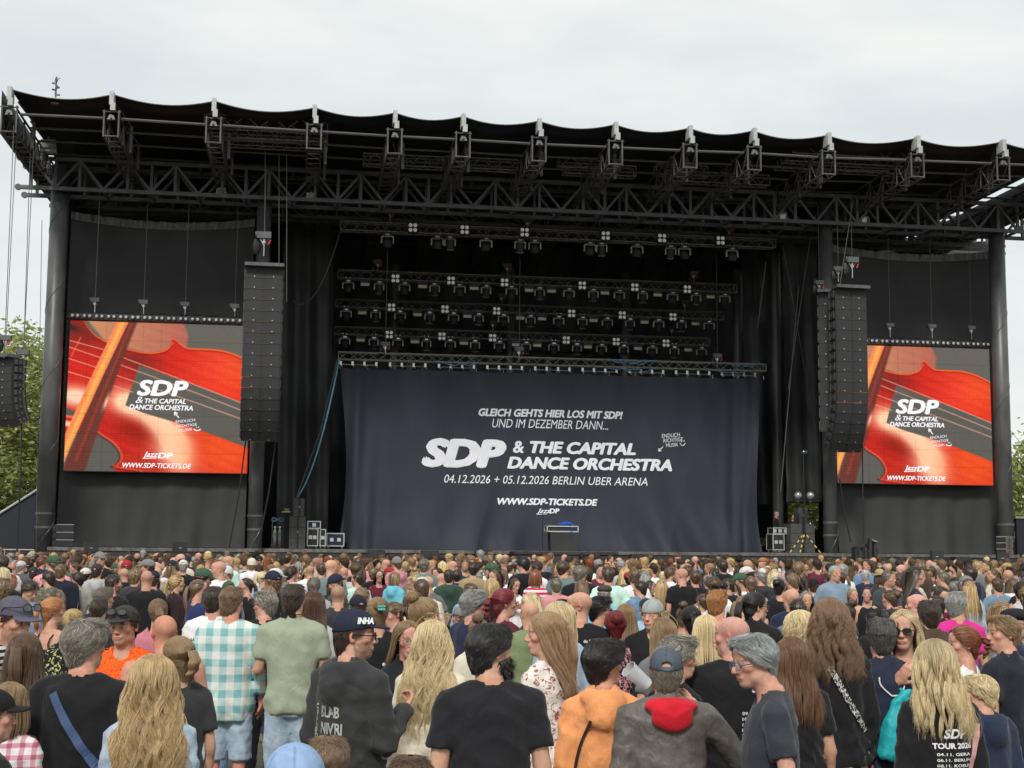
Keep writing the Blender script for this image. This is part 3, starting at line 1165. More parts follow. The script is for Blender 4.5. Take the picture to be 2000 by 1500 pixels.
def video_screen(x_left, label, lamp_label, npair):
    r = empty('video_screen', (x_left, Y_SCR, scr_z0))
    fr = MB()
    fr.box((SW / 2, 0.16, SH / 2), (SW + 0.04, 0.28, SH + 0.04))
    fr.build('cabinet_back', M['fixture'], r)
    lm = link('led_panel', LED_MESH, r)
    lm.location = (0, -0.002, 0)
    T = lambda s, a, b_, c, d, bold, sh: put_text(s, zoomxy(a, d)[0], zoomxy(c, d)[0], zoomxy(a, d)[1], zoomxy(a, b_)[1], M['ledwhite'], bold, sh, r)
    T('SDP', 640, 645, 1028, 772, 0.045, 0.2)
    T('&', 632, 778, 690, 828, 0.0, 0.25)
    T('THE CAPITAL', 700, 790, 1013, 828, 0.03, 0.2)
    T('DANCE ORCHESTRA', 585, 838, 1068, 878, 0.03, 0.2)
    for (s, a, d, c, b_) in HAND:
        p0, p1 = zoomxy(a, d), zoomxy(c, b_)
        o = put_text(s, p0[0], p1[0], p0[1], p0[1] + 0.10, M['ledwhite'], 0.0, 0.1, r, rot=0.12)
    b = MB()
    q = lambda x, y: (zoomxy(x, y)[0], -0.012, zoomxy(x, y)[1])
    smile_arrow(b, zoomxy(1105, 1015), 0.12, [(q(963, 935), q(928, 890)), (q(928, 890), q(931, 918)), (q(928, 890), q(952, 900))], 0.02)
    b.build('arrow_and_smile', M['ledwhite'], r)
    T('Jazz', 694, 1196, 815, 1252, 0.02, 0.35)
    T('DP', 810, 1202, 928, 1248, 0.045, 0.15)
    T('WWW.SDP-TICKETS.DE', 540, 1283, 1070, 1322, 0.022, 0.2)
    b = MB()
    b.tube(q(700, 1250), q(800, 1244), 0.015, 5)
    b.build('underline', M['ledwhite'], r)
    tag(r, label, 'video screen', 'two big violin video screens')
    # lamp bar above
    zb = SH + 0.13
    lr = empty('lamp_bar', (x_left, Y_SCR - 0.25, scr_z0 + zb))
    b = MB()
    b.box((SW / 2, 0.1, 0.02), (SW + 0.2, 0.3, 0.2))
    b.build('housing', M['fixture'], lr)
    b = MB()
    for k in range(60):
        a = random.uniform(0, SW)
        b.tube((a, .05, .13), (a + random.uniform(-.4, .4), .05 + random.uniform(-.08, .08), .15 + random.uniform(0, .06)), 0.018, 4)
    tag(b.build('cabling', M['cable'], lr), kind='stuff')
    for k in range(npair * 2):
        x = 0.12 + (k // 2) * (SW - 0.1) / npair + (k % 2) * 0.19
        c = MB()
        c.tube((0, 0, 0), (0, -0.06, -.01), 0.085, 10)
        h = c.build('lamp', M['fixture'], lr)
        h.location = (x, -0.06, 0.02)
        c = MB()
        c.sphere((0, -0.062, -.01), 0.062, 10, 6, s=(1, .3, 1))
        c.build('lens', M['yoke'], h, smooth=True)
    tag(lr, lamp_label, 'lamp bar')
    return r


xl_scr = P(124, 921, Y_SCR).x
xr_scr = P(1940, 947, Y_SCR).x - SW
video_screen(xl_scr, 'bright violin video screen left of the stage beside the outer left pillar', 'black bar of round lamps along the top of the left video screen', 15)
video_screen(xr_scr, 'bright violin video screen right of the stage partly behind the speaker column', 'black bar of round lamps along the top of the right video screen', 15)
for (x, y, w) in ((186, 586, 'first'), (281, 590, 'second'), (362, 594, 'third'), (459, 598, 'fourth')):
    hoist(x, y, Y_SCR - .2, ZR, 'black hoist on a wire, %s from the left above the left screen' % w, 0.75, False, 0.5)
for (x, y, w) in ((1738, 635, 'first'), (1820, 637, 'second'), (1897, 640, 'third')):
    hoist(x, y, Y_SCR - .2, ZR, 'black hoist on a wire, %s from the left above the right screen' % w, 0.75, False, 0.5)

# ---------------- banner with its truss
bl, br = P(661, 687, Y_BAN), P(1494, 713, Y_BAN)
hb = bl.z - P(661, 701, Y_BAN).z
zb = (bl.z + br.z) / 2 - hb / 2
tr, _ = box_truss('banner_truss', (bl.x, Y_BAN, zb), (br.x, Y_BAN, zb), hb, hb, M['truss_alu'], 0.026, 0.013, 0.40)
tag(tr, 'grey box truss with tied blue cables carrying the big banner', 'truss')
b = MB()
random.seed(3)
for k in range(9):
    x0 = (k / 9 - .5) * (br.x - bl.x) + 0.1
    ln_ = (br.x - bl.x) / 9 * 0.72
    b.tube((x0, 0, -hb / 2 - 0.2), (x0 + ln_, 0, -hb / 2 - 0.2), 0.03, 6)
    for j in range(4):
        xx = x0 + ln_ * j / 3
        b.box((xx, 0, -hb / 2 - 0.15), (0.09, 0.1, 0.16))
        b.sphere((xx + .05, -0.03, -hb / 2 - 0.27), 0.045, 6, 4)
    b.build('hanging_pipe', M['chrome'], tr)
    b = MB()
b = MB()
for k in range(7):
    x0 = random.uniform(-.48, .4) * (br.x - bl.x)
    pts = [(x0 + t * 1.6, -hb / 2 - 0.02, (hb / 2 + .03 if k % 2 else -hb / 2) - 0.22 * math.sin(t * math.pi) * random.uniform(.3, 1)) for t in np.linspace(0, 1, 9)]
    b = MB()
    b.path(pts, 0.022, 5)
    b.build('tied_cable', M['bluecable'], tr)

ban_top = zb - hb / 2 - 0.33
BX0, BX1 = P(664, 716, Y_BAN).x, P(1490, 741, Y_BAN).x
BOT0, BOT1 = P(657, 1072, Y_BAN).x, P(1477, 1079, Y_BAN).x
BZ0 = DECK + 0.01


def ban_y(X, Z):
    u = (X - BX0) / (BX1 - BX0)
    v = (Z - BZ0) / (ban_top - BZ0)
    edge = np.exp(-(u / 0.07) ** 2) + np.exp(-((1 - u) / 0.07) ** 2)
    low = np.clip(1 - v * 2.6, 0, 1) ** 1.3
    y = edge * (0.30 * np.sin(u * 75 + 2.2 * v) + 0.14 * np.sin(u * 160 - 3 * v)) * (0.4 + 0.9 * (1 - v))
    y = y + low * (0.22 * np.sin((u * 60 - v * 6)) * np.exp(-((u - .35) / .1) ** 2) + 0.24 * np.sin(u * 64 + v * 12) * np.exp(-((u - .78) / .12) ** 2))
    y = y + 0.06 * np.sin(u * 21 + 1.3 * np.sin(v * 3)) + 0.03 * np.sin(u * 47 + 2 * v + 1) + 0.015 * np.sin(u * 90 + 5 * v)
    y = y + 0.05 * np.clip(v - 0.9, 0, 1) * 10 * np.sin(u * 125)
    y = y + low ** 3 * 0.12 * np.sin(u * 17 + 14 * v)
    for c0, k0, k1, a0 in ((.3, 9, 1.2, .05), (1.9, 14, -1.6, .045), (4.0, 23, 2.2, .03)):
        y = y - a0 * (1 - np.abs(np.sin(u * k0 + v * k1 + c0))) ** 7 * (.35 + low)
    return Y_BAN - 0.1 + y - 0.25 * low ** 2


def ban_fun(U, V):
    flare = (1 - V)
    pin = 0.34 * np.sin(np.pi * np.clip(V, 0, 1) ** .8)
    xl_ = BX0 + (BOT0 - BX0) * flare ** 2 * 1.0 + pin
    xr_ = BX1 + (BOT1 - BX1) * flare ** 0.8 - pin * 0.6
    X = xl_ + (xr_ - xl_) * U
    Z = BZ0 + (ban_top - BZ0) * V - 0.05 * np.sin(np.pi * ((U * 16) % 1)) * (V > 0.97)
    return X, ban_y(X, Z), Z


ban = cloth_grid('stage_banner', 0, 1, 0, 1, 240, 90, ban_fun, M['banner'])
tag(ban, 'wide dark navy concert announcement banner with white lettering across the stage', 'banner')


def ban_text(body, xa, xb, ytop, ybase, bold, shear, name='lettering', rot=0.0):
    """lettering printed on the cloth, between photo pixels"""
    p0, p1 = P(xa, ybase, Y_BAN), P(xb, ybase, Y_BAN)
    zt = P(xa, ytop, Y_BAN).z
    me, (w, h) = text_mesh(name, body, M['print'], 0, shear, layered=bold)
    n = len(me.vertices)
    bisect_mesh(me, w / 60.0)
    n = len(me.vertices)
    co = np.empty(n * 3, np.float32)
    me.vertices.foreach_get('co', co)
    co = co.reshape(-1, 3)
    x = co[:, 0] / w * (p1.x - p0.x)
    z = co[:, 2] / h * (zt - p0.z)
    X = p0.x + x * math.cos(rot) - z * math.sin(rot)
    Z = p0.z + z * math.cos(rot) + x * math.sin(rot)
    Yv = ban_y(X.astype(np.float64), Z.astype(np.float64)) - 0.012 + co[:, 1]
    me.vertices.foreach_set('co', np.stack([X, Yv, Z], 1).astype(np.float32).ravel())
    me.update()
    return link(name, me, ban)


ban_text('GLEICH GEHTS HIER LOS MIT SDP!', 934, 1216, 797, 813, 0.05, 0.22)
ban_text('UND IM DEZEMBER DANN...', 961, 1187, 818, 835, 0.0, 0.22)
ban_text('SDP', 822, 988, 853, 913, 0.075, 0.22)
ban_text('&', 1001, 1022, 861, 885, 0.03, 0.1)
ban_text('THE CAPITAL', 1033, 1241, 861, 886, 0.055, 0.22)
ban_text('DANCE ORCHESTRA', 990, 1311, 891, 916, 0.055, 0.22)
ban_text('04.12.2026 + 05.12.2026 BERLIN UBER ARENA', 867, 1263, 927, 943, 0.0, 0.22)
ban_text('WWW.SDP-TICKETS.DE', 971, 1166, 972, 986, 0.05, 0.22)
ban_text('Jazz', 1046, 1074, 993, 1005, 0.02, 0.4)
ban_text('DP', 1071, 1091, 993, 1003, 0.045, 0.15)
ban_text('ENDLICH', 1291, 1327, 848.5, 856, 0.0, 0.1, rot=0.10)
ban_text('RICHTIGE', 1294, 1333, 857.5, 865, 0.0, 0.1, rot=0.10)
ban_text('MUSIK', 1299, 1323, 867, 874, 0.0, 0.1, rot=0.10)
b = MB()


def bq(x, y):
    p = P(x, y, Y_BAN)
    return Vector((p.x, float(ban_y(np.array(p.x), np.array(p.z))) - 0.02, p.z))


b.path([bq(1293, 873), bq(1284, 882), bq(1290, 881)], 0.02, 5)
b.tube(bq(1284, 882), bq(1285, 876), 0.02, 5)
b.path([bq(1326 + 11 * t, 866 + 5 * math.sin(t * math.pi)) for t in np.linspace(0, 1, 7)], 0.02, 5)
b.tube(bq(1329, 864), bq(1330, 861), .018, 5)
b.tube(bq(1334, 863), bq(1335, 860), .018, 5)
b.tube(bq(1048, 1005), bq(1066, 1004), .016, 5)
b.build('arrow_and_smile', M['print'], ban)
b = MB()
for k in range(17):
    t = k / 16
    x = BX0 + (BX1 - BX0) * t
    b = MB()
    b.sphere((x, Y_BAN - 0.1, ban_top - 0.03), 0.035, 6, 4)
    b.tube((x, Y_BAN - .1, ban_top), (x, Y_BAN - .1, ban_top + .12), 0.012, 4)
    b.build('eyelet', M['chrome'], ban)


# ---------------- line arrays
def line_array(name, loc, yaw, n, w, h, d, tilts, halves, label, bright=0.0, side_mat=None):
    r = empty(name, loc, yaw)
    fr = MB()
    fr.box((0, 0, 0.06), (w + .06, d, 0.12))
    fr.build('bumper_frame', M['steel'], r)
    cab = MB()
    hd = d / 2
    cab.add([(-w / 2, -hd, 0), (w / 2, -hd, 0), (w / 2, hd, -h * .12), (-w / 2, hd, -h * .12), (-w / 2, -hd, -h), (w / 2, -hd, -h), (w / 2, hd, -h * .88), (-w / 2, hd, -h * .88)],
            [(0, 1, 2, 3), (7, 6, 5, 4), (4, 5, 1, 0), (5, 6, 2, 1), (6, 7, 3, 2), (7, 4, 0, 3)])
    cm = cab.mesh('cabinet', side_mat or M['cab'])
    gm = MB()
    gw = w / halves - 0.09 * (w / 1.34)
    gm.box((0, 0, 0), (gw, 0.03, h - 0.035))
    gmesh = gm.mesh('grille', M['grille'])
    dm = MB()
    dm.box((0, -.02, 0), (0.035, 0.02, 0.035))
    dmesh = dm.mesh('badge', M['dot'])
    sm = MB()
    sm.box((0, 0, 0), (w, 0.02, 0.012))
    smesh = sm.mesh('seam', M['seam'])
    plates, rears, discs = [], [], []
    for s in (-1, 1):
        q = MB()
        q.box((s * (w / 2 + 0.02), -hd + .12, -h / 2), (0.03, 0.09, h * .7))
        plates.append(q.mesh('rigging_plate', M['truss_black']))
        q = MB()
        q.box((s * (w / 2 + 0.02), hd - .12, -h / 2), (0.03, 0.07, h * .8))
        rears.append(q.mesh('rear_plate', M['truss_black']))
        q = MB()
        q.tube((s * (w / 2 + .002), 0.02, -h / 2), (s * (w / 2 + 0.012), 0.02, -h / 2), h * .22, 10)
        discs.append(q.mesh('side_handle', M['truss_black']))
    p = Vector((0, 0, 0))
    a = 0.0
    for k in range(n):
        a += tilts[k]
        c = link('cabinet', cm, r)
        R = Matrix.Rotation(a, 4, 'X')
        fe = Vector((0, -hd, 0))
        c.matrix_local = Matrix.Translation(p - fe) @ Matrix.Translation(fe) @ R @ Matrix.Translation(-fe)
        for s in range(halves):
            cx = (s - (halves - 1) / 2) * (w / halves)
            g_ = link('grille', gmesh, c)
            g_.location = (cx, -hd - 0.004, -h / 2)
            q = link('badge', dmesh, c)
            q.location = (cx, -hd - .012, -h + 0.05)
        sme = link('seam', smesh, c)
        sme.location = (0, -hd - .012, -h + 0.004)
        for lst, nm in ((plates, 'rigging_plate'), (rears, 'rear_plate'), (discs, 'side_handle')):
            link(nm, lst[0], c)
            link(nm, lst[1], c)
        p = p + (R @ Vector((0, 0, -h - 0.008)))
    tag(r, label, 'line array')
    return r


pa = P(516, 519, Y_PA)
T16 = [0] * 9 + [math.radians(2)] * 2 + [math.radians(6)] * 5
line_array('line_array', (pa.x, Y_PA + .3, pa.z), 0.03, 16, 1.34, 0.392, 0.62, T16, 2, 'tall black line array of paired speaker cabinets beside the left video screen')
pb = P(1667, 562, Y_PA)
line_array('line_array', (pb.x, Y_PA + .3, pb.z), 0.06, 16, 1.30, 0.392, 0.62, T16, 2, 'tall black line array hanging in front of the right video screen')
pc = P(1611, 572, Y_PA + 1.6)
line_array('line_array', (pc.x, Y_PA + 1.6, pc.z), -0.35, 11, 0.52, 0.49, 0.5, [0] * 11, 1, 'slim black speaker column just left of the big right line array')
pd = P(8, 700, 49)
line_array('line_array', (pd.x, 49, pd.z), -0.75, 9, 1.0, 0.255, 0.55, [0, 0, .02, .02, .04, .06, .1, .13, .15], 1, 'short curved speaker array hanging at the far left edge before the tree')
hoist(516, 460, Y_PA, ZR, 'big black hoist on top of the left line array', 1.2, True, 0.75)
hoist(1664, 508, Y_PA, ZR, 'big silver hoist on top of the right line array', 1.1, True, 0.7)
hoist(1637, 525, Y_PA + .3, ZR, 'smaller silver hoist leaning beside the big hoist of the right line array', 0.8, True, 0.5)
hoist(1600, 552, Y_PA + 1.6, ZR, 'small hoist on top of the slim right speaker column', 0.8, True, 0.3)
hoist(46, 688, 49, ZR + .4, 'dark hoist on top of the far left speaker array', 0.9, False, 0.25)
hoist(12, 660, 49, ZR + .4, 'dark hoist hanging beside the top of the far left speaker array', 0.8, True, 0.4)


# ---------------- free wires and cables
def wire(name, pts, r, m, label, cat='cable'):
    b = MB()
    o = Vector(pts[0])
    b.path([Vector(p) - o for p in pts], r, 5)
    ob = b.build(name, m)
    ob.location = o
    tag(ob, label, cat)
    return ob


def sagpts(a, b_, sag, n=16):
    a, b_ = Vector(a), Vector(b_)
    return [a.lerp(b_, t) - Vector((0, 0, sag * 4 * t * (1 - t))) for t in np.linspace(0, 1, n)]


wire('guy_wire', [P(27, 245, 47.2), P(8, 700, 47.2)], 0.014, M['wire'], 'thin steel wire hanging leftmost from the roof corner', 'wire')
wire('guy_wire', [P(59, 300, 49), P(46, 690, 49)], 0.014, M['wire'], 'thin steel wire from the roof to the far left speaker array', 'wire')
wire('guy_wire', [P(82, 430, 52), P(70, 1085, 52)], 0.012, M['wire'], 'thin wire hanging close beside the outer left pillar', 'wire')
wire('speaker_cable', [P(45, 690, 49), P(42, 830, 49.1), P(40, 940, 49.1), P(33, 1080, 49.1)], 0.03, M['cable'], 'black cable dropping from the far left speaker array to the ground')
wire('speaker_cable', sagpts(P(665, 450, 56), P(572, 588, 55), 1.1), 0.035, M['wire'], 'thick pale cable swinging from the top lighting truss to the left drape')
wire('blue_cable', sagpts(P(663, 700, 56.6), P(580, 972, 55), 0.9), 0.035, M['bluecable'], 'blue cable bundle curving down from the banner truss to the speaker stack')
for i, (a, c, lab) in enumerate([((1666, 390, 1640, 560), 0, 'wire beside the hoists of the right line array'), ((518, 290, 517, 455), 0, 'wire above the left line array hoist'),
                                 ((545, 300, 545, 520), 0, 'wire just right of the left line array hoist'), ((560, 300, 560, 590), 0, 'wire hanging right of the left line array')]):
    wire('hanging_wire', [P(a[0], a[1], 49.9 + i * .05), P(a[2], a[3], 49.9 + i * .05)], 0.013, M['wire'], 'thin steel ' + lab, 'wire')
for (x0, y0, x1, y1, lab) in ((1529, 480, 1604, 905, 'diagonal steel wire crossing from upper left to the right inner pillar'), (1583, 460, 1540, 760, 'diagonal steel wire descending left from the right inner pillar'),
                              (1496, 510, 1480, 640, 'short steel wire beside the right end of the second lighting truss'), (1560, 560, 1525, 960, 'steel wire running down behind the right wing crew')):
    wire('bracing_wire', [P(x0, y0, 56.2), P(x1, y1, 56.2)], 0.026, M['wire'], lab, 'wire')
for (x0, y0, x1, y1, lab) in ((481, 850, 447, 1072, 'black cable from the left line array down to the stage deck'), (540, 850, 503, 1072, 'black cable slanting down left of the gas bottles'),
                              (1684, 868, 1687, 1060, 'black cable dropping from the right line array to the deck'), (1640, 935, 1662, 1060, 'black cable below the lower left corner of the right screen'), (660, 700, 575, 985, 'black cable slanting behind the blue cable bundle')):
    wire('speaker_cable', [P(x0, y0, 51.8), P((x0 * .6 + x1 * .4), (y0 + y1) / 2, 51.8), P(x1, y1, 51.8)], 0.028, M['cable'], lab)

# floodlights fixed in the roof
for i, (x, y, lab) in enumerate(((93, 286, 'square floodlight under the left roof corner'), (432, 375, 'square floodlight on the front truss right of the left screen'), (607, 384, 'square floodlight on the front truss above the left drape'),
                                 (1530, 423, 'square floodlight on the front truss left of the right inner pillar'), (1690, 430, 'square floodlight on the front truss above the right screen'))):
    p = P(x, y, 51.0 if i == 0 else Y_TR + .5)
    r = empty('floodlight', p)
    b = MB()
    b.box((0, 0.1, 0.03), (0.62 if i == 0 else .4, 0.25, 0.46 if i == 0 else .26), taper=.8)
    b.build('housing', M['yoke'], r)
    b = MB()
    b.box((0, -0.04, 0.0), (0.52 if i == 0 else .32, 0.03, 0.38 if i == 0 else .2))
    b.build('glass', M['floodglass'], r)
    b = MB()
    b.box((0, 0.1, 0.3 if i == 0 else .18), (.08, .08, .2))
    b.build('bracket', M['steel'], r)
    tag(r, lab, 'floodlight')


# ---------------- speakers and cases on the deck
def sub_stack(px, py, Y, yaw, n, w, h, d, label, tan=False):
    p = P(px, py, Y)
    r = empty('speaker_stack', (p.x, Y, DECK + 0.002), yaw)
    for k in range(n):
        b = MB()
        b.box((0, 0, h * k + h / 2), (w, d, h - 0.025), taper=.98)
        c = b.build('cabinet', M['cabtan'] if tan else M['cab'], r)
        b = MB()
        b.box((0, -d / 2 - .006, h * k + h / 2), (w * .94, 0.02, h - .06))
        b.build('grille', M['grille'], c)
        b = MB()
        for s in (-1, 1):
            b.tube((s * w / 2, 0, h * k + h / 2), (s * (w / 2 + .012), 0, h * k + h / 2), h * .3, 10)
        b.build('handle_recess', M['fixture'], c)
        b = MB()
        b.box((0, -d / 2 + .02, h * k + h - .012), (w * 1.02, 0.05, 0.02))
        b.build('rail', M['yoke'], c)
    tag(r, label, 'speaker stack')
    return r


sub_stack(122, 1070, 51.9, 0.45, 3, 0.6, 0.27, 0.5, 'three small black speakers stacked at the foot of the outer left pillar')
sub_stack(1963, 1084, 51.9, -1.0, 3, 0.42, 0.24, 0.52, 'three small tan-sided speakers stacked at the foot of the outer right pillar', True)


def pole_speaker(px, py, Y, yaw, label):
    p = P(px, py, Y)
    r = empty('pole_speaker', (p.x, Y, 0), yaw)
    b = MB()
    b.box((0, 0, p.z), (0.42, 0.3, 0.36))
    c = b.build('cabinet', M['cab'], r)
    b = MB()
    b.box((0, -.155, p.z), (0.38, 0.02, 0.31))
    b.build('grille', M['grille'], c)
    b = MB()
    b.box((-.02, -.168, p.z - .02), (0.09, 0.008, 0.022))
    b.build('maker_badge', M['dot'], c)
    b = MB()
    b.tube((0, 0, 0), (0, 0, p.z - .18), 0.03, 8)
    for k in range(3):
        a = k * 2.1
        b.tube((0, 0, .4), (.4 * math.cos(a), .4 * math.sin(a), 0.02), 0.018, 6)
    b.build('stand', M['cable'], r)
    tag(r, label, 'speaker')


pole_speaker(178, 1069, 47.5, 0.3, 'small black speaker on a pole, first from the left before the stage')
pole_speaker(351, 1069, 47.5, 0.3, 'small black speaker on a pole before the left video screen wall')
pole_speaker(1830, 1086, 47.5, -0.3, 'small black speaker on a pole before the right video screen wall')
pole_speaker(1958, 1089, 47.5, -0.3, 'small black speaker on a pole before the outer right pillar')
for k, (x, y) in enumerate(((303, 1088), (735, 1085), (840, 1086), (945, 1085), (1250, 1093), (1345, 1096), (1400, 1095), (1880, 1098))):
    p = P(x, y, 50.3)
    r = empty('front_fill_speaker', (p.x, 50.45, 0.0))
    b = MB()
    b.box((0, 0, p.z / 2 + .1), (0.62, 0.4, p.z + .2))
    c = b.build('cabinet', M['cab'], r)
    b = MB()
    b.box((0, -.21, p.z), (0.56, 0.02, 0.34))
    b.build('grille', M['grille'], c)
    tag(r, 'low black speaker against the stage skirt, %s from the left' % ORD[k], 'speaker', 'speakers along the stage skirt')


def flight_case(px0, py0, px1, py1, Y, d, m, label, wheels=True, handles=2, z=None):
    a, c = P(px0, py1, Y), P(px1, py0, Y)
    w = c.x - a.x
    h = c.z - a.z
    z0 = DECK if z is None else z
    r = empty('flight_case', ((a.x + c.x) / 2, Y + d / 2, z0))
    wz = 0.12 if wheels else 0.003
    b = MB()
    b.box((0, 0, wz + h / 2), (w, d, h))
    b.build('body', m, r)
    b = MB()
    t = 0.035
    for sx in (-1, 1):
        for sy in (-1, 1):
            b.box((sx * w / 2, sy * d / 2, wz + h / 2), (t, t, h + t))
        for zz in (0, h):
            b.box((sx * w / 2, 0, wz + zz), (t, d - t, t))
    for sy in (-1, 1):
        for zz in (0, h * .999):
            b.box((0, sy * d / 2, wz + zz), (w - t, t, t))
    b.build('edging', M['whiteplastic'], r)
    for k in range(handles):
        b = MB()
        b.box(((k - (handles - 1) / 2) * w * .42, -d / 2 - .008, wz + h * .5), (0.14, 0.02, 0.14))
        b.build('latch', M['whiteplastic'], r)
    if wheels:
        for sx in (-.4, .4):
            for sy in (-.35, .35):
                b = MB()
                b.tube((sx * w - .02, sy * d, .055), (sx * w + .02, sy * d, .055), 0.052, 10)
                b.build('wheel', M['whiteplastic'], r)
    tag(r, label, 'flight case')
    return r, z0 + wz + h


YW = 55.5
fc, zt = flight_case(600, 1033, 621, 1066, YW, .7, M['case'], 'upright black flight case with two white latches on the left wing')
flight_case(601, 1018, 626, 1031, YW, .5, M['caseblue'], 'small open rack case on top of the upright left case', False, 1, z=zt + .02)
flight_case(625, 1034, 636, 1066, YW + .1, .7, M['case'], 'narrow black flight case beside the upright left case', True, 1)
flight_case(638, 1040, 672, 1064, YW + .6, .6, M['caseblue'], 'long blue-black flight case half hidden by the banner edge', True, 2)
fc, zt = flight_case(1510, 1042, 1531, 1072, YW, .8, M['case'], 'upright flight case with a dark recess on the right wing')
flight_case(1511, 1029, 1536, 1040, YW, .7, M['case'], 'pale rack case with knobs on top of the right wing case', False, 3, z=zt + .02)


def speaker_cab(px0, py0, px1, py1, Y, d, label, z=None, seams=2):
    a, c = P(px0, py1, Y), P(px1, py0, Y)
    w, h = c.x - a.x, c.z - a.z
    z0 = DECK + .002 if z is None else z
    r = empty('speaker_cabinet', ((a.x + c.x) / 2, Y + d / 2, z0))
    n = seams + 1
    for k in range(n):
        b = MB()
        b.box((0, 0, h * (k + .5) / n), (w, d, h / n - .015))
        b.build('cabinet', M['greycab'], r)
    b = MB()
    b.box((0.02, -d / 2 - .01, h * .5), (0.06, 0.02, h))
    b.build('strap', M['cable'], r)
    b = MB()
    b.box((0.02, -d / 2 - .02, h * .52), (0.07, 0.02, 0.07))
    b.build('buckle', M['bluecable'], r)
    tag(r, label, 'speaker')
    return r, z0 + h


_, zt = speaker_cab(564, 1010, 597, 1073, 54.9, .8, 'big grey strapped speaker stack standing on the left wing')
speaker_cab(573, 974, 595, 1009, 54.9, .6, 'smaller grey speaker on top of the strapped left stack', zt + .002, 0)
_, zt = speaker_cab(1545, 1022, 1591, 1079, 55.0, .9, 'wide grey speaker stack standing on the right wing')
speaker_cab(1560, 989, 1577, 1020, 55.1, .6, 'smaller grey speaker on top of the right wing stack', zt + .002, 0)

# gas bottles in a trolley
for k, (x, lab) in enumerate(((536, 'grey gas bottle with green shoulder, left one of the pair on the left wing'), (545.5, 'grey gas bottle with green shoulder, right one of the pair on the left wing'))):
    p = P(x, 1066, 55.2)
    r = empty('gas_bottle', (p.x, 55.2, DECK + .004))
    b = MB()
    b.tube((0, 0, 0), (0, 0, .62), 0.075, 14)
    b.build('cylinder_body', M['silver'], r, smooth=True)
    b = MB()
    b.tube((0, 0, .62), (0, 0, .74), .075, 14, r1=.03)
    b.tube((0, 0, .74), (0, 0, .8), .03, 8)
    b.build('shoulder', M['green'], r)
    b = MB()
    b.box((0, 0, .83), (.08, .05, .06))
    b.build('valve', M['chrome'], r)
    tag(r, lab, 'gas bottle', 'gas bottles on the left wing')
p = P(541, 1068, 55.45)
r = empty('bottle_trolley', (p.x, 55.4, DECK))
b = MB()
for s in (-.2, .2):
    b.tube((s, 0, .05), (s, 0, 1.15), 0.022, 6)
for zz in (.1, .45, 1.1):
    b.tube((-.2, 0, zz), (.2, 0, zz), .02, 6)
b.box((0, -.15, .02), (.5, .4, .03))
b.build('frame', M['truss_black'], r)
b = MB()
pts = [(0.22 * math.cos(t), -.03 + .03 * math.sin(3 * t), 1.12 + .07 * math.sin(2 * t)) for t in np.linspace(0, 12, 40)]
b.path(pts, .022, 5)
b.build('hose', M['bluecable'], r)
for s in (-.2, .2):
    b = MB()
    b.tube((s - .03, .05, .1), (s + .03, .05, .1), .1, 12)
    b.build('wheel', M['fixture'], r)
tag(r, 'black trolley with a coiled blue hose behind the gas bottles', 'trolley')
p = P(559, 1000, 55.3)
r = empty('rack_table', (p.x, 55.3, DECK))
b = MB()
b.box((0, 0, p.z - DECK), (.34, .3, .03))
b.build('table_top', M['yellow'], r)
b = MB()
b.tube((0, 0, 0), (0, 0, p.z - DECK), .03, 6)
b.build('pole', M['cable'], r)
b = MB()
b.box((.02, 0, p.z - DECK + .08), (.2, .15, .12))
b.build('control_box', M['silver'], r)
tag(r, 'small shelf on a pole with a control box above the gas bottles', 'stand')

# draped desk with pale tray and blue cloth in the stage centre
p0, p1 = P(1066, 1073, 53.5), P(1126, 1034, 53.5)
w = p1.x - p0.x
r = empty('covered_case', ((p0.x + p1.x) / 2, 53.5, DECK))
hz = p1.z - DECK - .12
b = MB()
b.box((0.06, 0, hz / 2), (w * .86, .6, hz), taper=1.05)
b.build('cloth_cover', M['blacktarp'], r)
b = MB()
zz = hz + .13
t = .04
b.box((0, -.3, zz + .10), (w, t, t)); b.box((0, -.3, zz - .10), (w, t, t))
b.box((0, .3, zz + .10), (w, t, t)); b.box((0, .3, zz - .10), (w, t, t))
for s in (-1, 1):
    b.box((s * w / 2, -.3, zz), (t, t, .24)); b.box((s * w / 2, .3, zz), (t, t, .24))
    b.box((s * w / 2, 0, zz + .1), (t, .56, t)); b.box((s * w / 2, 0, zz - .1), (t, .56, t))
b.build('edging', M['whiteplastic'], r)
b = MB()
b.box((0, 0, zz), (w - .02, .56, .19))
b.build('tray', M['case'], r)
tag(r, 'black draped case with a white-edged tray in the middle of the stage', 'flight case')


def bc_fun(U, V):
    x = -0.32 + 0.62 * U + .06 * np.sin(V * 9)
    y = -0.28 + .5 * V
    z = .12 * np.exp(-((U - .5) ** 2 + (V - .5) ** 2) * 5) + .03 * np.sin(U * 17) * np.sin(V * 13) + 0.01
    hang = np.clip(U - .72, 0, 1) * 2.0
    return x - hang * .35, y - .25 * np.clip(hang, 0, .3), z - hang * .75 * (V < .5) + .0


cb = cloth_grid('blue_cloth', 0, 1, 0, 1, 26, 22, bc_fun, M['bluecloth'])
cb.location = ((p0.x + p1.x) / 2 + .22, 53.48, DECK + zz + .14)
tag(cb, 'crumpled bright blue cloth thrown over the draped case on stage', 'cloth')
p = P(1060, 1000, 53.4)
r = empty('microphone_stand', (p.x, 53.4, DECK))
b = MB()
b.tube((0, 0, 0), (0, 0, p.z - DECK), .014, 6)
b.tube((0, 0, 0), (0, 0, .025), .13, 14)
b.build('pole', M['cable'], r)
tag(r, 'thin black stand beside the draped case in the stage centre', 'stand')

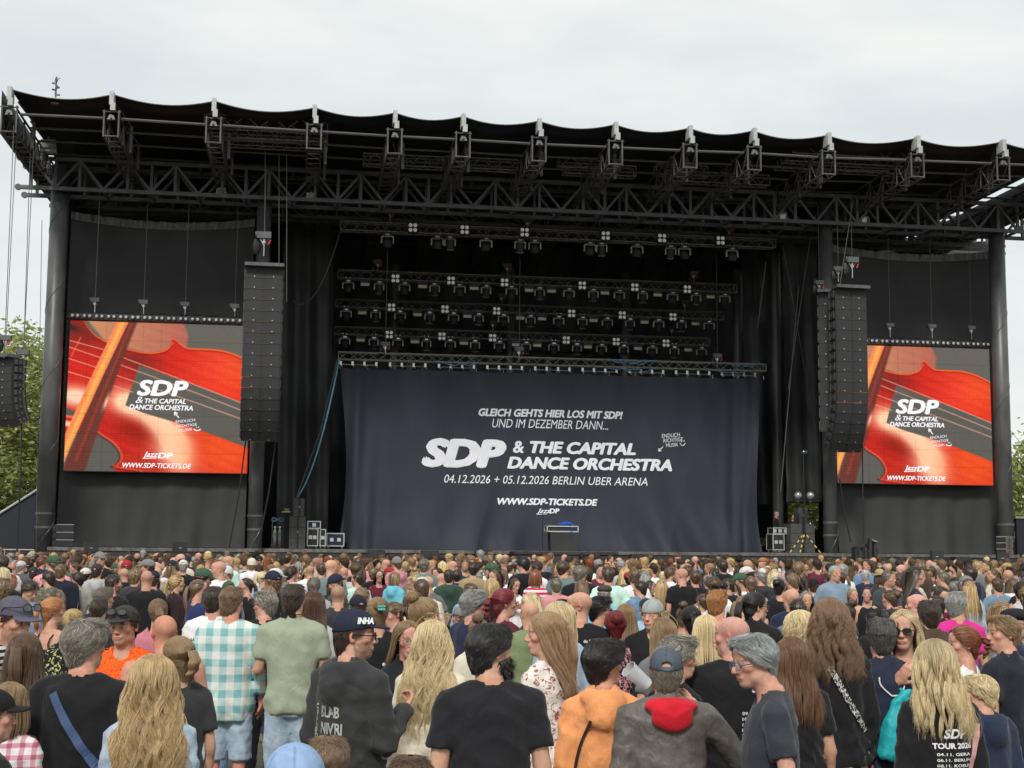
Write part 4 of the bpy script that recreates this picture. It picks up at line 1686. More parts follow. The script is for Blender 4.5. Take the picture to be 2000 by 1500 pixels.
# lamp tripod on the right wing
p = P(1571, 1000, 54.2)
r = empty('lamp_tripod', (p.x, 54.2, DECK))
hp = P(1571, 968, 54.2).z - DECK
b = MB()
b.tube((0, 0, .5), (0, 0, hp + 1.7), .035, 8)
b.tube((-.32, 0, hp - .1), (.32, 0, hp - .1), .03, 6)
b.build('pole', M['cable'], r)
for k, a in enumerate((2.6, 4.1, 6.0)):
    lg = MB()
    for s in range(8):
        q0 = Vector((0, 0, .82)).lerp(Vector((.62 * math.cos(a), .5 * math.sin(a), .02)), s / 8)
        q1 = Vector((0, 0, .82)).lerp(Vector((.62 * math.cos(a), .5 * math.sin(a), .02)), (s + 1) / 8)
        lg.tube(q0, q1, .025, 6, mi=s % 2)
    lg.build('leg', [M['cable'], M['yellow']], r)
for s, rr in ((-.26, .16), (.26, .17)):
    b = MB()
    b.sphere((s, -.02, hp), rr, 16, 10)
    lamp = b.build('lamp_globe', M['bulbglass'], r, smooth=True)
    b = MB()
    b.tube((s, 0, hp - rr), (s, 0, hp - rr - .12), .05, 8)
    b.build('socket', M['fixture'], lamp)
b = MB()
b.sphere((0.05, 0, hp + 1.75), .15, 12, 8, s=(1, .6, .8))
b.build('top_lamp', M['lens'], r, smooth=True)
tag(r, 'tripod with yellow-striped legs and two round globe lamps on the right wing', 'lamp stand')

# covered camera crane on the right
p = P(1690, 1075, 49.6)
r = empty('covered_camera', (p.x, 49.6, 0))
bmh = MB()
for k in range(26):
    t = k / 25
    x = -.42 + .84 * t
    hgt = p.z + .05 + .32 * math.exp(-((t - .72) / .13) ** 2) + .08 * math.sin(t * 19)
    bmh.box((x, .05 * math.sin(k * 2.1), (hgt + p.z - .55) / 2), (.07, .34 + .08 * math.sin(k * 1.3), hgt - p.z + .55), Matrix.Rotation(.15 * math.sin(k), 3, 'Z'))
bmh.build('rain_cover', M['blacktarp'], r)
b = MB()
b.tube((.18, -.2, p.z + .38), (.36, -.3, p.z + .3), .05, 8)
b.build('lens_barrel', M['fixture'], r)
b = MB()
for a in (0, 2.1, 4.2):
    b.tube((0, 0, p.z - .4), (.5 * math.cos(a), .5 * math.sin(a), 0), .03, 6)
b.build('tripod', M['cable'], r)
tag(r, 'camera under a black rain cover on a platform before the right screen wall', 'camera')
for (xa, xb, y, Y, lab) in ((1620, 1725, 1094, 50.0, 'low horizontal truss before the right part of the stage skirt'), (447, 545, 1085, 50.2, 'low horizontal truss before the left part of the stage skirt')):
    a0, b0 = P(xa, y, Y), P(xb, y, Y)
    tr, _ = box_truss('camera_rail', (a0.x, Y, a0.z), (b0.x, Y, a0.z), .3, .28, M['truss_black'], .025, .014, .4)
    for s in (-1, 1):
        q = MB()
        q.tube((s * (b0.x - a0.x) * .4, 0, -.14), (s * (b0.x - a0.x) * .4, 0, -a0.z), .035, 8)
        q.build('leg', M['truss_black'], tr)
    tag(tr, lab, 'truss')

# ---------------- side fences
b = MB()
q = [P(-60, 1040, 53.5), P(74, 956, 53.5)]
b.add([(q[0].x, 53.5, 0), (q[1].x, 53.5, 0), (q[1].x, 53.5, q[1].z), (q[0].x, 53.5, q[0].z), (q[0].x, 54.0, 0), (q[1].x, 54.0, 0), (q[1].x, 54.0, q[1].z), (q[0].x, 54.0, q[0].z)],
      [(0, 1, 2, 3), (7, 6, 5, 4), (3, 2, 6, 7), (1, 5, 6, 2), (4, 0, 3, 7)])
o = b.build('ramp_wall', M['fence'])
tag(o, 'sloping black sheet wall with a pale edge left of the outer left pillar', 'wall')
b = MB()
b.tube(Vector((q[0].x, 53.45, q[0].z)), Vector((q[1].x, 53.45, q[1].z)), .045, 6)
b.build('pale_edge', M['whitecap'], o)
b = MB()
x0, x1 = P(-20, 1084, 51).x, P(66, 1084, 51).x
for x in np.linspace(x0, x1, 4):
    b.tube((x, 51, 0), (x, 51, DECK - .1), .025, 6)
b.tube((x0, 51, DECK - .1), (x1, 51, DECK - .1), .025, 6)
b.tube((x0, 51, .9), (x1, 51, .9), .02, 6)
r = empty('side_railing', (0, 0, 0))
b.build('rails', M['truss_alu'], r)
b = MB()
b.box(((x0 + x1) / 2, 51.05, (DECK - .2) / 2 + .04), (x1 - x0, .02, DECK - .25))
b.build('cover_sheet', M['blacktarp'], r)
tag(r, 'low covered railing left of the stage below the sloping black wall', 'railing')
p0, p1 = P(1985, 1012, 53), P(2060, 1012, 53)
b = MB()
b.box(((p0.x + p1.x) / 2, 54.2, p0.z / 2), (p1.x - p0.x, 2.4, p0.z))
o = b.build('dark_container', M['fence'])
b = MB()
b.box(((p0.x + p1.x) / 2, 54.2, p0.z + .03), (p1.x - p0.x + .1, 2.5, .08))
b.build('roof_edge', M['truss_alu'], o)
tag(o, 'dark blue container with a grey edge right of the outer right pillar', 'container')


# ---------------- trees
def tree(name, base, height, crown, n_leaf, label, seed, colA=(0.50, 0.53, 0.20), colB=(0.22, 0.27, 0.09), droop=0.35):
    rng = np.random.default_rng(seed)
    r = empty(name, base)
    b = MB()
    b.tube((0, 0, 0), (0.1, 0, height * .3), .35, 10, r1=.24)
    b.tube((0.1, 0, height * .3), (0, 0, height * .75), .24, 8, r1=.08)
    tips = []
    for k in range(26):
        a = rng.uniform(0, 6.28)
        z0 = height * rng.uniform(.22, .7)
        L = rng.uniform(.45, .95)
        e = Vector((math.cos(a) * crown * L, math.sin(a) * crown * L, z0 + height * rng.uniform(.08, .3)))
        b.tube((0.05, 0, z0), e, .08, 6, r1=.02)
        tips.append(e)
        for j in range(3):
            e2 = e + Vector((rng.normal(0, 1.0), rng.normal(0, 1.0), rng.normal(.3, .7)))
            b.tube((0.05 + e.x * .6, e.y * .6, z0 + (e.z - z0) * .6), e2, .03, 4, r1=.01)
            tips.append(e2)
    b.build('trunk', M['bark'], r)
    # leaf sprays gathered in clumps over the crown volume
    nc = 230
    u = rng.normal(size=(nc, 3))
    u /= np.linalg.norm(u, axis=1)[:, None]
    rad = rng.uniform(.55, 1.0, nc) ** .6
    cc = u * rad[:, None] * np.array([crown, crown, height * .42]) * (1 + .18 * np.sin(u[:, :1] * 7 + u[:, 2:] * 5)) + np.array([0, 0, height * .56])
    tone = np.clip(rng.normal(.5, .25, nc), 0, 1)
    ci = rng.integers(0, nc, n_leaf)
    pos = cc[ci] + rng.normal(size=(n_leaf, 3)) * np.array([.55, .55, .5])
    dr = rng.normal(size=(n_leaf, 3))
    dr[:, 2] = -np.abs(dr[:, 2]) * droop - .3 * (rng.random(n_leaf) - .3)
    dr /= np.linalg.norm(dr, axis=1)[:, None]
    sd = np.cross(dr, rng.normal(size=(n_leaf, 3)))
    sd /= np.linalg.norm(sd, axis=1)[:, None]
    ln = rng.uniform(.22, .5, n_leaf)[:, None]
    wd = rng.uniform(.05, .10, n_leaf)[:, None]
    a_ = pos - sd * wd * .3
    v = np.stack([pos, pos + dr * ln * .45 + sd * wd, pos + dr * ln, pos + dr * ln * .45 - sd * wd], 1).reshape(-1, 3)
    f = np.arange(n_leaf * 4).reshape(-1, 4)
    t = np.clip(tone[ci] + rng.normal(0, .2, n_leaf), 0, 1)[:, None]
    col = np.array(colA) * t + np.array(colB) * (1 - t)
    link('crown', np_mesh('crown', v, f, M['leaf'], smooth=False, col=np.repeat(col, 4, 0)), r)
    tag(r, label, 'tree')


pt = P(28, 860, 76)
tree('willow_tree', (pt.x - 1.5, 76, 0), 13.6, 4.4, 24000, 'light green willow-like tree behind the far left speaker array', 11)
pt = P(-60, 860, 82)
tree('willow_tree', (pt.x, 82, 0), 13.2, 4.5, 8000, 'leafy tree at the very left edge behind the willow', 12, (0.16, 0.2, .05), (.08, .11, .03))
pt = P(2015, 900, 72)
tree('willow_tree', (pt.x + 1.0, 72, 0), 8.6, 2.9, 9000, 'drooping light green tree beside the outer right pillar', 13, droop=.9)
pt = P(1560, 1000, 82)
tree('garden_tree', (pt.x, 82, 0), 6.5, 4.2, 12000, 'sunlit yellow-green tree seen through the gap behind the right wing', 14, (.30, .30, .06), (.13, .16, .03))
pt = P(1490, 1060, 84)
tree('garden_tree', (pt.x - 1, 84, 0), 5.5, 2.5, 5000, 'low green tree seen through the slit right of the banner', 15, (.16, .24, .06), (.08, .13, .03))

# ================================================================== people: sculpting with distance fields
def smin(a, b, k):
    h = np.clip(0.5 + 0.5 * (b - a) / k, 0, 1)
    return b + (a - b) * h - k * h * (1 - h)


def warp_axis(lo, hi, flo, fhi, fine, coarse):
    """grid coordinates: fine between flo and fhi, growing to coarse outside"""
    out = list(np.arange(flo, fhi + fine * .5, fine))
    s, p = fine, out[-1]
    while p < hi:
        s = min(coarse, s * 1.35)
        p += s
        out.append(p)
    s, p = fine, out[0]
    pre = []
    while p > lo:
        s = min(coarse, s * 1.35)
        p -= s
        pre.append(p)
    return np.array(pre[::-1] + out, np.float32)


class Field:
    def __init__(self, xs, ys, zs):
        self.ax = [np.asarray(a, np.float32) for a in (xs, ys, zs)]
        self.F = np.full([len(a) for a in self.ax], 0.2, np.float32)

    def block(self, lo, hi, m):
        sl, cs = [], []
        for a, l, h in zip(self.ax, lo, hi):
            i0 = max(0, int(np.searchsorted(a, l - m)) - 2)
            i1 = min(len(a), int(np.searchsorted(a, h + m)) + 2)
            if i1 <= i0:
                return None, None
            sl.append(slice(i0, i1))
            cs.append(a[i0:i1])
        return tuple(sl), (cs[0][:, None, None], cs[1][None, :, None], cs[2][None, None, :])

    def put(self, fn, lo, hi, k=0.01, op='add'):
        sl, c = self.block(lo, hi, k + 0.02)
        if sl is None:
            return
        d = fn(*c).astype(np.float32)
        f = self.F[sl]
        if op == 'add':
            self.F[sl] = smin(f, d, k) if k > 0 else np.minimum(f, d)
        elif op == 'cut':
            self.F[sl] = -smin(-f, d, k) if k > 0 else np.maximum(f, -d)

    def cone(self, a, b, r1, r2, k=0.01, op='add'):
        a, b = np.asarray(a, np.float32), np.asarray(b, np.float32)
        ba = b - a
        q = float(ba @ ba) + 1e-9
        R = max(r1, r2)

        def fn(X, Y, Z):
            px, py, pz = X - a[0], Y - a[1], Z - a[2]
            h = np.clip((px * ba[0] + py * ba[1] + pz * ba[2]) / q, 0, 1)
            return np.sqrt((px - h * ba[0]) ** 2 + (py - h * ba[1]) ** 2 + (pz - h * ba[2]) ** 2) - (r1 + (r2 - r1) * h)
        self.put(fn, np.minimum(a, b) - R, np.maximum(a, b) + R, k, op)

    def ell(self, c, r, k=0.01, op='add', T=None):
        """ellipsoid; T = (3x3 world-to-local rows, origin) when it sits in a turned frame"""
        c, r = np.asarray(c, np.float32), np.asarray(r, np.float32)

        def fn(X, Y, Z):
            if T is not None:
                R, o = T
                X, Y, Z = X - o[0], Y - o[1], Z - o[2]
                X, Y, Z = R[0][0] * X + R[0][1] * Y + R[0][2] * Z, R[1][0] * X + R[1][1] * Y + R[1][2] * Z, R[2][0] * X + R[2][1] * Y + R[2][2] * Z
            x, y, z = X - c[0], Y - c[1], Z - c[2]
            k0 = np.sqrt((x / r[0]) ** 2 + (y / r[1]) ** 2 + (z / r[2]) ** 2)
            k1 = np.sqrt((x / r[0] ** 2) ** 2 + (y / r[1] ** 2) ** 2 + (z / r[2] ** 2) ** 2) + 1e-6
            return k0 * (k0 - 1) / k1
        if T is None:
            lo, hi = c - r, c + r
        else:
            R, o = np.asarray(T[0]), np.asarray(T[1])
            w = R.T @ c + o
            e = np.abs(R.T) @ r
            lo, hi = w - e, w + e
        self.put(fn, lo, hi, k, op)

    def loft(self, tab, k=0.02, grow=0.0, zlo=None, zhi=None, p=2.3):
        """stack of ellipses: rows (z, half width, half depth, centre y)"""
        tab = np.asarray(tab, np.float32)
        z0 = tab[0, 0] if zlo is None else zlo
        z1 = tab[-1, 0] if zhi is None else zhi

        def fn(X, Y, Z):
            w = np.interp(Z, tab[:, 0], tab[:, 1]) + grow
            d = np.interp(Z, tab[:, 0], tab[:, 2]) + grow
            yc = np.interp(Z, tab[:, 0], tab[:, 3])
            q = (np.abs(X / w) ** p + np.abs((Y - yc) / d) ** p) ** (1 / p)
            s = (q - 1) * np.minimum(w, d)
            return np.maximum(np.maximum(s, z0 - Z), Z - z1)
        W = tab[:, 1].max() + grow
        D = tab[:, 2].max() + grow + np.abs(tab[:, 3]).max()
        self.put(fn, (-W, -D, z0), (W, D, z1), k)

    def nets(self):
        F = self.F
        S = F < 0
        nx, ny, nz = F.shape
        c = [S[i:nx - 1 + i, j:ny - 1 + j, l:nz - 1 + l] for i in (0, 1) for j in (0, 1) for l in (0, 1)]
        cnt = np.zeros(c[0].shape, np.int8)
        for q in c:
            cnt += q
        act = (cnt > 0) & (cnt < 8)
        I = np.argwhere(act)
        n = len(I)
        ids = np.full(act.shape, -1, np.int32)
        ids[act] = np.arange(n)
        vals = {}
        for i in (0, 1):
            for j in (0, 1):
                for l in (0, 1):
                    vals[(i, j, l)] = F[I[:, 0] + i, I[:, 1] + j, I[:, 2] + l]
        acc = np.zeros((n, 3), np.float32)
        num = np.zeros(n, np.float32)
        for a in range(3):
            o = [d for d in range(3) if d != a]
            for s in (0, 1):
                for t in (0, 1):
                    p0, p1 = [0, 0, 0], [0, 0, 0]
                    p0[o[0]] = p1[o[0]] = s
                    p0[o[1]] = p1[o[1]] = t
                    p1[a] = 1
                    v0, v1 = vals[tuple(p0)], vals[tuple(p1)]
                    m = (v0 < 0) != (v1 < 0)
                    tt = np.where(m, v0 / np.where(m, v0 - v1, 1), 0)
                    q = np.zeros((n, 3), np.float32)
                    q[:, o[0]] = s
                    q[:, o[1]] = t
                    q[:, a] = tt
                    acc += q * m[:, None]
                    num += m
        fr = acc / num[:, None]
        V = np.empty((n, 3), np.float32)
        for a in range(3):
            ax = self.ax[a]
            V[:, a] = ax[I[:, a]] + fr[:, a] * (ax[I[:, a] + 1] - ax[I[:, a]])
        quads = []
        for a in range(3):
            b, d = (a + 1) % 3, (a + 2) % 3
            sl0 = [slice(None)] * 3
            sl1 = [slice(None)] * 3
            sl0[a], sl1[a] = slice(0, -1), slice(1, None)
            for x in (b, d):
                sl0[x] = sl1[x] = slice(1, -1)
            A, B = S[tuple(sl0)], S[tuple(sl1)]
            E = np.argwhere(A != B)
            if not len(E):
                continue
            inside = A[E[:, 0], E[:, 1], E[:, 2]]
            E = E.copy()
            E[:, b] += 1
            E[:, d] += 1

            def cid(db, dd):
                q = E.copy()
                q[:, b] += db
                q[:, d] += dd
                return ids[q[:, 0], q[:, 1], q[:, 2]]
            Q = np.stack([cid(-1, -1), cid(0, -1), cid(0, 0), cid(-1, 0)], 1)
            Q[~inside] = Q[~inside][:, ::-1]
            quads.append(Q)
        Q = np.concatenate(quads)
        return V, Q[(Q >= 0).all(1)]


def relax(V, Q, it=2, f=.5):
    n = len(V)
    for _ in range(it):
        acc = np.zeros_like(V)
        cnt = np.zeros(n, np.float32)
        for a, b in ((0, 1), (1, 2), (2, 3), (3, 0)):
            np.add.at(acc, Q[:, a], V[Q[:, b]])
            np.add.at(acc, Q[:, b], V[Q[:, a]])
            np.add.at(cnt, Q[:, a], 1)
            np.add.at(cnt, Q[:, b], 1)
        V = V * (1 - f) + f * acc / np.maximum(cnt, 1)[:, None]
    return V


def vnormals(V, Q):
    n = np.zeros_like(V)
    a = V[Q[:, 2]] - V[Q[:, 0]]
    b = V[Q[:, 3 if Q.shape[1] == 4 else 1]] - V[Q[:, 1 if Q.shape[1] == 4 else 0]]
    fn = np.cross(a, b)
    for k in range(Q.shape[1]):
        np.add.at(n, Q[:, k], fn)
    return n / (np.linalg.norm(n, axis=1)[:, None] + 1e-9)


# ------------------------------------------------------------------ skeleton and proportions (for a 1.75 m figure, facing +Y)
HEAD_C = np.array([0.0, 0.018, 1.632])
POSES = {   # elbow and wrist relative to the shoulder, right side (x mirrored for the left)
    'down': ((0.042, -0.03, -0.285), (0.055, 0.03, -0.535)),
    'loose': ((0.065, -0.05, -0.275), (0.05, 0.07, -0.515)),
    'fold': ((0.06, 0.02, -0.28), (-0.13, 0.20, -0.22)),
    'hold': ((0.05, 0.02, -0.28), (-0.02, 0.23, -0.14)),
    'phone': ((0.04, 0.04, -0.28), (-0.09, 0.25, -0.10)),
    'pocket': ((0.11, -0.08, -0.265), (0.02, 0.05, -0.49)),
    'hip': ((0.17, -0.06, -0.24), (0.02, 0.06, -0.40)),
    'raise': ((0.13, 0.13, -0.24), (-0.06, 0.21, 0.03)),
    'chin': ((0.19, 0.08, -0.22), (-0.03, 0.15, 0.03)),
    'chest': ((0.07, 0.05, -0.27), (-0.10, 0.20, -0.04)),
}


def torso_table(sex, bw, belly):
    if sex == 'm':
        t = [(0.80, .150, .105, 0.0), (0.88, .172, .118, -.005), (0.97, .166, .112, .0), (1.06, .150, .108, .003), (1.18, .156, .115, .004), (1.30, .166, .120, .002), (1.37, .170, .110, -.008), (1.425, .162, .090, -.014), (1.456, .112, .078, -.016), (1.485, .070, .066, -.014), (1.52, .058, .060, -.01)]
        dw = .0
    else:
        t = [(0.80, .160, .110, -.008), (0.88, .180, .122, -.012), (0.97, .164, .112, -.004), (1.06, .138, .098, .0), (1.16, .142, .105, .004), (1.26, .155, .118, .010), (1.34, .156, .108, -.002), (1.40, .132, .085, -.012), (1.437, .092, .070, -.014), (1.475, .058, .056, -.012), (1.52, .048, .050, -.008)]
    out = []
    for z, w, d, y in t:
        k = 1 + (bw - 1) * (1 if z < 1.44 else .55 if z < 1.47 else .25)
        bl = belly * math.exp(-((z - 1.05) / .13) ** 2)
        out.append((z, w * k + bl * .35, d * k + bl * .5, y + bl * .5))
    return out


def skeleton(sex, bw, poseR, poseL):
    sh = (.182 if sex == 'm' else .150) * (1 + (bw - 1) * .8)
    zs = 1.405 if sex == 'm' else 1.390
    J = {'bw': bw}
    for side, pose in ((1, poseR), (-1, poseL)):
        e, w = POSES[pose]
        S = np.array([side * sh, -.012, zs])
        J['S%d' % side] = S
        J['E%d' % side] = S + np.array([side * (e[0] + .02 * (bw - 1) * 3), e[1], e[2]])
        J['W%d' % side] = S + np.array([side * (w[0] + .02 * (bw - 1) * 3), w[1], w[2]])
    return J


def head_frame(hyaw, tilt, lean=(0, 0)):
    """head-local to body: 3x3 with columns = local axes"""
    R = Matrix.Rotation(-hyaw, 3, 'Z') @ Matrix.Rotation(-tilt, 3, 'X')
    o = HEAD_C + np.array([lean[0], lean[1], 0])
    return np.array(R), o


def sculpt_head(fd, T, sex, rng, ears=True, k_=1.0, fat=0.0, nose=1.0):
    e = lambda c, r, k=.015, op='add': fd.ell(c, r, k, op, T)
    e((0, -.010, .035), (.0755, .0965, .0815), .02)
    jw = (.0555 if sex == 'm' else .0500) + fat
    e((0, .022, -.040), (jw, .068, .070), .03)
    e((0, .055, -.090), (.030 + fat * .6, .030, .024), .025)
    if sex == 'm':
        for s in (-1, 1):
            e((s * .045, .012, -.066), (.018, .030, .022), .025)
    for s in (-1, 1):
        e((s * .044, .056, -.014), (.022, .022, .018), .02)
    e((0, .078, .024), (.050, .014, .011), .014)
    e((0, .070, .055), (.050, .022, .030), .02)
    R, o = T
    # eye sockets and eyes
    for s in (-1, 1):
        e((s * .031, .1005, .003), (.018, .016, .0125), .009, 'cut')
        e((s * .031, .0775, .003), (.0135, .0125, .0120), .002)
        e((s * .031, .0825, .0165), (.017, .010, .0040), .005)
    # nose
    Rt = np.asarray(R).T
    def L(p):
        return Rt @ np.asarray(p, float) + np.asarray(o)
    fd.cone(L((0, .086, .018)), L((0, .107 + .004 * (nose - 1), -.026)), .0085, .0118 * nose, .010)
    for s in (-1, 1):
        e((s * .0115, .0985, -.030), (.0085, .011, .0078), .006)
    # mouth
    e((0, .083, -.058), (.029, .012, .013), .012)
    e((0, .0915, -.0575), (.024, .0065, .0046), .004)
    e((0, .0905, -.0685), (.020, .0065, .0054), .004)
    e((0, .0985, -.0627), (.026, .0062, .0020), .003, 'cut')
    if ears:
        for s in (-1, 1):
            e((s * .0775, -.014, .000), (.0085, .0175, .031), .006)
            e((s * .0825, -.008, .002), (.0065, .009, .018), .005, 'cut')
    nr = .055 if sex == 'm' else .045
    fd.cone(L((0, -.022, -.040)), (0, -.012, 1.46), nr, nr + .008, .03)


def head_T(hf):
    R, o = hf
    return (R.T, o)      # rows world->local


SKIN0 = np.array([0.56, 0.315, 0.225])


def skin_colours(V, hf, opts, rng):
    """per-vertex multiplier on the skin colour: eyes, lips, brows, stubble, shaved scalp, flush"""
    R, o = hf
    P_ = (V - o) @ R      # head-local
    x, y, z = P_[:, 0], P_[:, 1], P_[:, 2]
    C = np.ones((len(V), 3))
    near = (np.abs(x) < .12) & (np.abs(y) < .14) & (z > -.16) & (z < .16)

    def mix(m, c, f=1.0):
        m = np.clip(m * f, 0, 1) * near
        C[:] = C * (1 - m[:, None]) + np.asarray(c) * m[:, None]
    g = lambda cx, cy, cz, r: np.exp(-(((np.abs(x) - cx) / r) ** 2 + ((y - cy) / r) ** 2 + ((z - cz) / r) ** 2))
    flush = np.array([1.10, .86, .82])
    mix(g(.045, .06, -.025, .03), flush, .8)
    mix(g(0, .11, -.03, .02), flush, .9)
    mix((np.abs(x) > .072) & (np.abs(y + .012) < .03) & (np.abs(z) < .036), flush * np.array([1.02, .9, .9]), .9)
    mix(np.exp(-((z + .13) / .04) ** 2) * (y < .02), np.array([1.03, .88, .84]), .7)
    hair = np.asarray(opts.get('haircol', (.05, .03, .02))) / np.asarray(opts.get('skin', SKIN0))
    st = opts.get('stubble', 0)
    if st:
        b = (z < -.030 + .0 * y) & (y > -.005) & (z > -.135) & ~((np.abs(x) < .020) & (np.abs(z + .063) < .011) & (y > .08))
        b = b & ~((z > -.048) & (np.abs(x) < .045) & (y > .06) & (np.abs(x) > .024))
        b = b & ((z < -.042) | (np.abs(x) > .05) | ((np.abs(x) < .024) & (z < -.044)))
        mix(b * rng.uniform(.55, 1, len(V)), hair, st)
    bz = opts.get('buzz', 0)
    if bz:
        zl = np.interp(y, [-.11, -.06, -.02, .03, .05, .075, .1], [-.075, -.07, -.015, .015, .05, .085, .10])
        mx = bz
        m = (z > zl).astype(float) * rng.uniform(.75, 1, len(V))
        if opts.get('bald_top'):
            m *= np.clip(1 - np.exp(-((z - .11) / .055) ** 2 - (x / .08) ** 2) * 1.6, 0, 1)
        mix(m, hair, mx)
    # brows, lashes, eyes, lips
    mix(((np.abs(z - .0245 - .06 * (.03 - np.abs(np.abs(x) - .03))) < .0034) & (np.abs(np.abs(x) - .033) < .018) & (y > .06)).astype(float), hair * .45 + .04, .8)
    ex, ez = np.abs(x) - .031, z - .003
    eye = (ex / .0135) ** 2 + (ez / .0060) ** 2
    mix(((eye < 2.0) & (y > .07)).astype(float), np.array([.45, .38, .38]), .8)
    mix(((eye < 1.0) & (y > .075)).astype(float), np.array([.85, 1.35, 1.75]))
    mix((((ex + .001) ** 2 + (ez * .9) ** 2 < .0062 ** 2) & (np.abs(ez) < .0058) & (y > .075)).astype(float), np.array(opts.get('iris', (.12, .18, .22))))
    lip = ((x / .0255) ** 2 + ((z + .0627) / .0095) ** 2 < 1) & (y > .076)
    mix(lip.astype(float), np.array([.95, .68, .66]) if opts.get('sex') == 'm' else np.array([1.0, .55, .56]), .8)
    mix(((np.abs(z + .0627) < .0020) & (np.abs(x) < .0265) & (y > .076)).astype(float), np.array([.35, .16, .15]), .9)
    # blotchy skin
    n = np.sin(x * 190 + 3 * np.sin(z * 130)) * np.sin(z * 170 + 2 * np.sin(y * 150))
    C *= (1 + .05 * n + rng.normal(0, .03, len(V)))[:, None]
    return C.astype(np.float32)


def hand_mesh(W, D, N, side, curl, vox=0.0062):
    """hand with palm and five fingers; W wrist, D along the forearm, N palm normal"""
    D = D / np.linalg.norm(D)
    N = N - D * (N @ D)
    N = N / np.linalg.norm(N)
    X = np.cross(N, D) * side
    ax = np.arange(-.075, .0751, vox)
    fd = Field(ax, np.arange(-.06, .10, vox), np.arange(-.05, .21, vox))
    fd.ell((0, 0, .045), (.040, .0155, .052), .008)
    fd.cone((0, 0, -.04), (0, 0, .01), .027, .026, .015)
    for k, (bx, Lf) in enumerate(((.030, .070), (.010, .078), (-.010, .072), (-.028, .056))):
        p = np.array([bx, 0, .085])
        a = curl * .35
        r = .0098
        for j, fr in enumerate((.45, .32, .23)):
            q = p + np.array([bx * .12, math.sin(a), math.cos(a)]) * Lf * fr
            fd.cone(p, q, r, r - .0011, .003)
            p, r = q, r - .0011
            a += curl * .75
    p = np.array([.030, .004, .022])
    q = p + np.array([.030, .012, .034])
    fd.cone(p, q, .0135, .0110, .008)
    fd.cone(q, q + np.array([.006, .014 + .01 * curl, .028]), .0108, .0088, .003)
    V, Q = fd.nets()
    if side < 0:
        pass
    Mx = np.stack([X, N, D], 1)
    V = V @ Mx.T + W
    if np.linalg.det(Mx) < 0:
        Q = Q[:, ::-1]
    return V, Q


def make_body(sex='m', bw=1.0, belly=0.0, poseR='down', poseL='down', hyaw=0.0, tilt=0.0, vox=.006, opts=None, seed=0, lean=(0, 0)):
    rng = np.random.default_rng(seed)
    opts = dict(opts or {})
    opts['sex'] = sex
    hf = head_frame(hyaw, tilt, lean)
    J = skeleton(sex, bw, poseR, poseL)
    hx, hy = HEAD_C[0] + lean[0], HEAD_C[1] + lean[1]
    # head and neck finely, the rest of the same surface more coarsely; the seam lies under the collar
    hd_ = Field(np.arange(hx - .125, hx + .1251, vox), np.arange(hy - .145, hy + .15, vox), np.arange(1.425, 1.772, vox))
    tab = torso_table(sex, bw, belly)
    hd_.loft(tab, .02, grow=-.010)
    sculpt_head(hd_, head_T(hf), sex, rng, fat=opts.get('fat', 0), nose=opts.get('nose', 1.0))
    V, Q = hd_.nets()
    keep = V[:, 2] > 1.437
    Q = Q[keep[Q].all(1)]
    col = skin_colours(V, hf, opts, rng)
    co = .032 if vox < .012 else .038
    xm = max(abs(J['W1'][0]), abs(J['W-1'][0]), abs(J['E1'][0]), abs(J['E-1'][0])) + .08
    ym = max(J['W1'][1], J['W-1'][1], .1) + .08
    fd = Field(np.arange(-xm, xm, co), np.arange(-.22, ym, co), np.arange(-.05, 1.53, co))
    fd.loft(tab, .02, grow=-.010)
    for s in (-1, 1):
        S, E, W = J['S%d' % s], J['E%d' % s], J['W%d' % s]
        ar = 1.0 if sex == 'm' else .84
        ar *= 1 + (bw - 1) * .5
        fd.cone((s * .034, -.020, 1.492), S + np.array([0, 0, .020]), .038, .034 * ar, .02)
        fd.cone(S, E, .052 * ar, .041 * ar, .03)
        fd.cone(E, W, .042 * ar, .029 * ar, .015)
        fd.cone((s * .085, -.005, .86), (s * .095, .005, .48), .082 * bw, .055, .03)
        fd.cone((s * .095, .005, .48), (s * .10, -.02, .07), .052, .040, .02)
        fd.ell((s * .10, .04, .035), (.042, .12, .036), .02)
    bv_, bq_ = fd.nets()
    keep = bv_[:, 2] < 1.475
    bq_ = bq_[keep[bq_].all(1)]
    Q = np.concatenate([Q, bq_ + len(V)])
    V = np.concatenate([V, bv_])
    col = np.concatenate([col, np.ones((len(bv_), 3), np.float32)])
    used = np.zeros(len(V), bool)
    used[Q.ravel()] = True
    remap = np.cumsum(used) - 1
    V, col, Q = V[used], col[used], remap[Q]
    for s, pose in ((1, poseR), (-1, poseL)):
        if pose == 'pocket':
            continue
        E, W = J['E%d' % s], J['W%d' % s]
        D = W - E
        N = np.array([-s, 0.0, 0.0]) if pose in ('down', 'loose') else np.array([-s * .5, -.6, .4])
        hv, hq = hand_mesh(W - D / np.linalg.norm(D) * .012, D, N, s, {'hold': 1.25, 'phone': .9, 'raise': .8, 'chest': .7, 'fold': .5}.get(pose, .45), max(.0088, vox * .95))
        Q = np.concatenate([Q, hq + len(V)])
        V = np.concatenate([V, hv])
        hc = np.ones((len(hv), 3), np.float32) * np.array([1.04, .93, .90], np.float32)
        col = np.concatenate([col, hc])
    return V, Q, col, hf, J, tab


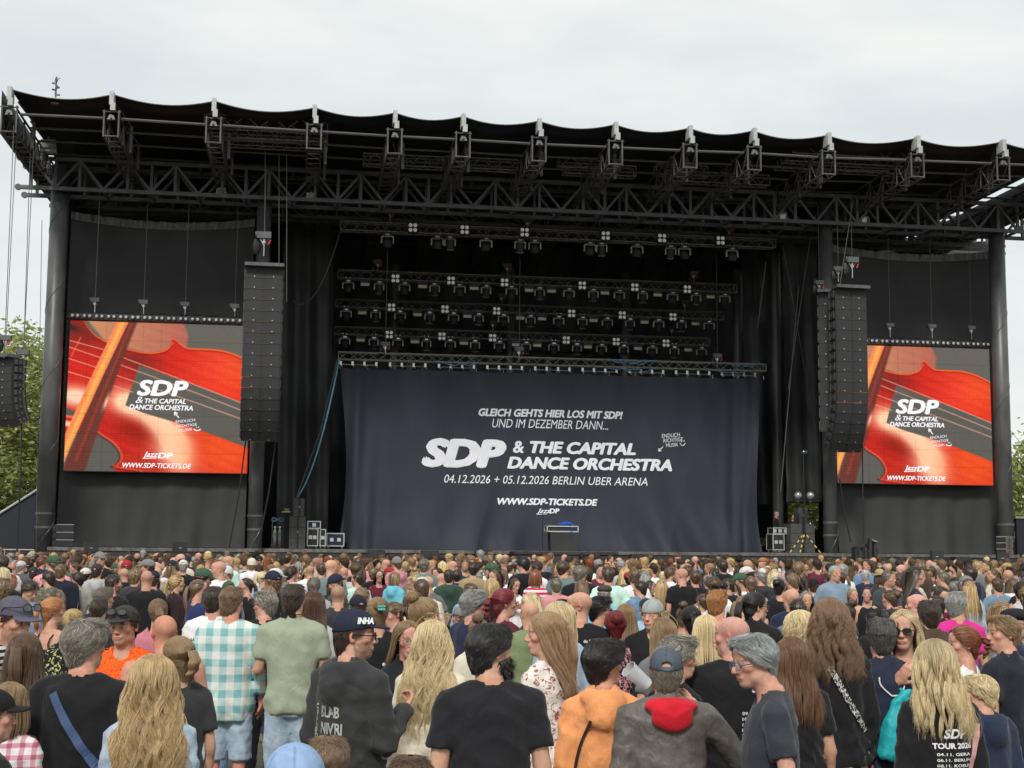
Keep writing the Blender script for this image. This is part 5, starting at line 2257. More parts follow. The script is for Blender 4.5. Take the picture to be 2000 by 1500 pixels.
def wrinkle(V, N, rng, amp, tab=None):
    """cloth folds: creased ridges displaced along the normal"""
    x, y, z = V[:, 0], V[:, 1], V[:, 2]
    d = np.zeros(len(V))
    for i in range(7):
        ph = rng.uniform(0, 6.28, 5)
        sl = rng.uniform(-1.3, 1.3)
        kz = rng.uniform(16, 36)
        q = kz * (z + sl * x * np.sign(x + .001) * .8 + .25 * sl * y) + 1.6 * np.sin(8 * x + ph[0]) + 1.1 * np.sin(7 * z + ph[1]) + ph[2]
        msk = np.clip(np.sin(rng.uniform(4, 9) * x + rng.uniform(3, 7) * z + ph[3]) + .15, 0, 1.2)
        d += ((1 - np.abs(np.sin(q))) ** 1.6 - .35) * rng.uniform(.5, 1.1) * msk
    for i in range(4):
        ph = rng.uniform(0, 6.28, 3)
        q = rng.uniform(16, 30) * x + 9 * y + rng.uniform(-4, 4) * z + 1.3 * np.sin(6 * z + ph[1]) + ph[0]
        d += ((1 - np.abs(np.sin(q))) ** 1.5 - .35) * np.clip(1.42 - z, 0, .6) * 3.0 * np.clip(np.sin(5 * x + ph[2]) + .5, 0, 1)
    w = .55 + .7 * np.exp(-((z - .96) / .13) ** 2) + .12 * (np.abs(x) > .20)
    return V + N * (amp * d * w * 1.9)[:, None]


def make_top(kind, sex, bw, belly, J, tab, vox=.014, seed=0, hf=None, amp=.006):
    """kinds: tee, polo, tank, straps, long, jacket, hoodie, coat"""
    rng = np.random.default_rng(seed + 100)
    long_ = kind in ('long', 'jacket', 'hoodie', 'rolled')
    grow = {'tee': .009, 'polo': .008, 'tank': .006, 'straps': .004, 'long': .009, 'jacket': .019, 'hoodie': .019, 'rolled': .014, 'blouse': .011}[kind]
    hem = {'tee': .80, 'polo': .82, 'tank': .80, 'straps': .84, 'long': .84, 'jacket': .82, 'hoodie': .83, 'rolled': .76, 'blouse': .84}[kind]
    xm = max(abs(J['E1'][0]), abs(J['W1'][0]), abs(J['E-1'][0]), abs(J['W-1'][0]), .25) + .12
    ym = max(J['W1'][1], J['W-1'][1], .15) + .12
    fd = Field(np.arange(-xm, xm, vox), np.arange(-.26, ym, vox), np.arange(hem - .06, 1.60, vox))
    t2 = [(z, w, d, y) for z, w, d, y in tab]
    drape = [(z, w + (.010 if z < 1.2 else 0), d + (.016 if z < 1.2 else 0), y) for z, w, d, y in t2]
    fd.loft(drape if kind not in ('straps',) else t2, .02, grow=grow, zlo=hem, zhi=1.515)
    ar = (1.0 if sex == 'm' else .84) * (1 + (bw - 1) * .5)
    if kind not in ('tank', 'straps'):
        for s in (-1, 1):
            S, E, W = J['S%d' % s], J['E%d' % s], J['W%d' % s]
            g = grow + .004
            fd.cone((s * .038, -.020, 1.486), S + np.array([0, 0, .020]), .038 + grow * .6, .034 * ar + g, .02)
            if long_:
                fd.cone(S, E, .052 * ar + g, .043 * ar + g, .010)
                fd.cone(E, E + (W - E) * (.45 if kind == 'rolled' else .93), .043 * ar + g, (.031 if kind != 'rolled' else .038) * ar + g * (1 if kind != 'rolled' else 1.3), .015)
                if kind == 'rolled':
                    c = E + (W - E) * .42
                    fd.cone(c, c + (W - E) * .08, .045 * ar + g, .045 * ar + g, .006)
            else:
                f = .70 if kind != 'blouse' else .5
                p1 = S + (E - S) * (f + .25)
                d = (E - S) / np.linalg.norm(E - S)
                p = S + (E - S) * f
                ba = p1 - S
                qq = float(ba @ ba)
                r1, r2 = .053 * ar + g, .052 * ar + g * 1.5

                def slv(X, Y, Z, S=S, ba=ba, qq=qq, r1=r1, r2=r2, p=p, d=d):
                    px, py, pz = X - S[0], Y - S[1], Z - S[2]
                    h = np.clip((px * ba[0] + py * ba[1] + pz * ba[2]) / qq, 0, 1)
                    c_ = np.sqrt((px - h * ba[0]) ** 2 + (py - h * ba[1]) ** 2 + (pz - h * ba[2]) ** 2) - (r1 + (r2 - r1) * h)
                    return np.maximum(c_, (X - p[0]) * d[0] + (Y - p[1]) * d[1] + (Z - p[2]) * d[2])
                fd.put(slv, np.minimum(S, p1) - .1, np.maximum(S, p1) + .1, .009)
    else:
        for s in (-1, 1):
            S = J['S%d' % s]
            fd.cone(S + np.array([s * .03, 0, .03]), S + np.array([s * .03, 0, -.12]), .075 if kind == 'tank' else .09, .06, .01, 'cut')
        if kind == 'straps':
            zc = 1.30
            fd.put(lambda X, Y, Z: zc - Z + 0 * X + 0 * Y, (-.5, -.3, zc), (.5, .3, 1.6), .004, 'cut')
    # neckline
    o = np.array([0, -.008, 1.492])
    nr = (.066 if sex == 'm' else .070)
    if kind in ('tee', 'long', 'blouse', 'rolled', 'tank'):
        fd.cone(o + np.array([0, .0, 0]), o + np.array([0, .01, .15]), nr, nr + .02, .006, 'cut')
        fd.ell((0, .07, 1.475), (.055, .06, .045 if kind != 'blouse' else .08), .01, 'cut')
    elif kind in ('polo', 'jacket'):
        h = .028 if kind == 'polo' else .045
        fd.cone((0, -.014, 1.47), (0, -.012, 1.485 + h), .072, .068, .012)
        fd.cone((0, -.008, 1.40), (0, .0, 1.66), .056, .060, .004, 'cut')
        fd.ell((0, .10, 1.50), (.035, .08, .07), .01, 'cut')
    elif kind == 'hoodie':
        fd.cone((0, -.014, 1.455), (0, -.012, 1.50), .082, .078, .02)
        fd.ell((0, -.092, 1.462), (.125, .068, .075), .018)
        fd.ell((0, -.140, 1.385), (.088, .046, .085), .025)
        for s in (-1, 1):
            fd.cone((s * .085, -.03, 1.47), (s * .05, .07, 1.44), .030, .024, .02)
        fd.cone((0, -.012, 1.40), (0, .01, 1.68), .058, .064, .012, 'cut')
        fd.ell((0, -.088, 1.545), (.085, .034, .048), .012, 'cut')
    V, Q = fd.nets()
    V = relax(V, Q, 2, .5)
    if kind == 'straps':
        for s in (-1, 1):
            pts = [(s * .075, -.100, 1.28), (s * .078, -.112, 1.34), (s * .082, -.095, 1.39), (s * .085, -.055, 1.425), (s * .085, .0, 1.428), (s * .08, .06, 1.38), (s * .08, .105, 1.29)]
            tb = MB()
            tb.path([Vector(p) for p in pts], .0075, 4)
            tq = np.array([f for f in tb.f if len(f) == 4])
            Q = np.concatenate([Q, tq + len(V)])
            V = np.concatenate([V, np.array(tb.v, np.float32)])
    N = vnormals(V, Q)
    V = wrinkle(V, N, rng, amp * (.95 if kind in ('hoodie', 'jacket', 'rolled') else .35 if kind in ('straps', 'tank') else .8))
    return V.astype(np.float32), Q


def make_legs(sex, bw, kind, vox=.022, seed=0):
    rng = np.random.default_rng(seed + 7)
    z0 = .47 if kind == 'shorts' else .07
    fd = Field(np.arange(-.30, .30, vox), np.arange(-.22, .24, vox), np.arange(z0 - .05, 1.08, vox))
    tab = torso_table(sex, bw, 0)
    fd.loft(tab, .02, grow=.0, zlo=.80, zhi=.96)
    for s in (-1, 1):
        g = .028 if kind == 'shorts' else .022
        fd.cone((s * .088, -.005, .86), (s * .098, .005, .48), .084 * bw + .012, .058 + g, .02)
        if kind != 'shorts':
            fd.cone((s * .098, .005, .48), (s * .10, -.015, .09), .055 + g, .044 + g, .02)
    fd.put(lambda X, Y, Z: Z - z0 + 0 * X + 0 * Y, (-.4, -.3, 0), (.4, .3, z0), .004, 'cut')
    V, Q = fd.nets()
    return wrinkle(V, vnormals(V, Q), rng, .005).astype(np.float32), Q


def make_shoes(vox=.018):
    fd = Field(np.arange(-.2, .2, vox), np.arange(-.14, .22, vox), np.arange(-.02, .14, vox))
    for s in (-1, 1):
        fd.ell((s * .10, .045, .035), (.050, .138, .042), .02)
        fd.cone((s * .10, -.035, .05), (s * .10, -.03, .10), .048, .05, .02)
    fd.put(lambda X, Y, Z: Z + 0 * X + 0 * Y, (-.3, -.3, -.1), (.3, .3, 0), .002, 'cut')
    return fd.nets()


# ------------------------------------------------------------------ hair
def cap_env(z, t):
    k = np.sqrt(np.clip(1 - ((z - .033) / (.0835 + t)) ** 2, 0, 1))
    return (.0765 + t) * k, (.0975 + t) * k


def envelope(style, z, t):
    """half width, half depth, centre y of the hair volume at head height z"""
    w, d = cap_env(np.maximum(z, .033), t)
    yc = np.full_like(z, -.011)
    if style == 'short':
        zz = np.array([-.11, -.08, -.04, 0, .033])
        ww = np.array([.050, .058, .070 + t * .3, .0765 + t * .7, .0765 + t])
        dd = np.array([.060, .075, .088 + t * .3, .0955 + t * .8, .0975 + t])
        yy = np.array([-.030, -.024, -.016, -.011, -.011])
    elif style == 'bob':
        zz = np.array([-.20, -.16, -.12, -.08, -.04, 0, .033])
        ww = np.array([.082, .090 + t * .5, .096 + t * .6, .095 + t * .7, .090 + t * .8, .084 + t, .0765 + t])
        dd = np.array([.075, .082 + t * .3, .090 + t * .4, .094 + t * .6, .097 + t * .8, .0985 + t, .0975 + t])
        yy = np.array([-.035, -.03, -.024, -.018, -.012, -.011, -.011])
    else:   # long
        zz = np.array([-.62, -.50, -.40, -.30, -.22, -.16, -.10, -.05, 0, .033])
        ww = np.array([.10, .118, .130 + t * .3, .134 + t * .5, .122 + t * .6, .108 + t * .7, .098 + t * .8, .090 + t * .9, .084 + t, .0765 + t])
        dd = np.array([.035, .040, .045, .050 + t * .3, .060 + t * .4, .072 + t * .5, .085 + t * .6, .094 + t * .8, .0985 + t, .0975 + t])
        yy = np.array([-.115, -.112, -.11, -.104, -.082, -.055, -.030, -.016, -.011, -.011])
    lo = z < .033
    w = np.where(lo, np.interp(z, zz, ww), w)
    d = np.where(lo, np.interp(z, zz, dd), d)
    yc = np.where(lo, np.interp(z, zz, yy), yc)
    return w, d, yc


def phi_max(z, style, fringe=0.0):
    a = np.interp(z, [-.7, -.25, -.10, -.02, .02, .055, .082 - .03 * fringe, .10 - .03 * fringe], [80, 96, 112, 112, 118, 134, 158, 180])
    if style == 'short':
        a = np.interp(z, [-.12, -.085, -.06, -.03, -.01, .015, .03, .055, .078 - .03 * fringe, .095 - .03 * fringe], [40, 58, 66, 76, 92, 114, 122, 138, 160, 180])
    return np.radians(a)


COLLECT = None


def ribbons(paths, width, centre, tint):
    """paths (S,K,3) -> flat tapering strands facing away from the centre line"""
    S, K, _ = paths.shape
    if COLLECT is not None:
        COLLECT.append((paths.astype(np.float32), tint.astype(np.float32)))
        return np.zeros((0, 3)), np.zeros((0, 4), int), np.zeros((0, 3))
    T = np.gradient(paths, axis=1)
    T /= np.linalg.norm(T, axis=2, keepdims=True) + 1e-9
    N = paths - centre
    N /= np.linalg.norm(N, axis=2, keepdims=True) + 1e-9
    side = np.cross(T, N)
    side /= np.linalg.norm(side, axis=2, keepdims=True) + 1e-9
    tp = np.interp(np.linspace(0, 1, K), [0, .15, .7, 1], [.6, 1, .85, .12])[None, :, None]
    wv = np.asarray(width).reshape(-1, 1, 1) * tp * .5
    # a little roll so that strands catch the light differently
    side = side + N * RNG.normal(0, .16, (S, 1, 1))
    V = np.stack([paths - side * wv, paths + side * wv], 2).reshape(-1, 3)
    i = np.arange(S * K * 2).reshape(S, K, 2)
    Q = np.stack([i[:, :-1, 0], i[:, 1:, 0], i[:, 1:, 1], i[:, :-1, 1]], -1).reshape(-1, 4)
    C = np.repeat(np.repeat(tint[:, :, None, :], 2, 2).reshape(-1, 3), 1, 0)
    return V, Q, C


def make_hair(style, n=800, seed=0, t=.012, length=None, wave=0.0, curl=0.0, fringe=0.0, width=.006, part=0.0, grey=0.0, roots=0.0, messy=1.0, thin_top=False, base=.75, volume=0.0):
    """style: short, bob, long, ponytail, bun, halfup, bunlong, braid, updo.  Returns V,Q,C in the head frame"""
    rng = np.random.default_rng(seed)
    env = 'short' if style in ('short', 'ponytail', 'bun', 'braid', 'updo') else 'bob' if style == 'bob' else 'long'
    zend = {'short': -.10, 'bob': -.15, 'long': -.42}[env] if length is None else length
    parts = []
    tv = t + volume
    ztop = .033 + .0835 + tv - .0006
    # inner volume so that no scalp shows through
    nz, nu = (22, 26) if n > 400 else (14, 16) if n > 100 else (7, 9)
    zin = zend + (.075 if env == 'long' else .012 if env == 'bob' else 0)
    zs = ztop - (ztop - zin) * np.linspace(0, 1, nz) ** 1.35
    U, Z = np.meshgrid(np.linspace(-1, 1, nu), zs)
    w, d, yc = envelope(env, np.minimum(Z, .033 + .0835 + tv * .72), tv * .72)
    ph = U * phi_max(Z, env, fringe)
    k = .97
    wob = 1 + .03 * np.sin(ph * 9 + Z * 40 + seed) + .02 * np.sin(ph * 17 - Z * 60)
    if env != 'short':
        zn = np.clip((zin + .05 - Z) / .05, 0, 1)
        k = k * (1 - .3 * zn)
    X = w * k * wob * np.sin(ph)
    Yv = yc - d * k * wob * np.cos(ph)
    V = np.stack([X, Yv, Z], -1).reshape(-1, 3)
    i = np.arange(nz * nu).reshape(nz, nu)
    Q = np.stack([i[:-1, :-1], i[1:, :-1], i[1:, 1:], i[:-1, 1:]], -1).reshape(-1, 4)
    C = np.full((len(V), 3), base * .8) * (1 + .18 * np.sin(ph * 23 + np.sin(Z * 50)).reshape(-1, 1))
    parts.append((V, Q, C))
    tie = np.array([0, -.105 - t, .045]) if style in ('ponytail', 'braid') else np.array([0, -.075, .118]) if style in ('bun',) else np.array([0, -.105, .06])
    cen = np.array([0, -.012, .02])

    def tint(S, K):
        b = np.clip(rng.normal(1.03, .27, (S, 1, 1)), .45, 1.9)
        g = np.linspace(0, 1, K)[None, :, None]
        c = b * (1 - roots * .55 * np.clip(1 - g * 2.6, 0, 1)) * np.ones((1, 1, 3))
        if grey:
            gm = (rng.random((S, 1, 1)) < grey)
            c = np.where(gm, c * np.array([2.6, 3.0, 3.4]), c)
        return c
    if style == 'short':
        S, K = int(n * 1.4), (4 if n > 100 else 3)
        width = width * .8
        z0 = np.interp(rng.random(S), np.linspace(0, 1, 9), np.interp(np.linspace(0, 1, 9), [0, .5, 1], [ztop, .06, -.05]))
        u0 = rng.uniform(-1, 1, S)
        ln = (.022 + .6 * t) * rng.uniform(.7, 1.5, S) * (1 + 1.2 * np.clip((z0 - .05) / .06, 0, 1))
        s = np.linspace(0, 1, K)[None]
        zz = z0[:, None] - ln[:, None] * s * np.interp(z0, [-.05, .07, .11, .13], [.95, .8, .35, .15])[:, None]
        # tufts: neighbouring hairs lean together and stand off the head alike
        nt = 150
        tu, tz = rng.uniform(-1, 1, nt), rng.choice(z0, nt)
        ti = (((u0[:, None] - tu[None]) * .28) ** 2 + (z0[:, None] - tz[None]) ** 2).argmin(1)
        tl = rng.random(nt)[ti][:, None]
        u0s = u0[:, None] + (tu[ti] - u0)[:, None] * .75 * s + rng.normal(0, .05 * messy, nt)[ti][:, None] * s
        zz = zz + (tz[ti] - z0)[:, None] * .45 * s
        lift = 1 + (.008 + .07 * messy * tl ** 1.5 + .02 * messy * rng.random(S)[:, None] ** 2) * s * (1 + t * 14)
        w, d, yc = envelope('short', zz, t)
        swirl = ((.30 * np.sin(u0 * 8 + z0 * 55 + seed) + .18 * np.sin(u0 * 19 - z0 * 90) + rng.normal(0, .10, S)) * messy + part)[:, None] * s
        ph = u0s * phi_max(zz, 'short', fringe) + swirl
        flat = np.clip((z0 - .085) / .04, 0, 1)[:, None]
        X = w * lift * np.sin(ph) + flat * s * rng.normal(0, .011, (S, 1))
        Yv = yc - d * lift * np.cos(ph) + flat * s * (.03 + rng.normal(0, .012, (S, 1)))
        paths = np.stack([X, Yv, zz + .006 * messy * s * flat * rng.random((S, 1)) * 3], -1)
        if curl:
            paths += rng.normal(0, curl, paths.shape) * s[..., None]
        if thin_top:
            keep = (z0 < .075) | (rng.random(S) < .12)
            paths = paths[keep]
            parts = []
            w2, d2, y2 = None, None, None
        parts.append(ribbons(paths, width * rng.uniform(.7, 1.4, len(paths)), cen, tint(len(paths), K)))
    elif style in ('long', 'bob', 'halfup'):
        S, K = n, (15 if n > 400 and (curl or wave > .013) else 9 if n > 400 else 6 if n > 100 else 4)
        u0 = rng.uniform(-1, 1, S)
        tip = zend + rng.normal(0, .025 if env == 'long' else .012, S) - (np.abs(rng.normal(0, .03, S)) if env == 'long' else 0)
        zst = np.where(rng.random(S) < .55, ztop, rng.uniform(.02, ztop, S))
        s = np.linspace(0, 1, K)[None]
        zz = zst[:, None] + (tip - zst)[:, None] * s ** 1.15
        lay = rng.uniform(.94, 1.05, S)[:, None] + .05 * s * rng.normal(0, 1, S)[:, None]
        w, d, yc = envelope(env, zz, tv)
        nc_ = 46 if n > 400 else 22
        ctr = np.sort(rng.uniform(-1, 1, nc_))
        ci_ = np.abs(u0[:, None] - ctr[None]).argmin(1)
        pull = .78 * s ** 1.3
        u_ = u0[:, None] * (1 - pull) + ctr[ci_][:, None] * pull
        cph = rng.uniform(0, 6.28, nc_)[ci_][:, None]
        clen = rng.normal(0, .03 if env == 'long' else .008, nc_)[ci_][:, None]
        zz = zz + clen * s
        w, d, yc = envelope(env, zz, tv)
        lay = lay + .05 * np.sin(cph * 3) * s
        ph = u_ * phi_max(zz, env, fringe) * rng.uniform(.98, 1.01, S)[:, None] + part * np.clip(1 - s * 3, 0, 1)
        wv = wave * np.sin((zz * 34) + cph + rng.normal(0, .35, S)[:, None]) * np.clip((.06 - zz) / .12, 0, 1)
        X = w * lay * np.sin(ph) + wv
        Yv = yc - d * lay * np.cos(ph) + wv * .7
        paths = np.stack([X, Yv, zz], -1)
        if curl:
            fr = rng.uniform(60, 95, S)[:, None]
            p0 = rng.uniform(0, 6.28, S)[:, None]
            a = curl * np.clip((.1 - zz) / .1, 0, 1)
            paths[..., 0] += a * np.cos(zz * fr + p0)
            paths[..., 1] += a * np.sin(zz * fr + p0)
        cn = np.stack([0 * zz, yc + d * .35, zz], -1)
        parts.append(ribbons(paths, width * rng.uniform(.6, 1.5, S), cn, tint(S, K)))
        # fly-aways
        m = max(12, S // 25)
        fp = paths[:m].copy()
        fp[..., :2] *= 1 + (.05 + .12 * rng.random((m, 1, 1))) * np.linspace(0, 1, K)[None, :, None]
        parts.append(ribbons(fp, width * .35 * np.ones(m), cn[:m], tint(m, K)))
    if style in ('ponytail', 'bun', 'braid', 'updo', 'halfup'):
        # strands combed back to the tie
        S, K = int(n * .5), 7
        z0 = rng.uniform(-.05, ztop - .004, S) if style != 'halfup' else rng.uniform(.05, ztop - .004, S)
        u0 = rng.choice([-1, 1], S) * rng.uniform(.25, 1, S)
        w, d, yc = envelope('short', z0, t * 1.05)
        ph = u0 * phi_max(z0, 'short')
        p0 = np.stack([w * np.sin(ph), yc - d * np.cos(ph), z0], -1)
        s = np.linspace(0, 1, K)[None, :, None]
        pth = p0[:, None] * (1 - s) + tie * s
        # push out on to the skull
        q = (pth - np.array([0, -.011, .033])) / np.array([.0765 + t, .0975 + t, .0835 + t])
        r = np.linalg.norm(q, axis=2, keepdims=True)
        pth = np.where(r < 1.03, np.array([0, -.011, .033]) + q / r * 1.03 * np.array([.0765 + t, .0975 + t, .0835 + t]), pth)
        parts.append(ribbons(pth, width * rng.uniform(.7, 1.3, S), cen, tint(S, K)))
    if style in ('ponytail', 'braid', 'halfup'):
        S, K = int(n * .45), 10
        L = (-.30 if length is None else length)
        s = np.linspace(0, 1, K)
        cl = np.stack([.012 * np.sin(s * 3 + seed), tie[1] - .05 * np.sin(np.clip(s * 2, 0, 1) * np.pi * .5) + .03 * np.clip(s - .5, 0, 1) * 2, tie[2] + (L - tie[2]) * s ** 1.25 + .015 * np.sin(np.clip(s * 4, 0, 1) * np.pi)], -1)
        rad = np.interp(s, [0, .12, .4, .8, 1], [.014, .028, .036, .026, .006]) * (1.0 if style != 'braid' else .75)
        if style == 'braid':
            rad = rad * (1 + .28 * np.abs(np.sin(s * 22)))
        a = rng.uniform(0, 6.28, S)[:, None] + (rng.normal(0, .5, S)[:, None] if style != 'braid' else 3 * np.sin(s * 22)[None])
        rr = np.sqrt(rng.uniform(.35, 1, S))[:, None] * rad[None]
        pth = cl[None] + np.stack([rr * np.cos(a) * 1.1, rr * np.sin(a) * .8, 0 * rr], -1)
        pth[..., 0] += wave * np.sin(s * 20 + seed)[None] * s[None]
        parts.append(ribbons(pth, width * 1.2 * rng.uniform(.7, 1.3, S), cl[None], tint(S, K)))
    if style in ('bun', 'updo'):
        S, K = int(n * .5), 12
        rb_ = .046 if style == 'bun' else .055
        ax = rng.normal(size=(S, 3))
        ax /= np.linalg.norm(ax, axis=1)[:, None]
        b1 = np.cross(ax, rng.normal(size=(S, 3)))
        b1 /= np.linalg.norm(b1, axis=1)[:, None]
        b2 = np.cross(ax, b1)
        th = np.linspace(0, 3.6, K)[None] + rng.uniform(0, 6.28, S)[:, None]
        c = tie + np.array([0, -.012, .012])
        rr = rb_ * rng.uniform(.75, 1.03, S)[:, None, None]
        pth = c + rr * (np.cos(th)[..., None] * b1[:, None] + np.sin(th)[..., None] * b2[:, None]) * np.array([1.05, .9, .85])
        parts.append(ribbons(pth, width * 1.3 * rng.uniform(.7, 1.3, S), c, tint(S, K)))
        m = max(10, n // 60)
        p0 = c + rng.normal(0, .02, (m, 3))
        e = p0 + rng.normal(0, .035, (m, 3))
        pth = p0[:, None] * (1 - np.linspace(0, 1, 5)[None, :, None]) + e[:, None] * np.linspace(0, 1, 5)[None, :, None]
        parts.append(ribbons(pth, width * .5 * np.ones(m), c, tint(m, 5)))
    V, Q, C, o = [], [], [], 0
    for v, q, c in parts:
        V.append(v)
        Q.append(q + o)
        C.append(c)
        o += len(v)
    return np.concatenate(V), np.concatenate(Q), np.clip(np.concatenate(C), 0, 4)


def make_beard(sex='m', size=.010, n=500, seed=0, grey=.1, width=.005):
    rng = np.random.default_rng(seed + 55)
    vox = .006
    fd = Field(np.arange(-.10, .10, vox), np.arange(-.08, .15, vox), np.arange(-.19, .03, vox))
    T = (np.eye(3), np.zeros(3))
    e = lambda c, r, k=.015, op='add': fd.ell(c, np.asarray(r) + size, k, op)
    e((0, .022, -.042), (.059, .069, .072), .03)
    e((0, .058, -.098), (.032, .034, .028 + size), .025)
    for s in (-1, 1):
        e((s * .045, .012, -.066), (.019, .030, .022), .025)
    e((0, .084, -.048), (.030, .010, .008), .01)
    # keep the lower face only
    fd.put(lambda X, Y, Z: -(Z + .038 + .0 * X) + np.clip(Y - .02, 0, .05) * .35 * (np.abs(X) > .026) + 0 * X, (-.2, -.2, -.045), (.2, .2, .1), .004, 'cut')
    fd.put(lambda X, Y, Z: Y - .004 + .25 * (Z + .04) + 0 * X, (-.2, -.2, -.3), (.2, .01, .1), .006, 'cut')
    fd.ell((0, .105, -.063), (.023, .03, .009), .004, 'cut')
    V, Q = fd.nets()
    C = np.full((len(V), 3), .8)
    N = vnormals(V, Q)
    idx = rng.integers(0, len(V), n)
    p = V[idx]
    d = N[idx] * .5 + np.array([0, .15, -.75]) + rng.normal(0, .2, (n, 3))
    d /= np.linalg.norm(d, axis=1)[:, None]
    s = np.linspace(0, 1, 4)[None, :, None]
    pth = p[:, None] + d[:, None] * s * (.012 + size * rng.uniform(.6, 1.4, (n, 1, 1)))
    b = np.clip(rng.normal(1, .25, (n, 1, 1)), .4, 1.8) * np.ones((1, 4, 3))
    b = np.where(rng.random((n, 1, 1)) < grey, b * 5, b)
    v2, q2, c2 = ribbons(pth, width * np.ones(n), np.array([0, 0, -.05]), b)
    return np.concatenate([V, v2]), np.concatenate([Q, q2 + len(V)]), np.concatenate([C, c2])


# ------------------------------------------------------------------ headwear and glasses (head frame)
def make_cap(back=False, flat=False, vox=.006, kind='cap'):
    fd = Field(np.arange(-.13, .13, vox), np.arange(-.22, .24, vox), np.arange(-.02, .17, vox))
    if kind == 'flat':
        fd.ell((0, .0, .075), (.098, .125, .058), .01)
        fd.ell((0, .085, .055), (.075, .060, .018), .01)
        fd.put(lambda X, Y, Z: Z - .035 + .10 * Y + 0 * X, (-.2, -.3, -.1), (.2, .3, .06), .003, 'cut')
    elif kind == 'beanie':
        fd.ell((0, -.012, .048), (.090, .112, .098), .01)
        fd.put(lambda X, Y, Z: Z - .012 - .16 * np.clip(Y, -.1, .1) + 0 * X, (-.2, -.3, -.1), (.2, .3, .06), .003, 'cut')
        for r in (0,):
            fd.put(lambda X, Y, Z: np.maximum(np.sqrt((X / .094) ** 2 + ((Y + .012) / .116) ** 2) * .1 - .1, np.abs(Z - .034 - .16 * np.clip(Y, -.1, .1)) - .022), (-.1, -.15, -.02), (.1, .12, .08), .006)
    elif kind == 'straw':
        fd.ell((0, -.01, .08), (.088, .105, .075), .01)
        fd.put(lambda X, Y, Z: np.maximum(np.sqrt(X ** 2 + (Y + .01) ** 2) - .17, np.abs(Z - .045 + .8 * (X ** 2)) - .006), (-.13, -.2, 0), (.13, .2, .08), .01)
    else:
        fd.ell((0, -.008, .044), (.0880, .1145, .094), .01)
        fd.put(lambda X, Y, Z: Z - .034 - .12 * (Y if not back else -Y) + 0 * X, (-.2, -.3, -.1), (.2, .3, .08), .003, 'cut')
        s = -1 if back else 1

        def brim(X, Y, Z):
            yy = s * Y
            e = np.sqrt((X / .080) ** 2 + ((yy - .085) / .092) ** 2) - 1
            zc = .050 - (0 if flat else 3.4) * X ** 2 - .13 * (yy - .09)
            return np.maximum(np.maximum(e * .08, np.abs(Z - zc) - .0048), .06 - yy)
        fd.put(brim, (-.10, -.22, 0), (.10, .22, .09), .003)
        fd.ell((0, -.012, .137), (.008, .008, .005), .003)
        if not back:
            fd.ell((0, -.115, .048), (.028, .03, .020), .004, 'cut')
            fd.cone((-.03, -.105, .036), (.03, -.105, .036), .008, .008, .003)
    V, Q = fd.nets()
    # panel seams
    a = np.arctan2(V[:, 0], V[:, 1] + .012)
    seam = np.abs(((a / (math.pi / 3)) + 100) % 1 - .5) > .47
    C = np.where(seam & (V[:, 2] > .05) & (kind == 'cap'), .7, 1.0)[:, None] * np.ones((1, 3))
    if kind == 'straw':
        C = (.8 + .25 * np.sin(V[:, 2:3] * 900)) * np.ones((1, 3))
    return V, Q, C


def make_glasses(dark=False, thick=.0022, on_cap=False):
    b = MB()
    n = 14
    for s in (-1, 1):
        c = Vector((s * .033, .104, .0))
        pts = []
        for k in range(n + 1):
            a = 2 * math.pi * k / n
            pts.append(c + Vector((math.copysign(abs(math.cos(a)) ** .7, math.cos(a)) * .026, -abs(math.cos(a)) * .004 * (1 if s * math.cos(a) > 0 else 0), math.copysign(abs(math.sin(a)) ** .7, math.sin(a)) * .018)))
        b.path(pts, thick, 4)
        if dark:
            b.add([tuple(p) for p in pts[:-1]], [tuple(range(n))], 1)
        else:
            b.add([tuple(p) for p in pts[:-1]], [tuple(range(n))], 2)
        b.path([Vector((s * .059, .099, .006)), Vector((s * .079, .06, .007)), Vector((s * .083, -.005, .012)), Vector((s * .079, -.03, -.008))], thick * 1.05, 4)
    b.path([Vector((-.008, .108, .003)), Vector((0, .111, .006)), Vector((.008, .108, .003))], thick, 4)
    return b


def strands_object(parts, radius, m, parent):
    """fine hairs as a curves object that lies over the hair volume"""
    cu = bpy.data.hair_curves.new('hair_strands')
    cu.add_curves([p.shape[1] for p, _ in parts for _i in range(p.shape[0])])
    P_ = np.concatenate([p.reshape(-1, 3) for p, _ in parts]).astype(np.float32)
    C_ = np.concatenate([np.broadcast_to(t, p.shape).reshape(-1, 3) for p, t in parts]).astype(np.float32)
    R_ = np.concatenate([np.tile(np.interp(np.linspace(0, 1, p.shape[1]), [0, .6, 1], [1, .9, .25]), p.shape[0]) for p, _ in parts]).astype(np.float32) * radius
    cu.points.foreach_set('position', P_.ravel())
    ra = cu.attributes.get('radius') or cu.attributes.new('radius', 'FLOAT', 'POINT')
    ra.data.foreach_set('value', R_)
    ca = cu.attributes.new('Col', 'FLOAT_COLOR', 'POINT')
    ca.data.foreach_set('color', np.concatenate([C_, np.ones((len(C_), 1), np.float32)], 1).ravel())
    cu.materials.append(m)
    return link('hair_strands', cu, parent)

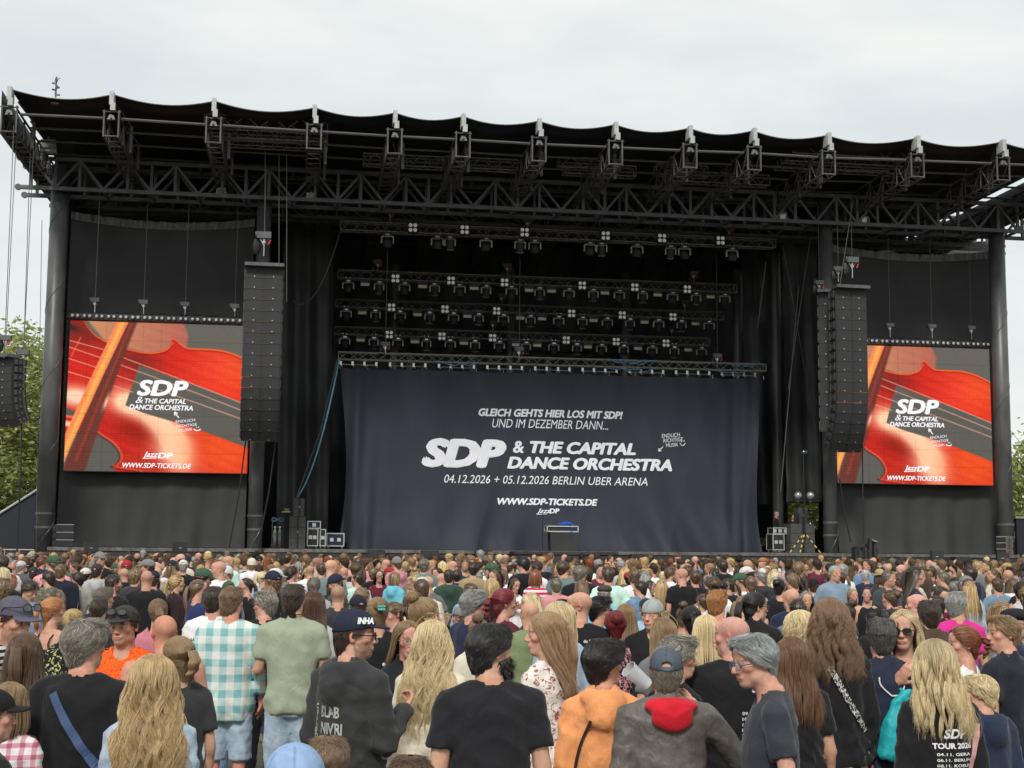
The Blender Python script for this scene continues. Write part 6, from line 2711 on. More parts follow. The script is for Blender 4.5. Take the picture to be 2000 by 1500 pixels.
# ================================================================== people: materials
def tint_mat(name, rough, attr=True, var=0.0, vscale=20, bump=0.0, bscale=200, spec=.35, sheen=0.0, sub=0.0, stretch=None, fold=0.0):
    m = bpy.data.materials.new(name)
    m.use_nodes = True
    n, l = m.node_tree.nodes, m.node_tree.links
    b = n['Principled BSDF']
    b.inputs['Roughness'].default_value = rough
    b.inputs['Specular IOR Level'].default_value = spec
    if sheen:
        b.inputs['Sheen Weight'].default_value = sheen
        b.inputs['Sheen Roughness'].default_value = .5
    oi = n.new('ShaderNodeObjectInfo')
    src = oi.outputs['Color']

    def mul(a, c):
        q = n.new('ShaderNodeVectorMath')
        q.operation = 'MULTIPLY'
        l.new(a, q.inputs[0])
        l.new(c, q.inputs[1])
        return q.outputs['Vector']
    if attr:
        at = n.new('ShaderNodeAttribute')
        at.attribute_name = 'Col'
        src = mul(src, at.outputs['Color'])
    tc = n.new('ShaderNodeTexCoord')
    if var:
        nz = n.new('ShaderNodeTexNoise')
        nz.inputs['Scale'].default_value = vscale
        nz.inputs['Detail'].default_value = 4
        if stretch:
            mp = n.new('ShaderNodeMapping')
            mp.inputs['Scale'].default_value = stretch
            l.new(tc.outputs['Object'], mp.inputs['Vector'])
            l.new(mp.outputs['Vector'], nz.inputs['Vector'])
        else:
            l.new(tc.outputs['Object'], nz.inputs['Vector'])
        mr = n.new('ShaderNodeMapRange')
        mr.inputs['From Min'].default_value, mr.inputs['From Max'].default_value = .3, .7
        mr.inputs['To Min'].default_value, mr.inputs['To Max'].default_value = 1 - var, 1 + var
        l.new(nz.outputs['Fac'], mr.inputs['Value'])
        q = n.new('ShaderNodeVectorMath')
        q.operation = 'SCALE'
        l.new(src, q.inputs[0])
        l.new(mr.outputs['Result'], q.inputs['Scale'])
        src = q.outputs['Vector']
    l.new(src, b.inputs['Base Color'])
    if bump:
        nb = n.new('ShaderNodeTexNoise')
        nb.inputs['Scale'].default_value = bscale
        nb.inputs['Detail'].default_value = 3
        l.new(tc.outputs['Object'], nb.inputs['Vector'])
        bp = n.new('ShaderNodeBump')
        bp.inputs['Strength'].default_value = bump
        bp.inputs['Distance'].default_value = .01
        l.new(nb.outputs['Fac'], bp.inputs['Height'])
        l.new(bp.outputs['Normal'], b.inputs['Normal'])
        if fold:
            nf = n.new('ShaderNodeTexNoise')
            nf.inputs['Scale'].default_value = 4.5
            nf.inputs['Detail'].default_value = 2
            nf.inputs['Distortion'].default_value = 1.5
            mf = n.new('ShaderNodeMapping')
            mf.inputs['Scale'].default_value = (1.6, 1.0, .8)
            mf.inputs['Rotation'].default_value = (0, .5, 0)
            l.new(tc.outputs['Object'], mf.inputs['Vector'])
            l.new(mf.outputs['Vector'], nf.inputs['Vector'])
            ra_ = n.new('ShaderNodeMath')
            ra_.operation = 'SUBTRACT'
            ra_.inputs[1].default_value = .5
            l.new(nf.outputs['Fac'], ra_.inputs[0])
            rb_ = n.new('ShaderNodeMath')
            rb_.operation = 'ABSOLUTE'
            l.new(ra_.outputs[0], rb_.inputs[0])
            rf = n.new('ShaderNodeMapRange')
            rf.interpolation_type = 'SMOOTHSTEP'
            rf.inputs['From Min'].default_value, rf.inputs['From Max'].default_value = 0, .10
            rf.inputs['To Min'].default_value, rf.inputs['To Max'].default_value = 1, 0
            l.new(rb_.outputs[0], rf.inputs['Value'])
            b2 = n.new('ShaderNodeBump')
            b2.inputs['Strength'].default_value = fold
            b2.inputs['Distance'].default_value = .012
            l.new(rf.outputs[0], b2.inputs['Height'])
            l.new(bp.outputs['Normal'], b2.inputs['Normal'])
            l.new(b2.outputs['Normal'], b.inputs['Normal'])
    return m


M['skin'] = tint_mat('skin', .55, True, .09, 45, .12, 260, .32)
M['skin'].node_tree.nodes['Principled BSDF'].inputs['Subsurface Weight'].default_value = .18
M['skin'].node_tree.nodes['Principled BSDF'].inputs['Subsurface Scale'].default_value = .012
M['hair'] = tint_mat('hair', .40, True, .20, 1.0, spec=.55, stretch=(260, 260, 16))
M['cloth'] = tint_mat('knit_cloth', .85, False, .12, 9, .22, 60, .2, .12, fold=.13)
M['capcloth'] = tint_mat('cap_cloth', .8, True, .12, 30, .2, 300, .2)
M['denim'] = tint_mat('denim', .8, False, .22, 16, .25, 60, .2, .1, fold=.15)
M['leather'] = tint_mat('waxed_jacket', .5, False, .22, 14, .35, 40, .4, fold=.2)


def pattern_mat(name, build, rough=.85):
    m = bpy.data.materials.new(name)
    m.use_nodes = True
    n, l = m.node_tree.nodes, m.node_tree.links
    b = n['Principled BSDF']
    b.inputs['Roughness'].default_value = rough
    b.inputs['Specular IOR Level'].default_value = .2
    tc = n.new('ShaderNodeTexCoord')
    sp = n.new('ShaderNodeSeparateXYZ')
    l.new(tc.outputs['Object'], sp.inputs[0])
    l.new(build(n, l, tc.outputs['Object'], sp), b.inputs['Base Color'])
    nb = n.new('ShaderNodeTexNoise')
    nb.inputs['Scale'].default_value = 40
    l.new(tc.outputs['Object'], nb.inputs['Vector'])
    bp = n.new('ShaderNodeBump')
    bp.inputs['Strength'].default_value = .2
    bp.inputs['Distance'].default_value = .01
    l.new(nb.outputs['Fac'], bp.inputs['Height'])
    l.new(bp.outputs['Normal'], b.inputs['Normal'])
    return m


def band(n, l, sock, freq, thr, off=0.0):
    """0/1 stripes along one coordinate"""
    a = n.new('ShaderNodeMath'); a.operation = 'MULTIPLY_ADD'
    l.new(sock, a.inputs[0]); a.inputs[1].default_value = freq; a.inputs[2].default_value = off
    f = n.new('ShaderNodeMath'); f.operation = 'FRACT'
    l.new(a.outputs[0], f.inputs[0])
    g_ = n.new('ShaderNodeMath'); g_.operation = 'GREATER_THAN'
    l.new(f.outputs[0], g_.inputs[0]); g_.inputs[1].default_value = thr
    return g_.outputs[0]


def mixc(n, l, fac, c1, c2):
    q = n.new('ShaderNodeMixRGB')
    if isinstance(fac, float):
        q.inputs['Fac'].default_value = fac
    else:
        l.new(fac, q.inputs['Fac'])
    for s, c in (('Color1', c1), ('Color2', c2)):
        if isinstance(c, tuple):
            q.inputs[s].default_value = (*c, 1)
        else:
            l.new(c, q.inputs[s])
    return q.outputs['Color']


def plaid(c0, c1, c2, fx, fz, thr=.5):
    def build(n, l, obj, sp):
        bx, bz = band(n, l, sp.outputs['X'], fx, thr), band(n, l, sp.outputs['Z'], fz, thr)
        return mixc(n, l, bx, mixc(n, l, bz, c0, c1), mixc(n, l, bz, c1, c2))
    return build


def stripes(c0, c1, f, thr=.5):
    def build(n, l, obj, sp):
        return mixc(n, l, band(n, l, sp.outputs['Z'], f, thr), c0, c1)
    return build


def blotches(c0, c1, scale, thr, c2=None):
    def build(n, l, obj, sp):
        v = n.new('ShaderNodeTexNoise')
        v.inputs['Scale'].default_value = scale
        v.inputs['Detail'].default_value = 3
        v.inputs['Distortion'].default_value = 1.2
        l.new(obj, v.inputs['Vector'])
        r = n.new('ShaderNodeValToRGB')
        r.color_ramp.elements[0].position = thr
        r.color_ramp.elements[0].color = (*c0, 1)
        r.color_ramp.elements[1].position = thr + .03
        r.color_ramp.elements[1].color = (*c1, 1)
        if c2:
            e = r.color_ramp.elements.new(thr + .12)
            e.color = (*c2, 1)
        l.new(v.outputs['Fac'], r.inputs['Fac'])
        return r.outputs['Color']
    return build


M['mintplaid'] = pattern_mat('mint_white_check', plaid((.70, .70, .63), (.42, .58, .57), (.20, .40, .41), 9.0, 9.0))
M['pinkplaid'] = pattern_mat('pink_white_check', plaid((.72, .70, .70), (.60, .30, .34), (.40, .12, .18), 16, 16, .6))
M['redplaid'] = pattern_mat('red_black_check', plaid((.30, .015, .02), (.10, .01, .015), (.02, .01, .012), 14, 14))
M['greyplaid'] = pattern_mat('pale_check', plaid((.62, .60, .55), (.40, .38, .33), (.22, .21, .18), 12, 12, .7))
M['redstripe'] = pattern_mat('red_white_stripe', stripes((.75, .70, .70), (.62, .03, .10), 13))
M['bwstripe'] = pattern_mat('black_white_stripe', stripes((.02, .02, .025), (.6, .6, .6), 30))
M['floral'] = pattern_mat('red_flower_print', blotches((.74, .69, .64), (.30, .06, .045), 34, .56, (.42, .17, .10)))
M['orange_jersey'] = pattern_mat('orange_pattern_jersey', blotches((.90, .13, .02), (.62, .075, .01), 60, .52))
M['limeprint'] = pattern_mat('black_with_lime_ornament', blotches((.014, .014, .015), (.50, .52, .20), 26, .57))
M['camo'] = pattern_mat('flower_sleeve_print', blotches((.10, .13, .09), (.42, .18, .17), 22, .55))
M['pinkprint'] = pattern_mat('pink_white_flower_print', blotches((.02, .018, .02), (.55, .25, .30), 40, .5))
M['whiteprint'] = mat('white_shirt_print', (.72, .72, .72), .8)
M['creamprint'] = mat('grey_shirt_print', (.42, .42, .40), .8)
M['blueprint'] = mat('blue_shirt_print', (.05, .10, .42), .8)
M['darkprint'] = mat('dark_shirt_print', (.03, .03, .035), .8)
M['frame_black'] = mat('black_spectacle_frame', (.012, .012, .014), .3)
M['frame_blue'] = mat('blue_black_spectacle_frame', (.02, .10, .16), .3)
M['frame_gold'] = mat('gold_spectacle_frame', (.45, .30, .12), .25, .9)
M['darklens'] = mat('dark_lens', (.008, .008, .010), .06, spec=.9, coat=1)
M['strap_blue'] = mat('blue_strap', (.055, .095, .20), .7, var=.1)
M['strap_dark'] = mat('dark_strap', (.03, .018, .015), .6)
M['strap_white'] = mat('white_cord', (.75, .74, .70), .7)
M['strap_pink'] = mat('pink_strap', (.58, .32, .30), .7, var=.1)
M['strap_ornate'] = pattern_mat('black_white_woven_strap', blotches((.03, .03, .03), (.62, .61, .57), 75, .5))
M['turquoise'] = mat('turquoise_nylon', (.02, .40, .44), .6, var=.15, vscale=9, bump=.5, bscale=18)
M['cream'] = mat('cream_leather', (.68, .60, .45), .5, var=.06)
M['clip_teal'] = mat('teal_hair_clip', (.10, .42, .42), .3)
M['clip_tan'] = mat('tan_hair_clip', (.40, .28, .16), .3)
M['phone'] = mat('phone_black', (.012, .012, .014), .2, coat=.5)


def clear_mat(name, tint, mixf, rough=.1):
    m = bpy.data.materials.new(name)
    m.use_nodes = True
    n, l = m.node_tree.nodes, m.node_tree.links
    b = n['Principled BSDF']
    b.inputs['Base Color'].default_value = (*tint, 1)
    b.inputs['Roughness'].default_value = rough
    o = n['Material Output']
    t = n.new('ShaderNodeBsdfTransparent')
    x = n.new('ShaderNodeMixShader')
    x.inputs['Fac'].default_value = mixf
    l.new(t.outputs[0], x.inputs[1])
    l.new(b.outputs[0], x.inputs[2])
    l.new(x.outputs[0], o.inputs['Surface'])
    return m


M['clearlens'] = clear_mat('clear_lens', (.6, .65, .68), .14, .05)
M['cup'] = clear_mat('frosted_plastic_cup', (.72, .75, .78), .55, .25)
M['beer'] = mat('pale_drink', (.62, .45, .16), .2)

HC = {'blonde': (.42, .285, .125), 'light blonde': (.60, .475, .27), 'dark blonde': (.235, .150, .075), 'brown': (.095, .054, .030), 'dark brown': (.045, .028, .019), 'black': (.014, .012, .012),
      'grey': (.28, .275, .26), 'grey brown': (.16, .135, .105), 'auburn': (.20, .065, .028), 'ginger': (.38, .165, .06), 'wine red': (.16, .016, .022), 'white grey': (.50, .49, .46), 'light brown': (.17, .105, .058)}
CC = {'black': (.012, .012, .014), 'charcoal': (.036, .037, .038), 'grey': (.16, .16, .165), 'pale grey': (.42, .42, .42), 'navy': (.018, .024, .055), 'white': (.78, .78, .77), 'olive': (.09, .10, .05), 'sage': (.32, .36, .26),
      'sky blue': (.30, .42, .55), 'turquoise': (.16, .48, .60), 'pink': (.60, .27, .30), 'red': (.42, .03, .045), 'maroon': (.11, .014, .03), 'orange': (.80, .33, .13), 'cream': (.66, .60, .48), 'denim blue': (.13, .22, .34),
      'pale denim': (.36, .45, .54), 'dark green': (.035, .07, .05), 'teal grey': (.14, .20, .20), 'brown': (.075, .045, .03), 'mint': (.50, .70, .60), 'magenta': (.62, .03, .25), 'mustard': (.55, .36, .05), 'beige': (.46, .41, .32), 'royal blue': (.04, .10, .45), 'rose': (.50, .18, .22), 'bright orange': (.9, .13, .02), 'tan': (.34, .26, .15)}

SHOES = np_mesh('shoes', *make_shoes(), M['cloth'])
LEGS = {}


def legs_mesh(sex, bw, kind, m):
    key = (sex, round(bw, 1), kind, m)
    if key not in LEGS:
        V, Q = make_legs(sex, round(bw, 1), kind)
        LEGS[key] = np_mesh('trousers', V, Q, M[m])
    return LEGS[key]


def hair_kwargs(style, n):
    """named hair looks -> arguments of make_hair"""
    w = .0050 if n > 800 else .0075 if n > 400 else .0115
    D = {
        'short': dict(style='short', t=.014, messy=.6), 'crop': dict(style='short', t=.006, messy=.5), 'messy': dict(style='short', t=.022, messy=1.0, fringe=.4), 'thick': dict(style='short', t=.026, messy=.55), 'quiff': dict(style='short', t=.020, messy=.7),
        'fringe': dict(style='short', t=.02, messy=1.3, fringe=1.2), 'thin': dict(style='short', t=.006, messy=.6, thin_top=True), 'curlyshort': dict(style='short', t=.030, messy=1.5, curl=.010),
        'bob': dict(style='bob', t=.014), 'bobfringe': dict(style='bob', t=.016, fringe=1.3), 'long': dict(style='long', t=.013), 'wavy': dict(style='long', t=.012, wave=.012), 'curly': dict(style='long', t=.016, curl=.013, length=-.30, volume=.014),
        'curlybob': dict(style='bob', t=.028, curl=.012, length=-.17), 'midlong': dict(style='long', t=.013, length=-.27), 'ponytail': dict(style='ponytail', t=.008), 'bun': dict(style='bun', t=.008), 'updo': dict(style='updo', t=.010), 'lowbun': dict(style='updo', t=.008),
        'halfup': dict(style='halfup', t=.012), 'braid': dict(style='braid', t=.010), 'shortpony': dict(style='ponytail', t=.008, length=-.12),
    }
    k = dict(D[style])
    k.setdefault('width', w)
    k['n'] = n
    return k


def place_head(x, yt, hh, tall=1.75):
    """photo position of the crown and head height in pixels -> crown point in the world, scale"""
    d = ray(x, yt)
    s = 1.0
    for _ in range(12):
        zc = F_PX * .235 * s / hh
        top = CAM_H + d.z * zc
        s = s * .4 + .6 * (top / tall)
    zc = F_PX * .235 * s / hh
    return Vector((d.x * zc, d.y * zc, tall * s)), s, zc


PLACED = []      # (px, ytop, hh, depth, X, Y)
N_TRI = 0


def project_on(V, Q, pts, back=True, off=.004):
    """push flat points (x,z) on to the front or back of a garment"""
    bvh = BVHTree.FromPolygons([tuple(p) for p in V.tolist()], Q.tolist())
    out = []
    for x, z in pts:
        o = Vector((x, -1, z)) if back else Vector((-x, 1, z))
        h = bvh.ray_cast(o, Vector((0, 1, 0)) if back else Vector((0, -1, 0)))
        if h[0] is None:
            y = out[-1][1] if out else (-.14 if back else .14)
            out.append((o.x, y, z))
        else:
            out.append((o.x, h[0].y - off if back else h[0].y + off, z))
    return out


def garment_text(top, V, Q, body, x0, x1, z0, z1, m, back=True, bold=0.02, shear=0.0, rot=0.0, name='shirt_print'):
    me, (w, h) = text_mesh(name, body, m, bold, shear)
    bisect_mesh(me, max(w / max(4, abs(x1 - x0) / .018), .02))
    n = len(me.vertices)
    co = np.empty(n * 3, np.float32)
    me.vertices.foreach_get('co', co)
    co = co.reshape(-1, 3)
    xx = (co[:, 0] / w - .5) * (x1 - x0)
    zz = (co[:, 2] / h - .5) * (z1 - z0)
    X = (x0 + x1) / 2 + xx * math.cos(rot) - zz * math.sin(rot)
    Z = (z0 + z1) / 2 + xx * math.sin(rot) + zz * math.cos(rot)
    pts = project_on(V, Q, list(zip(X.tolist(), Z.tolist())), back)
    me.vertices.foreach_set('co', np.array(pts, np.float32).ravel())
    me.update()
    return link(name, me, top)


def strap_on(top, V, Q, path, width, m, back=True, name='bag_strap', off=.006):
    pts = curve(path, 10)
    L, R = [], []
    for i, p in enumerate(pts):
        q = pts[min(i + 1, len(pts) - 1)]
        p0 = pts[max(i - 1, 0)]
        d = np.array(q) - np.array(p0)
        d = d / (np.linalg.norm(d) + 1e-9)
        nrm = np.array([-d[1], d[0]]) * width / 2
        L.append(tuple(np.array(p) + nrm))
        R.append(tuple(np.array(p) - nrm))
    a, c = project_on(V, Q, L, back, off), project_on(V, Q, R, back, off)
    b = MB()
    n = len(a)
    sg = -1 if back else 1
    th = .004 * sg
    vs_ = a + c + [(x, y + th, z) for x, y, z in a] + [(x, y + th, z) for x, y, z in c]
    fs = []
    for i in range(n - 1):
        fs += [(2 * n + i, 2 * n + i + 1, 3 * n + i + 1, 3 * n + i), (i, i + 1, 2 * n + i + 1, 2 * n + i), (n + i + 1, n + i, 3 * n + i, 3 * n + i + 1)]
    b.add(vs_, fs)
    return b.build(name, m, top)


def hero(label, x, yt, hh, by, hy, sex, hair, hcol, top, tcol, leg='jeans', lcol=None, bw=1.0, belly=0.0, pR='down', pL='down', tone=1.0, tilt=0.0, group=None, topmat=None,
         cap=None, capcol=(.02, .02, .022), glasses=None, beard=None, stubble=0.0, buzz=0.0, bald_top=False, hairopt=None, seed=None, hoodcol=None, lean=(0, 0), fat=0.0, nose=1.0, legmat=None, skin=None, vox=None, cap_sun=False, name='person'):
    hh = hh * .825
    seed = int(abs(x) * 7 + yt) + 500 if seed is None else seed
    tier = 0 if hh >= 70 else 1 if hh >= 40 else 2
    sees = abs((hy + 180) % 360 - 180) > 45
    vx = vox or ((.0063, .0092, .0130) if sees else (.0100, .0140, .0170))[tier]
    rng = np.random.default_rng(seed)
    ht = 0.0
    if cap:
        ht = .022
    elif hair:
        kk = {**hair_kwargs(hair, 100), **(hairopt or {})}
        ht = kk['t'] + kk.get('volume', 0) + (.045 if kk['style'] == 'bun' else 0)
    crown, s, zc = place_head(x, yt, hh, 1.75 + ht)
    byaw, hyaw = math.radians(by), math.radians(hy - by)
    hyaw = (hyaw + math.pi) % (2 * math.pi) - math.pi
    hyaw = max(-1.45, min(1.45, hyaw))
    hcv = HC[hcol] if isinstance(hcol, str) else hcol
    sk = np.array(skin if skin is not None else SKIN0) * tone * np.array([1, rng.uniform(.95, 1.05), rng.uniform(.93, 1.07)])
    opts = dict(haircol=hcv, skin=sk, stubble=stubble, buzz=buzz, bald_top=bald_top, fat=fat, nose=nose, iris=random.choice([(.10, .12, .12), (.18, .30, .42), (.12, .10, .07)]))
    V, Q, C, hf, J, tab = make_body(sex, bw, belly, pR, pL, hyaw, tilt, vx, opts, seed, lean)
    body = link(name, np_mesh('person_body', V, Q, M['skin'], col=C))
    body.color = (*sk, 1)
    off = Matrix.Rotation(-byaw, 3, 'Z') @ Vector((HEAD_C[0] + lean[0], HEAD_C[1] + lean[1] - .01, 0)) * s
    body.location = (crown.x - off.x, crown.y - off.y, 0)
    body.rotation_euler = (0, 0, -byaw)
    body.scale = (s, s, s)
    tag(body, label, 'person', group)
    hm = Matrix([list(hf[0][i]) + [hf[1][i]] for i in range(3)] + [[0, 0, 0, 1]])
    R_ = dict(body=body, hm=hm, s=s, J=J, zc=zc)
    # clothes
    tm = M[topmat] if topmat else M['cloth']
    TV, TQ = make_top(top, sex, bw, belly, J, tab, (.0160, .0240, .035)[tier], seed, amp=(.0065, .006, .004)[tier])
    to = link({'tee': 'shirt', 'polo': 'polo_shirt', 'tank': 'sleeveless_top', 'straps': 'strap_top', 'long': 'sweater', 'jacket': 'jacket', 'hoodie': 'hoodie', 'rolled': 'checked_shirt', 'blouse': 'blouse'}[top], np_mesh('garment', TV, TQ, tm), body)
    tc_ = CC[tcol] if isinstance(tcol, str) else tcol
    to.color = (*tc_, 1)
    R_.update(top=to, TV=TV, TQ=TQ)
    lm = legmat or ('denim' if leg in ('jeans', 'shorts') else 'cloth')
    lo = link('shorts' if leg == 'shorts' else 'trousers', legs_mesh(sex, bw, 'shorts' if leg == 'shorts' else 'long', lm), body)
    lo.color = (*(CC[lcol] if isinstance(lcol, str) else lcol or random.choice([CC['denim blue'], CC['black'], CC['navy'], (.05, .08, .14)])), 1)
    so = link('shoes', SHOES, body)
    so.color = (*random.choice([(.6, .6, .6), (.03, .03, .03), (.2, .16, .12), (.5, .5, .52)]), 1)
    # hair
    if hair:
        kw = {**hair_kwargs(hair, (950, 430, 170)[tier]), **(hairopt or {})}
        global COLLECT
        if tier < 2:
            COLLECT = []
            kw['n'] = int(kw['n'] * (6.0 if tier == 0 else 5.0))
        hv, hq, hcl = make_hair(seed=seed, **kw)
        st_parts, COLLECT = COLLECT, None
        if cap:
            sg = {'back': -.12, 'beanie': .16, 'flat': -.10, 'straw': 0}.get(cap, .12)
            up_ = (hv[:, 2] > {'beanie': .012, 'straw': .05}.get(cap, .036) + sg * hv[:, 1])
            hq = hq[~up_[hq].any(1)]
            if st_parts:
                lim = {'beanie': .012, 'straw': .05}.get(cap, .036)
                kp = [(p[:, :, 2] <= lim + sg * p[:, :, 1]).all(1) for p, _ in st_parts]
                st_parts = [(p[k], t[k]) for (p, t), k in zip(st_parts, kp) if k.any()]
        ho = link('hair', np_mesh('hair', hv, hq, M['hair'], col=hcl), body)
        ho.matrix_local = hm
        ho.color = (*hcv, 1)
        R_['hair'] = ho
        if st_parts:
            hs = strands_object(st_parts, (.0008 if tier == 0 else .0012), M['hair'], ho)
            hs.color = (*hcv, 1)
    if beard:
        bv, bq, bc = make_beard('m', beard, (700, 300, 100)[tier], seed)
        bo = link('beard', np_mesh('beard', bv, bq, M['hair'], col=bc), body)
        bo.matrix_local = hm
        bo.color = (*hcv, 1)
    if cap:
        cv, cq, cc = make_cap(back=(cap == 'back'), flat=(cap == 'snap'), vox=(.006, .008, .011)[tier], kind=cap if cap in ('flat', 'beanie', 'straw') else 'cap')
        co = link('cap' if cap not in ('straw', 'beanie') else 'hat', np_mesh('cap', cv, cq, M['capcloth'], col=cc), body)
        co.matrix_local = hm
        co.color = (*capcol, 1)
        R_['cap'] = co
    if glasses:
        gk, gpos = glasses if isinstance(glasses, tuple) else (glasses, 'on')
        gb = make_glasses(gk == 'dark', .0026 if tier == 0 else .0034)
        go = gb.build('sunglasses' if gk == 'dark' else 'glasses', [M[{'dark': 'frame_black', 'black': 'frame_black', 'blue': 'frame_blue', 'gold': 'frame_gold'}[gk]], M['darklens'], M['clearlens']], body)
        if gpos == 'on':
            go.matrix_local = hm
        elif gpos == 'head':
            go.matrix_local = hm @ Matrix.Translation((0, -.035, .088)) @ Matrix.Rotation(.55, 4, 'X') @ Matrix.Scale(1.12, 4)
        elif gpos == 'cap':
            go.matrix_local = hm @ Matrix.Translation((0, .010, .068)) @ Matrix.Rotation(.30, 4, 'X') @ Matrix.Scale(1.10, 4)
        elif gpos == 'neck':
            go.matrix_local = hm @ Matrix.Rotation(math.pi, 4, 'Z') @ Matrix.Translation((0, -.012, -.105))
    PLACED.append((x, yt, hh, zc, body.location.x, body.location.y))
    return R_


def cup_at(world, label, r=.042, h=.12, fill=.6, tiltv=(0, 0)):
    c = empty('plastic_cup', world)
    c.rotation_euler = (tiltv[0], tiltv[1], 0)
    b = MB()
    b.tube((0, 0, -h / 2), (0, 0, h / 2), r * .78, 18, r1=r, cap=False)
    b.tube((0, 0, -h / 2), (0, 0, -h / 2 + .003), r * .78, 18)
    b.build('cup_wall', M['cup'], c, smooth=True)
    b = MB()
    for k in range(18):
        a0, a1 = 2 * math.pi * k / 18, 2 * math.pi * (k + 1) / 18
        b.tube((r * math.cos(a0), r * math.sin(a0), h / 2), (r * math.cos(a1), r * math.sin(a1), h / 2), .002, 4)
    b.build('rim', M['cup'], c)
    if fill:
        b = MB()
        b.tube((0, 0, -h / 2 + .004), (0, 0, -h / 2 + h * fill), r * .75, 16, r1=r * .87)
        b.build('drink', M['beer'], c, smooth=True)
    tag(c, label, 'cup')
    return c


def local_to_world(R_, p):
    b = R_['body']
    return Matrix.Translation(b.location) @ b.rotation_euler.to_matrix().to_4x4() @ Matrix.Scale(R_['s'], 4) @ Vector(p)

# ================================================================== the people one can tell apart
random.seed(21)
H = hero
G1 = 'people standing in the front of the crowd'
# ---- nearest, left to right
H('person with blond hair in a pink and white checked shirt at the left edge', 20, 1330, 100, 10, 10, 'f', 'bob', 'dark blonde', 'long', 'white', topmat='pinkplaid', group=G1)
r = H('person in a plain black cap cut off by the left edge of the picture', -18, 1343, 118, 55, 70, 'm', 'crop', 'dark brown', 'tee', 'black', cap='cap', capcol=(.014, .014, .016), group=G1)
H('man in a faded purple cap with sunglasses on it at the left edge', 26, 1163, 100, 105, 125, 'm', 'crop', 'dark brown', 'tee', 'navy', cap='cap', capcol=(.10, .095, .13), glasses=('dark', 'cap'), stubble=.55, topmat='bwstripe', tilt=.2, group=G1)
H('woman with long brown hair knotted on top, near the left edge', 50, 1234, 96, 0, 5, 'f', 'halfup', 'brown', 'tee', 'navy', hairopt=dict(length=-.33, wave=.004), group=G1)
r = H('man with thick grey-brown hair and glasses in a black shirt with a blue strap', 168, 1206, 112, 12, 42, 'm', 'thick', 'grey brown', 'tee', 'black', bw=1.12, belly=.03, glasses='black', hairopt=dict(grey=.2), group=G1)
strap_on(r['top'], r['TV'], r['TQ'], [(-.10, 1.42), (-.03, 1.30), (.06, 1.17), (.15, 1.05)], .042, M['strap_blue'])
r = H('man in an orange sports shirt and dark cap facing the camera', 245, 1181, 88, 192, 198, 'm', 'crop', 'dark brown', 'tee', 'bright orange', topmat='orange_jersey', cap='snap', capcol=(.045, .042, .042), glasses=('dark', 'cap'), stubble=.2, tone=1.06, group=G1)
garment_text(r['top'], r['TV'], r['TQ'], '~', .04, .09, 1.25, 1.28, M['whiteprint'], False)
H('woman with very long blonde hair in a pale denim jacket, nearest in the lower left', 300, 1275, 118, 0, 0, 'f', 'wavy', (.50, .355, .175), 'jacket', 'pale denim', topmat='denim', hairopt=dict(n=1500, length=-.50, wave=.018, roots=.35, t=.012, volume=.018, width=.005), group=G1)
H('man with a reddish shaved head in a black sleeveless top', 322, 1201, 86, -15, -25, 'm', None, 'ginger', 'tank', 'black', buzz=.35, bw=1.18, belly=.03, skin=(.60, .29, .20), pR='fold', group=G1)
H('woman with a dark blonde ponytail in a charcoal shirt beside the shaved head', 350, 1242, 92, -20, -38, 'f', 'ponytail', 'dark blonde', 'tee', 'charcoal', bw=1.05, hairopt=dict(length=-.14, wave=.012, t=.012), group=G1)
H('tall man in a mint and white checked shirt and denim shorts', 453, 1144, 74, 5, 28, 'm', 'crop', 'light brown', 'rolled', 'mint', 'shorts', 'pale denim', topmat='mintplaid', bw=1.03, buzz=.5, skin=(.60, .29, .205), pR='loose', pL='loose', group=G1)
H('man in a sage green polo shirt and light jeans, seen from behind', 574, 1139, 76, 0, 22, 'm', 'crop', 'dark brown', 'polo', 'sage', 'jeans', 'pale denim', bw=1.06, pR='hold', pL='hold', glasses=('dark', 'neck'), buzz=.6, group=G1)
r = H('man with grey hair and glasses looking left in a black shirt', 518, 1153, 62, 10, -62, 'm', 'short', 'grey brown', 'tee', 'black', glasses='black', hairopt=dict(grey=.25), stubble=.2, bw=1.08, group=G1)
garment_text(r['top'], r['TV'], r['TQ'], 'stars', .02, .12, 1.33, 1.37, M['whiteprint'])
r = H('man with dark hair in a white printed shirt left of the mint checks', 417, 1144, 64, 0, 10, 'm', 'short', 'dark brown', 'tee', 'white', group=G1)
garment_text(r['top'], r['TV'], r['TQ'], 'HARDCORE', -.17, .05, 1.30, 1.34, M['darkprint'], rot=.15)
garment_text(r['top'], r['TV'], r['TQ'], '7', -.12, -.06, 1.18, 1.27, M['darkprint'])
r = H('bearded man with glasses in a navy cap reading INHA and a charcoal hoodie', 692, 1188, 110, 48, 92, 'm', 'crop', 'dark brown', 'hoodie', 'charcoal', cap='snap', capcol=(.022, .024, .045), glasses='black', stubble=.6, pR='hold', pL='down', group=G1)
for t_, z_, w_ in (('BLAB', 1.27, .13), ('NIVRI', 1.19, .15), ('RB', 1.11, .07)):
    garment_text(r['top'], r['TV'], r['TQ'], t_, -.07, -.07 + w_, z_ - .028, z_ + .028, M['creamprint'], bold=.03)
garment_text(r['top'], r['TV'], r['TQ'], 'reibergen', -.24, .0, 1.155, 1.21, M['creamprint'], bold=.02, rot=math.pi / 2)
me_, (w_, h_) = text_mesh('cap_print', 'INHA', M['whiteprint'], .05, .15)
o_ = link('cap_print', me_, r['cap'])
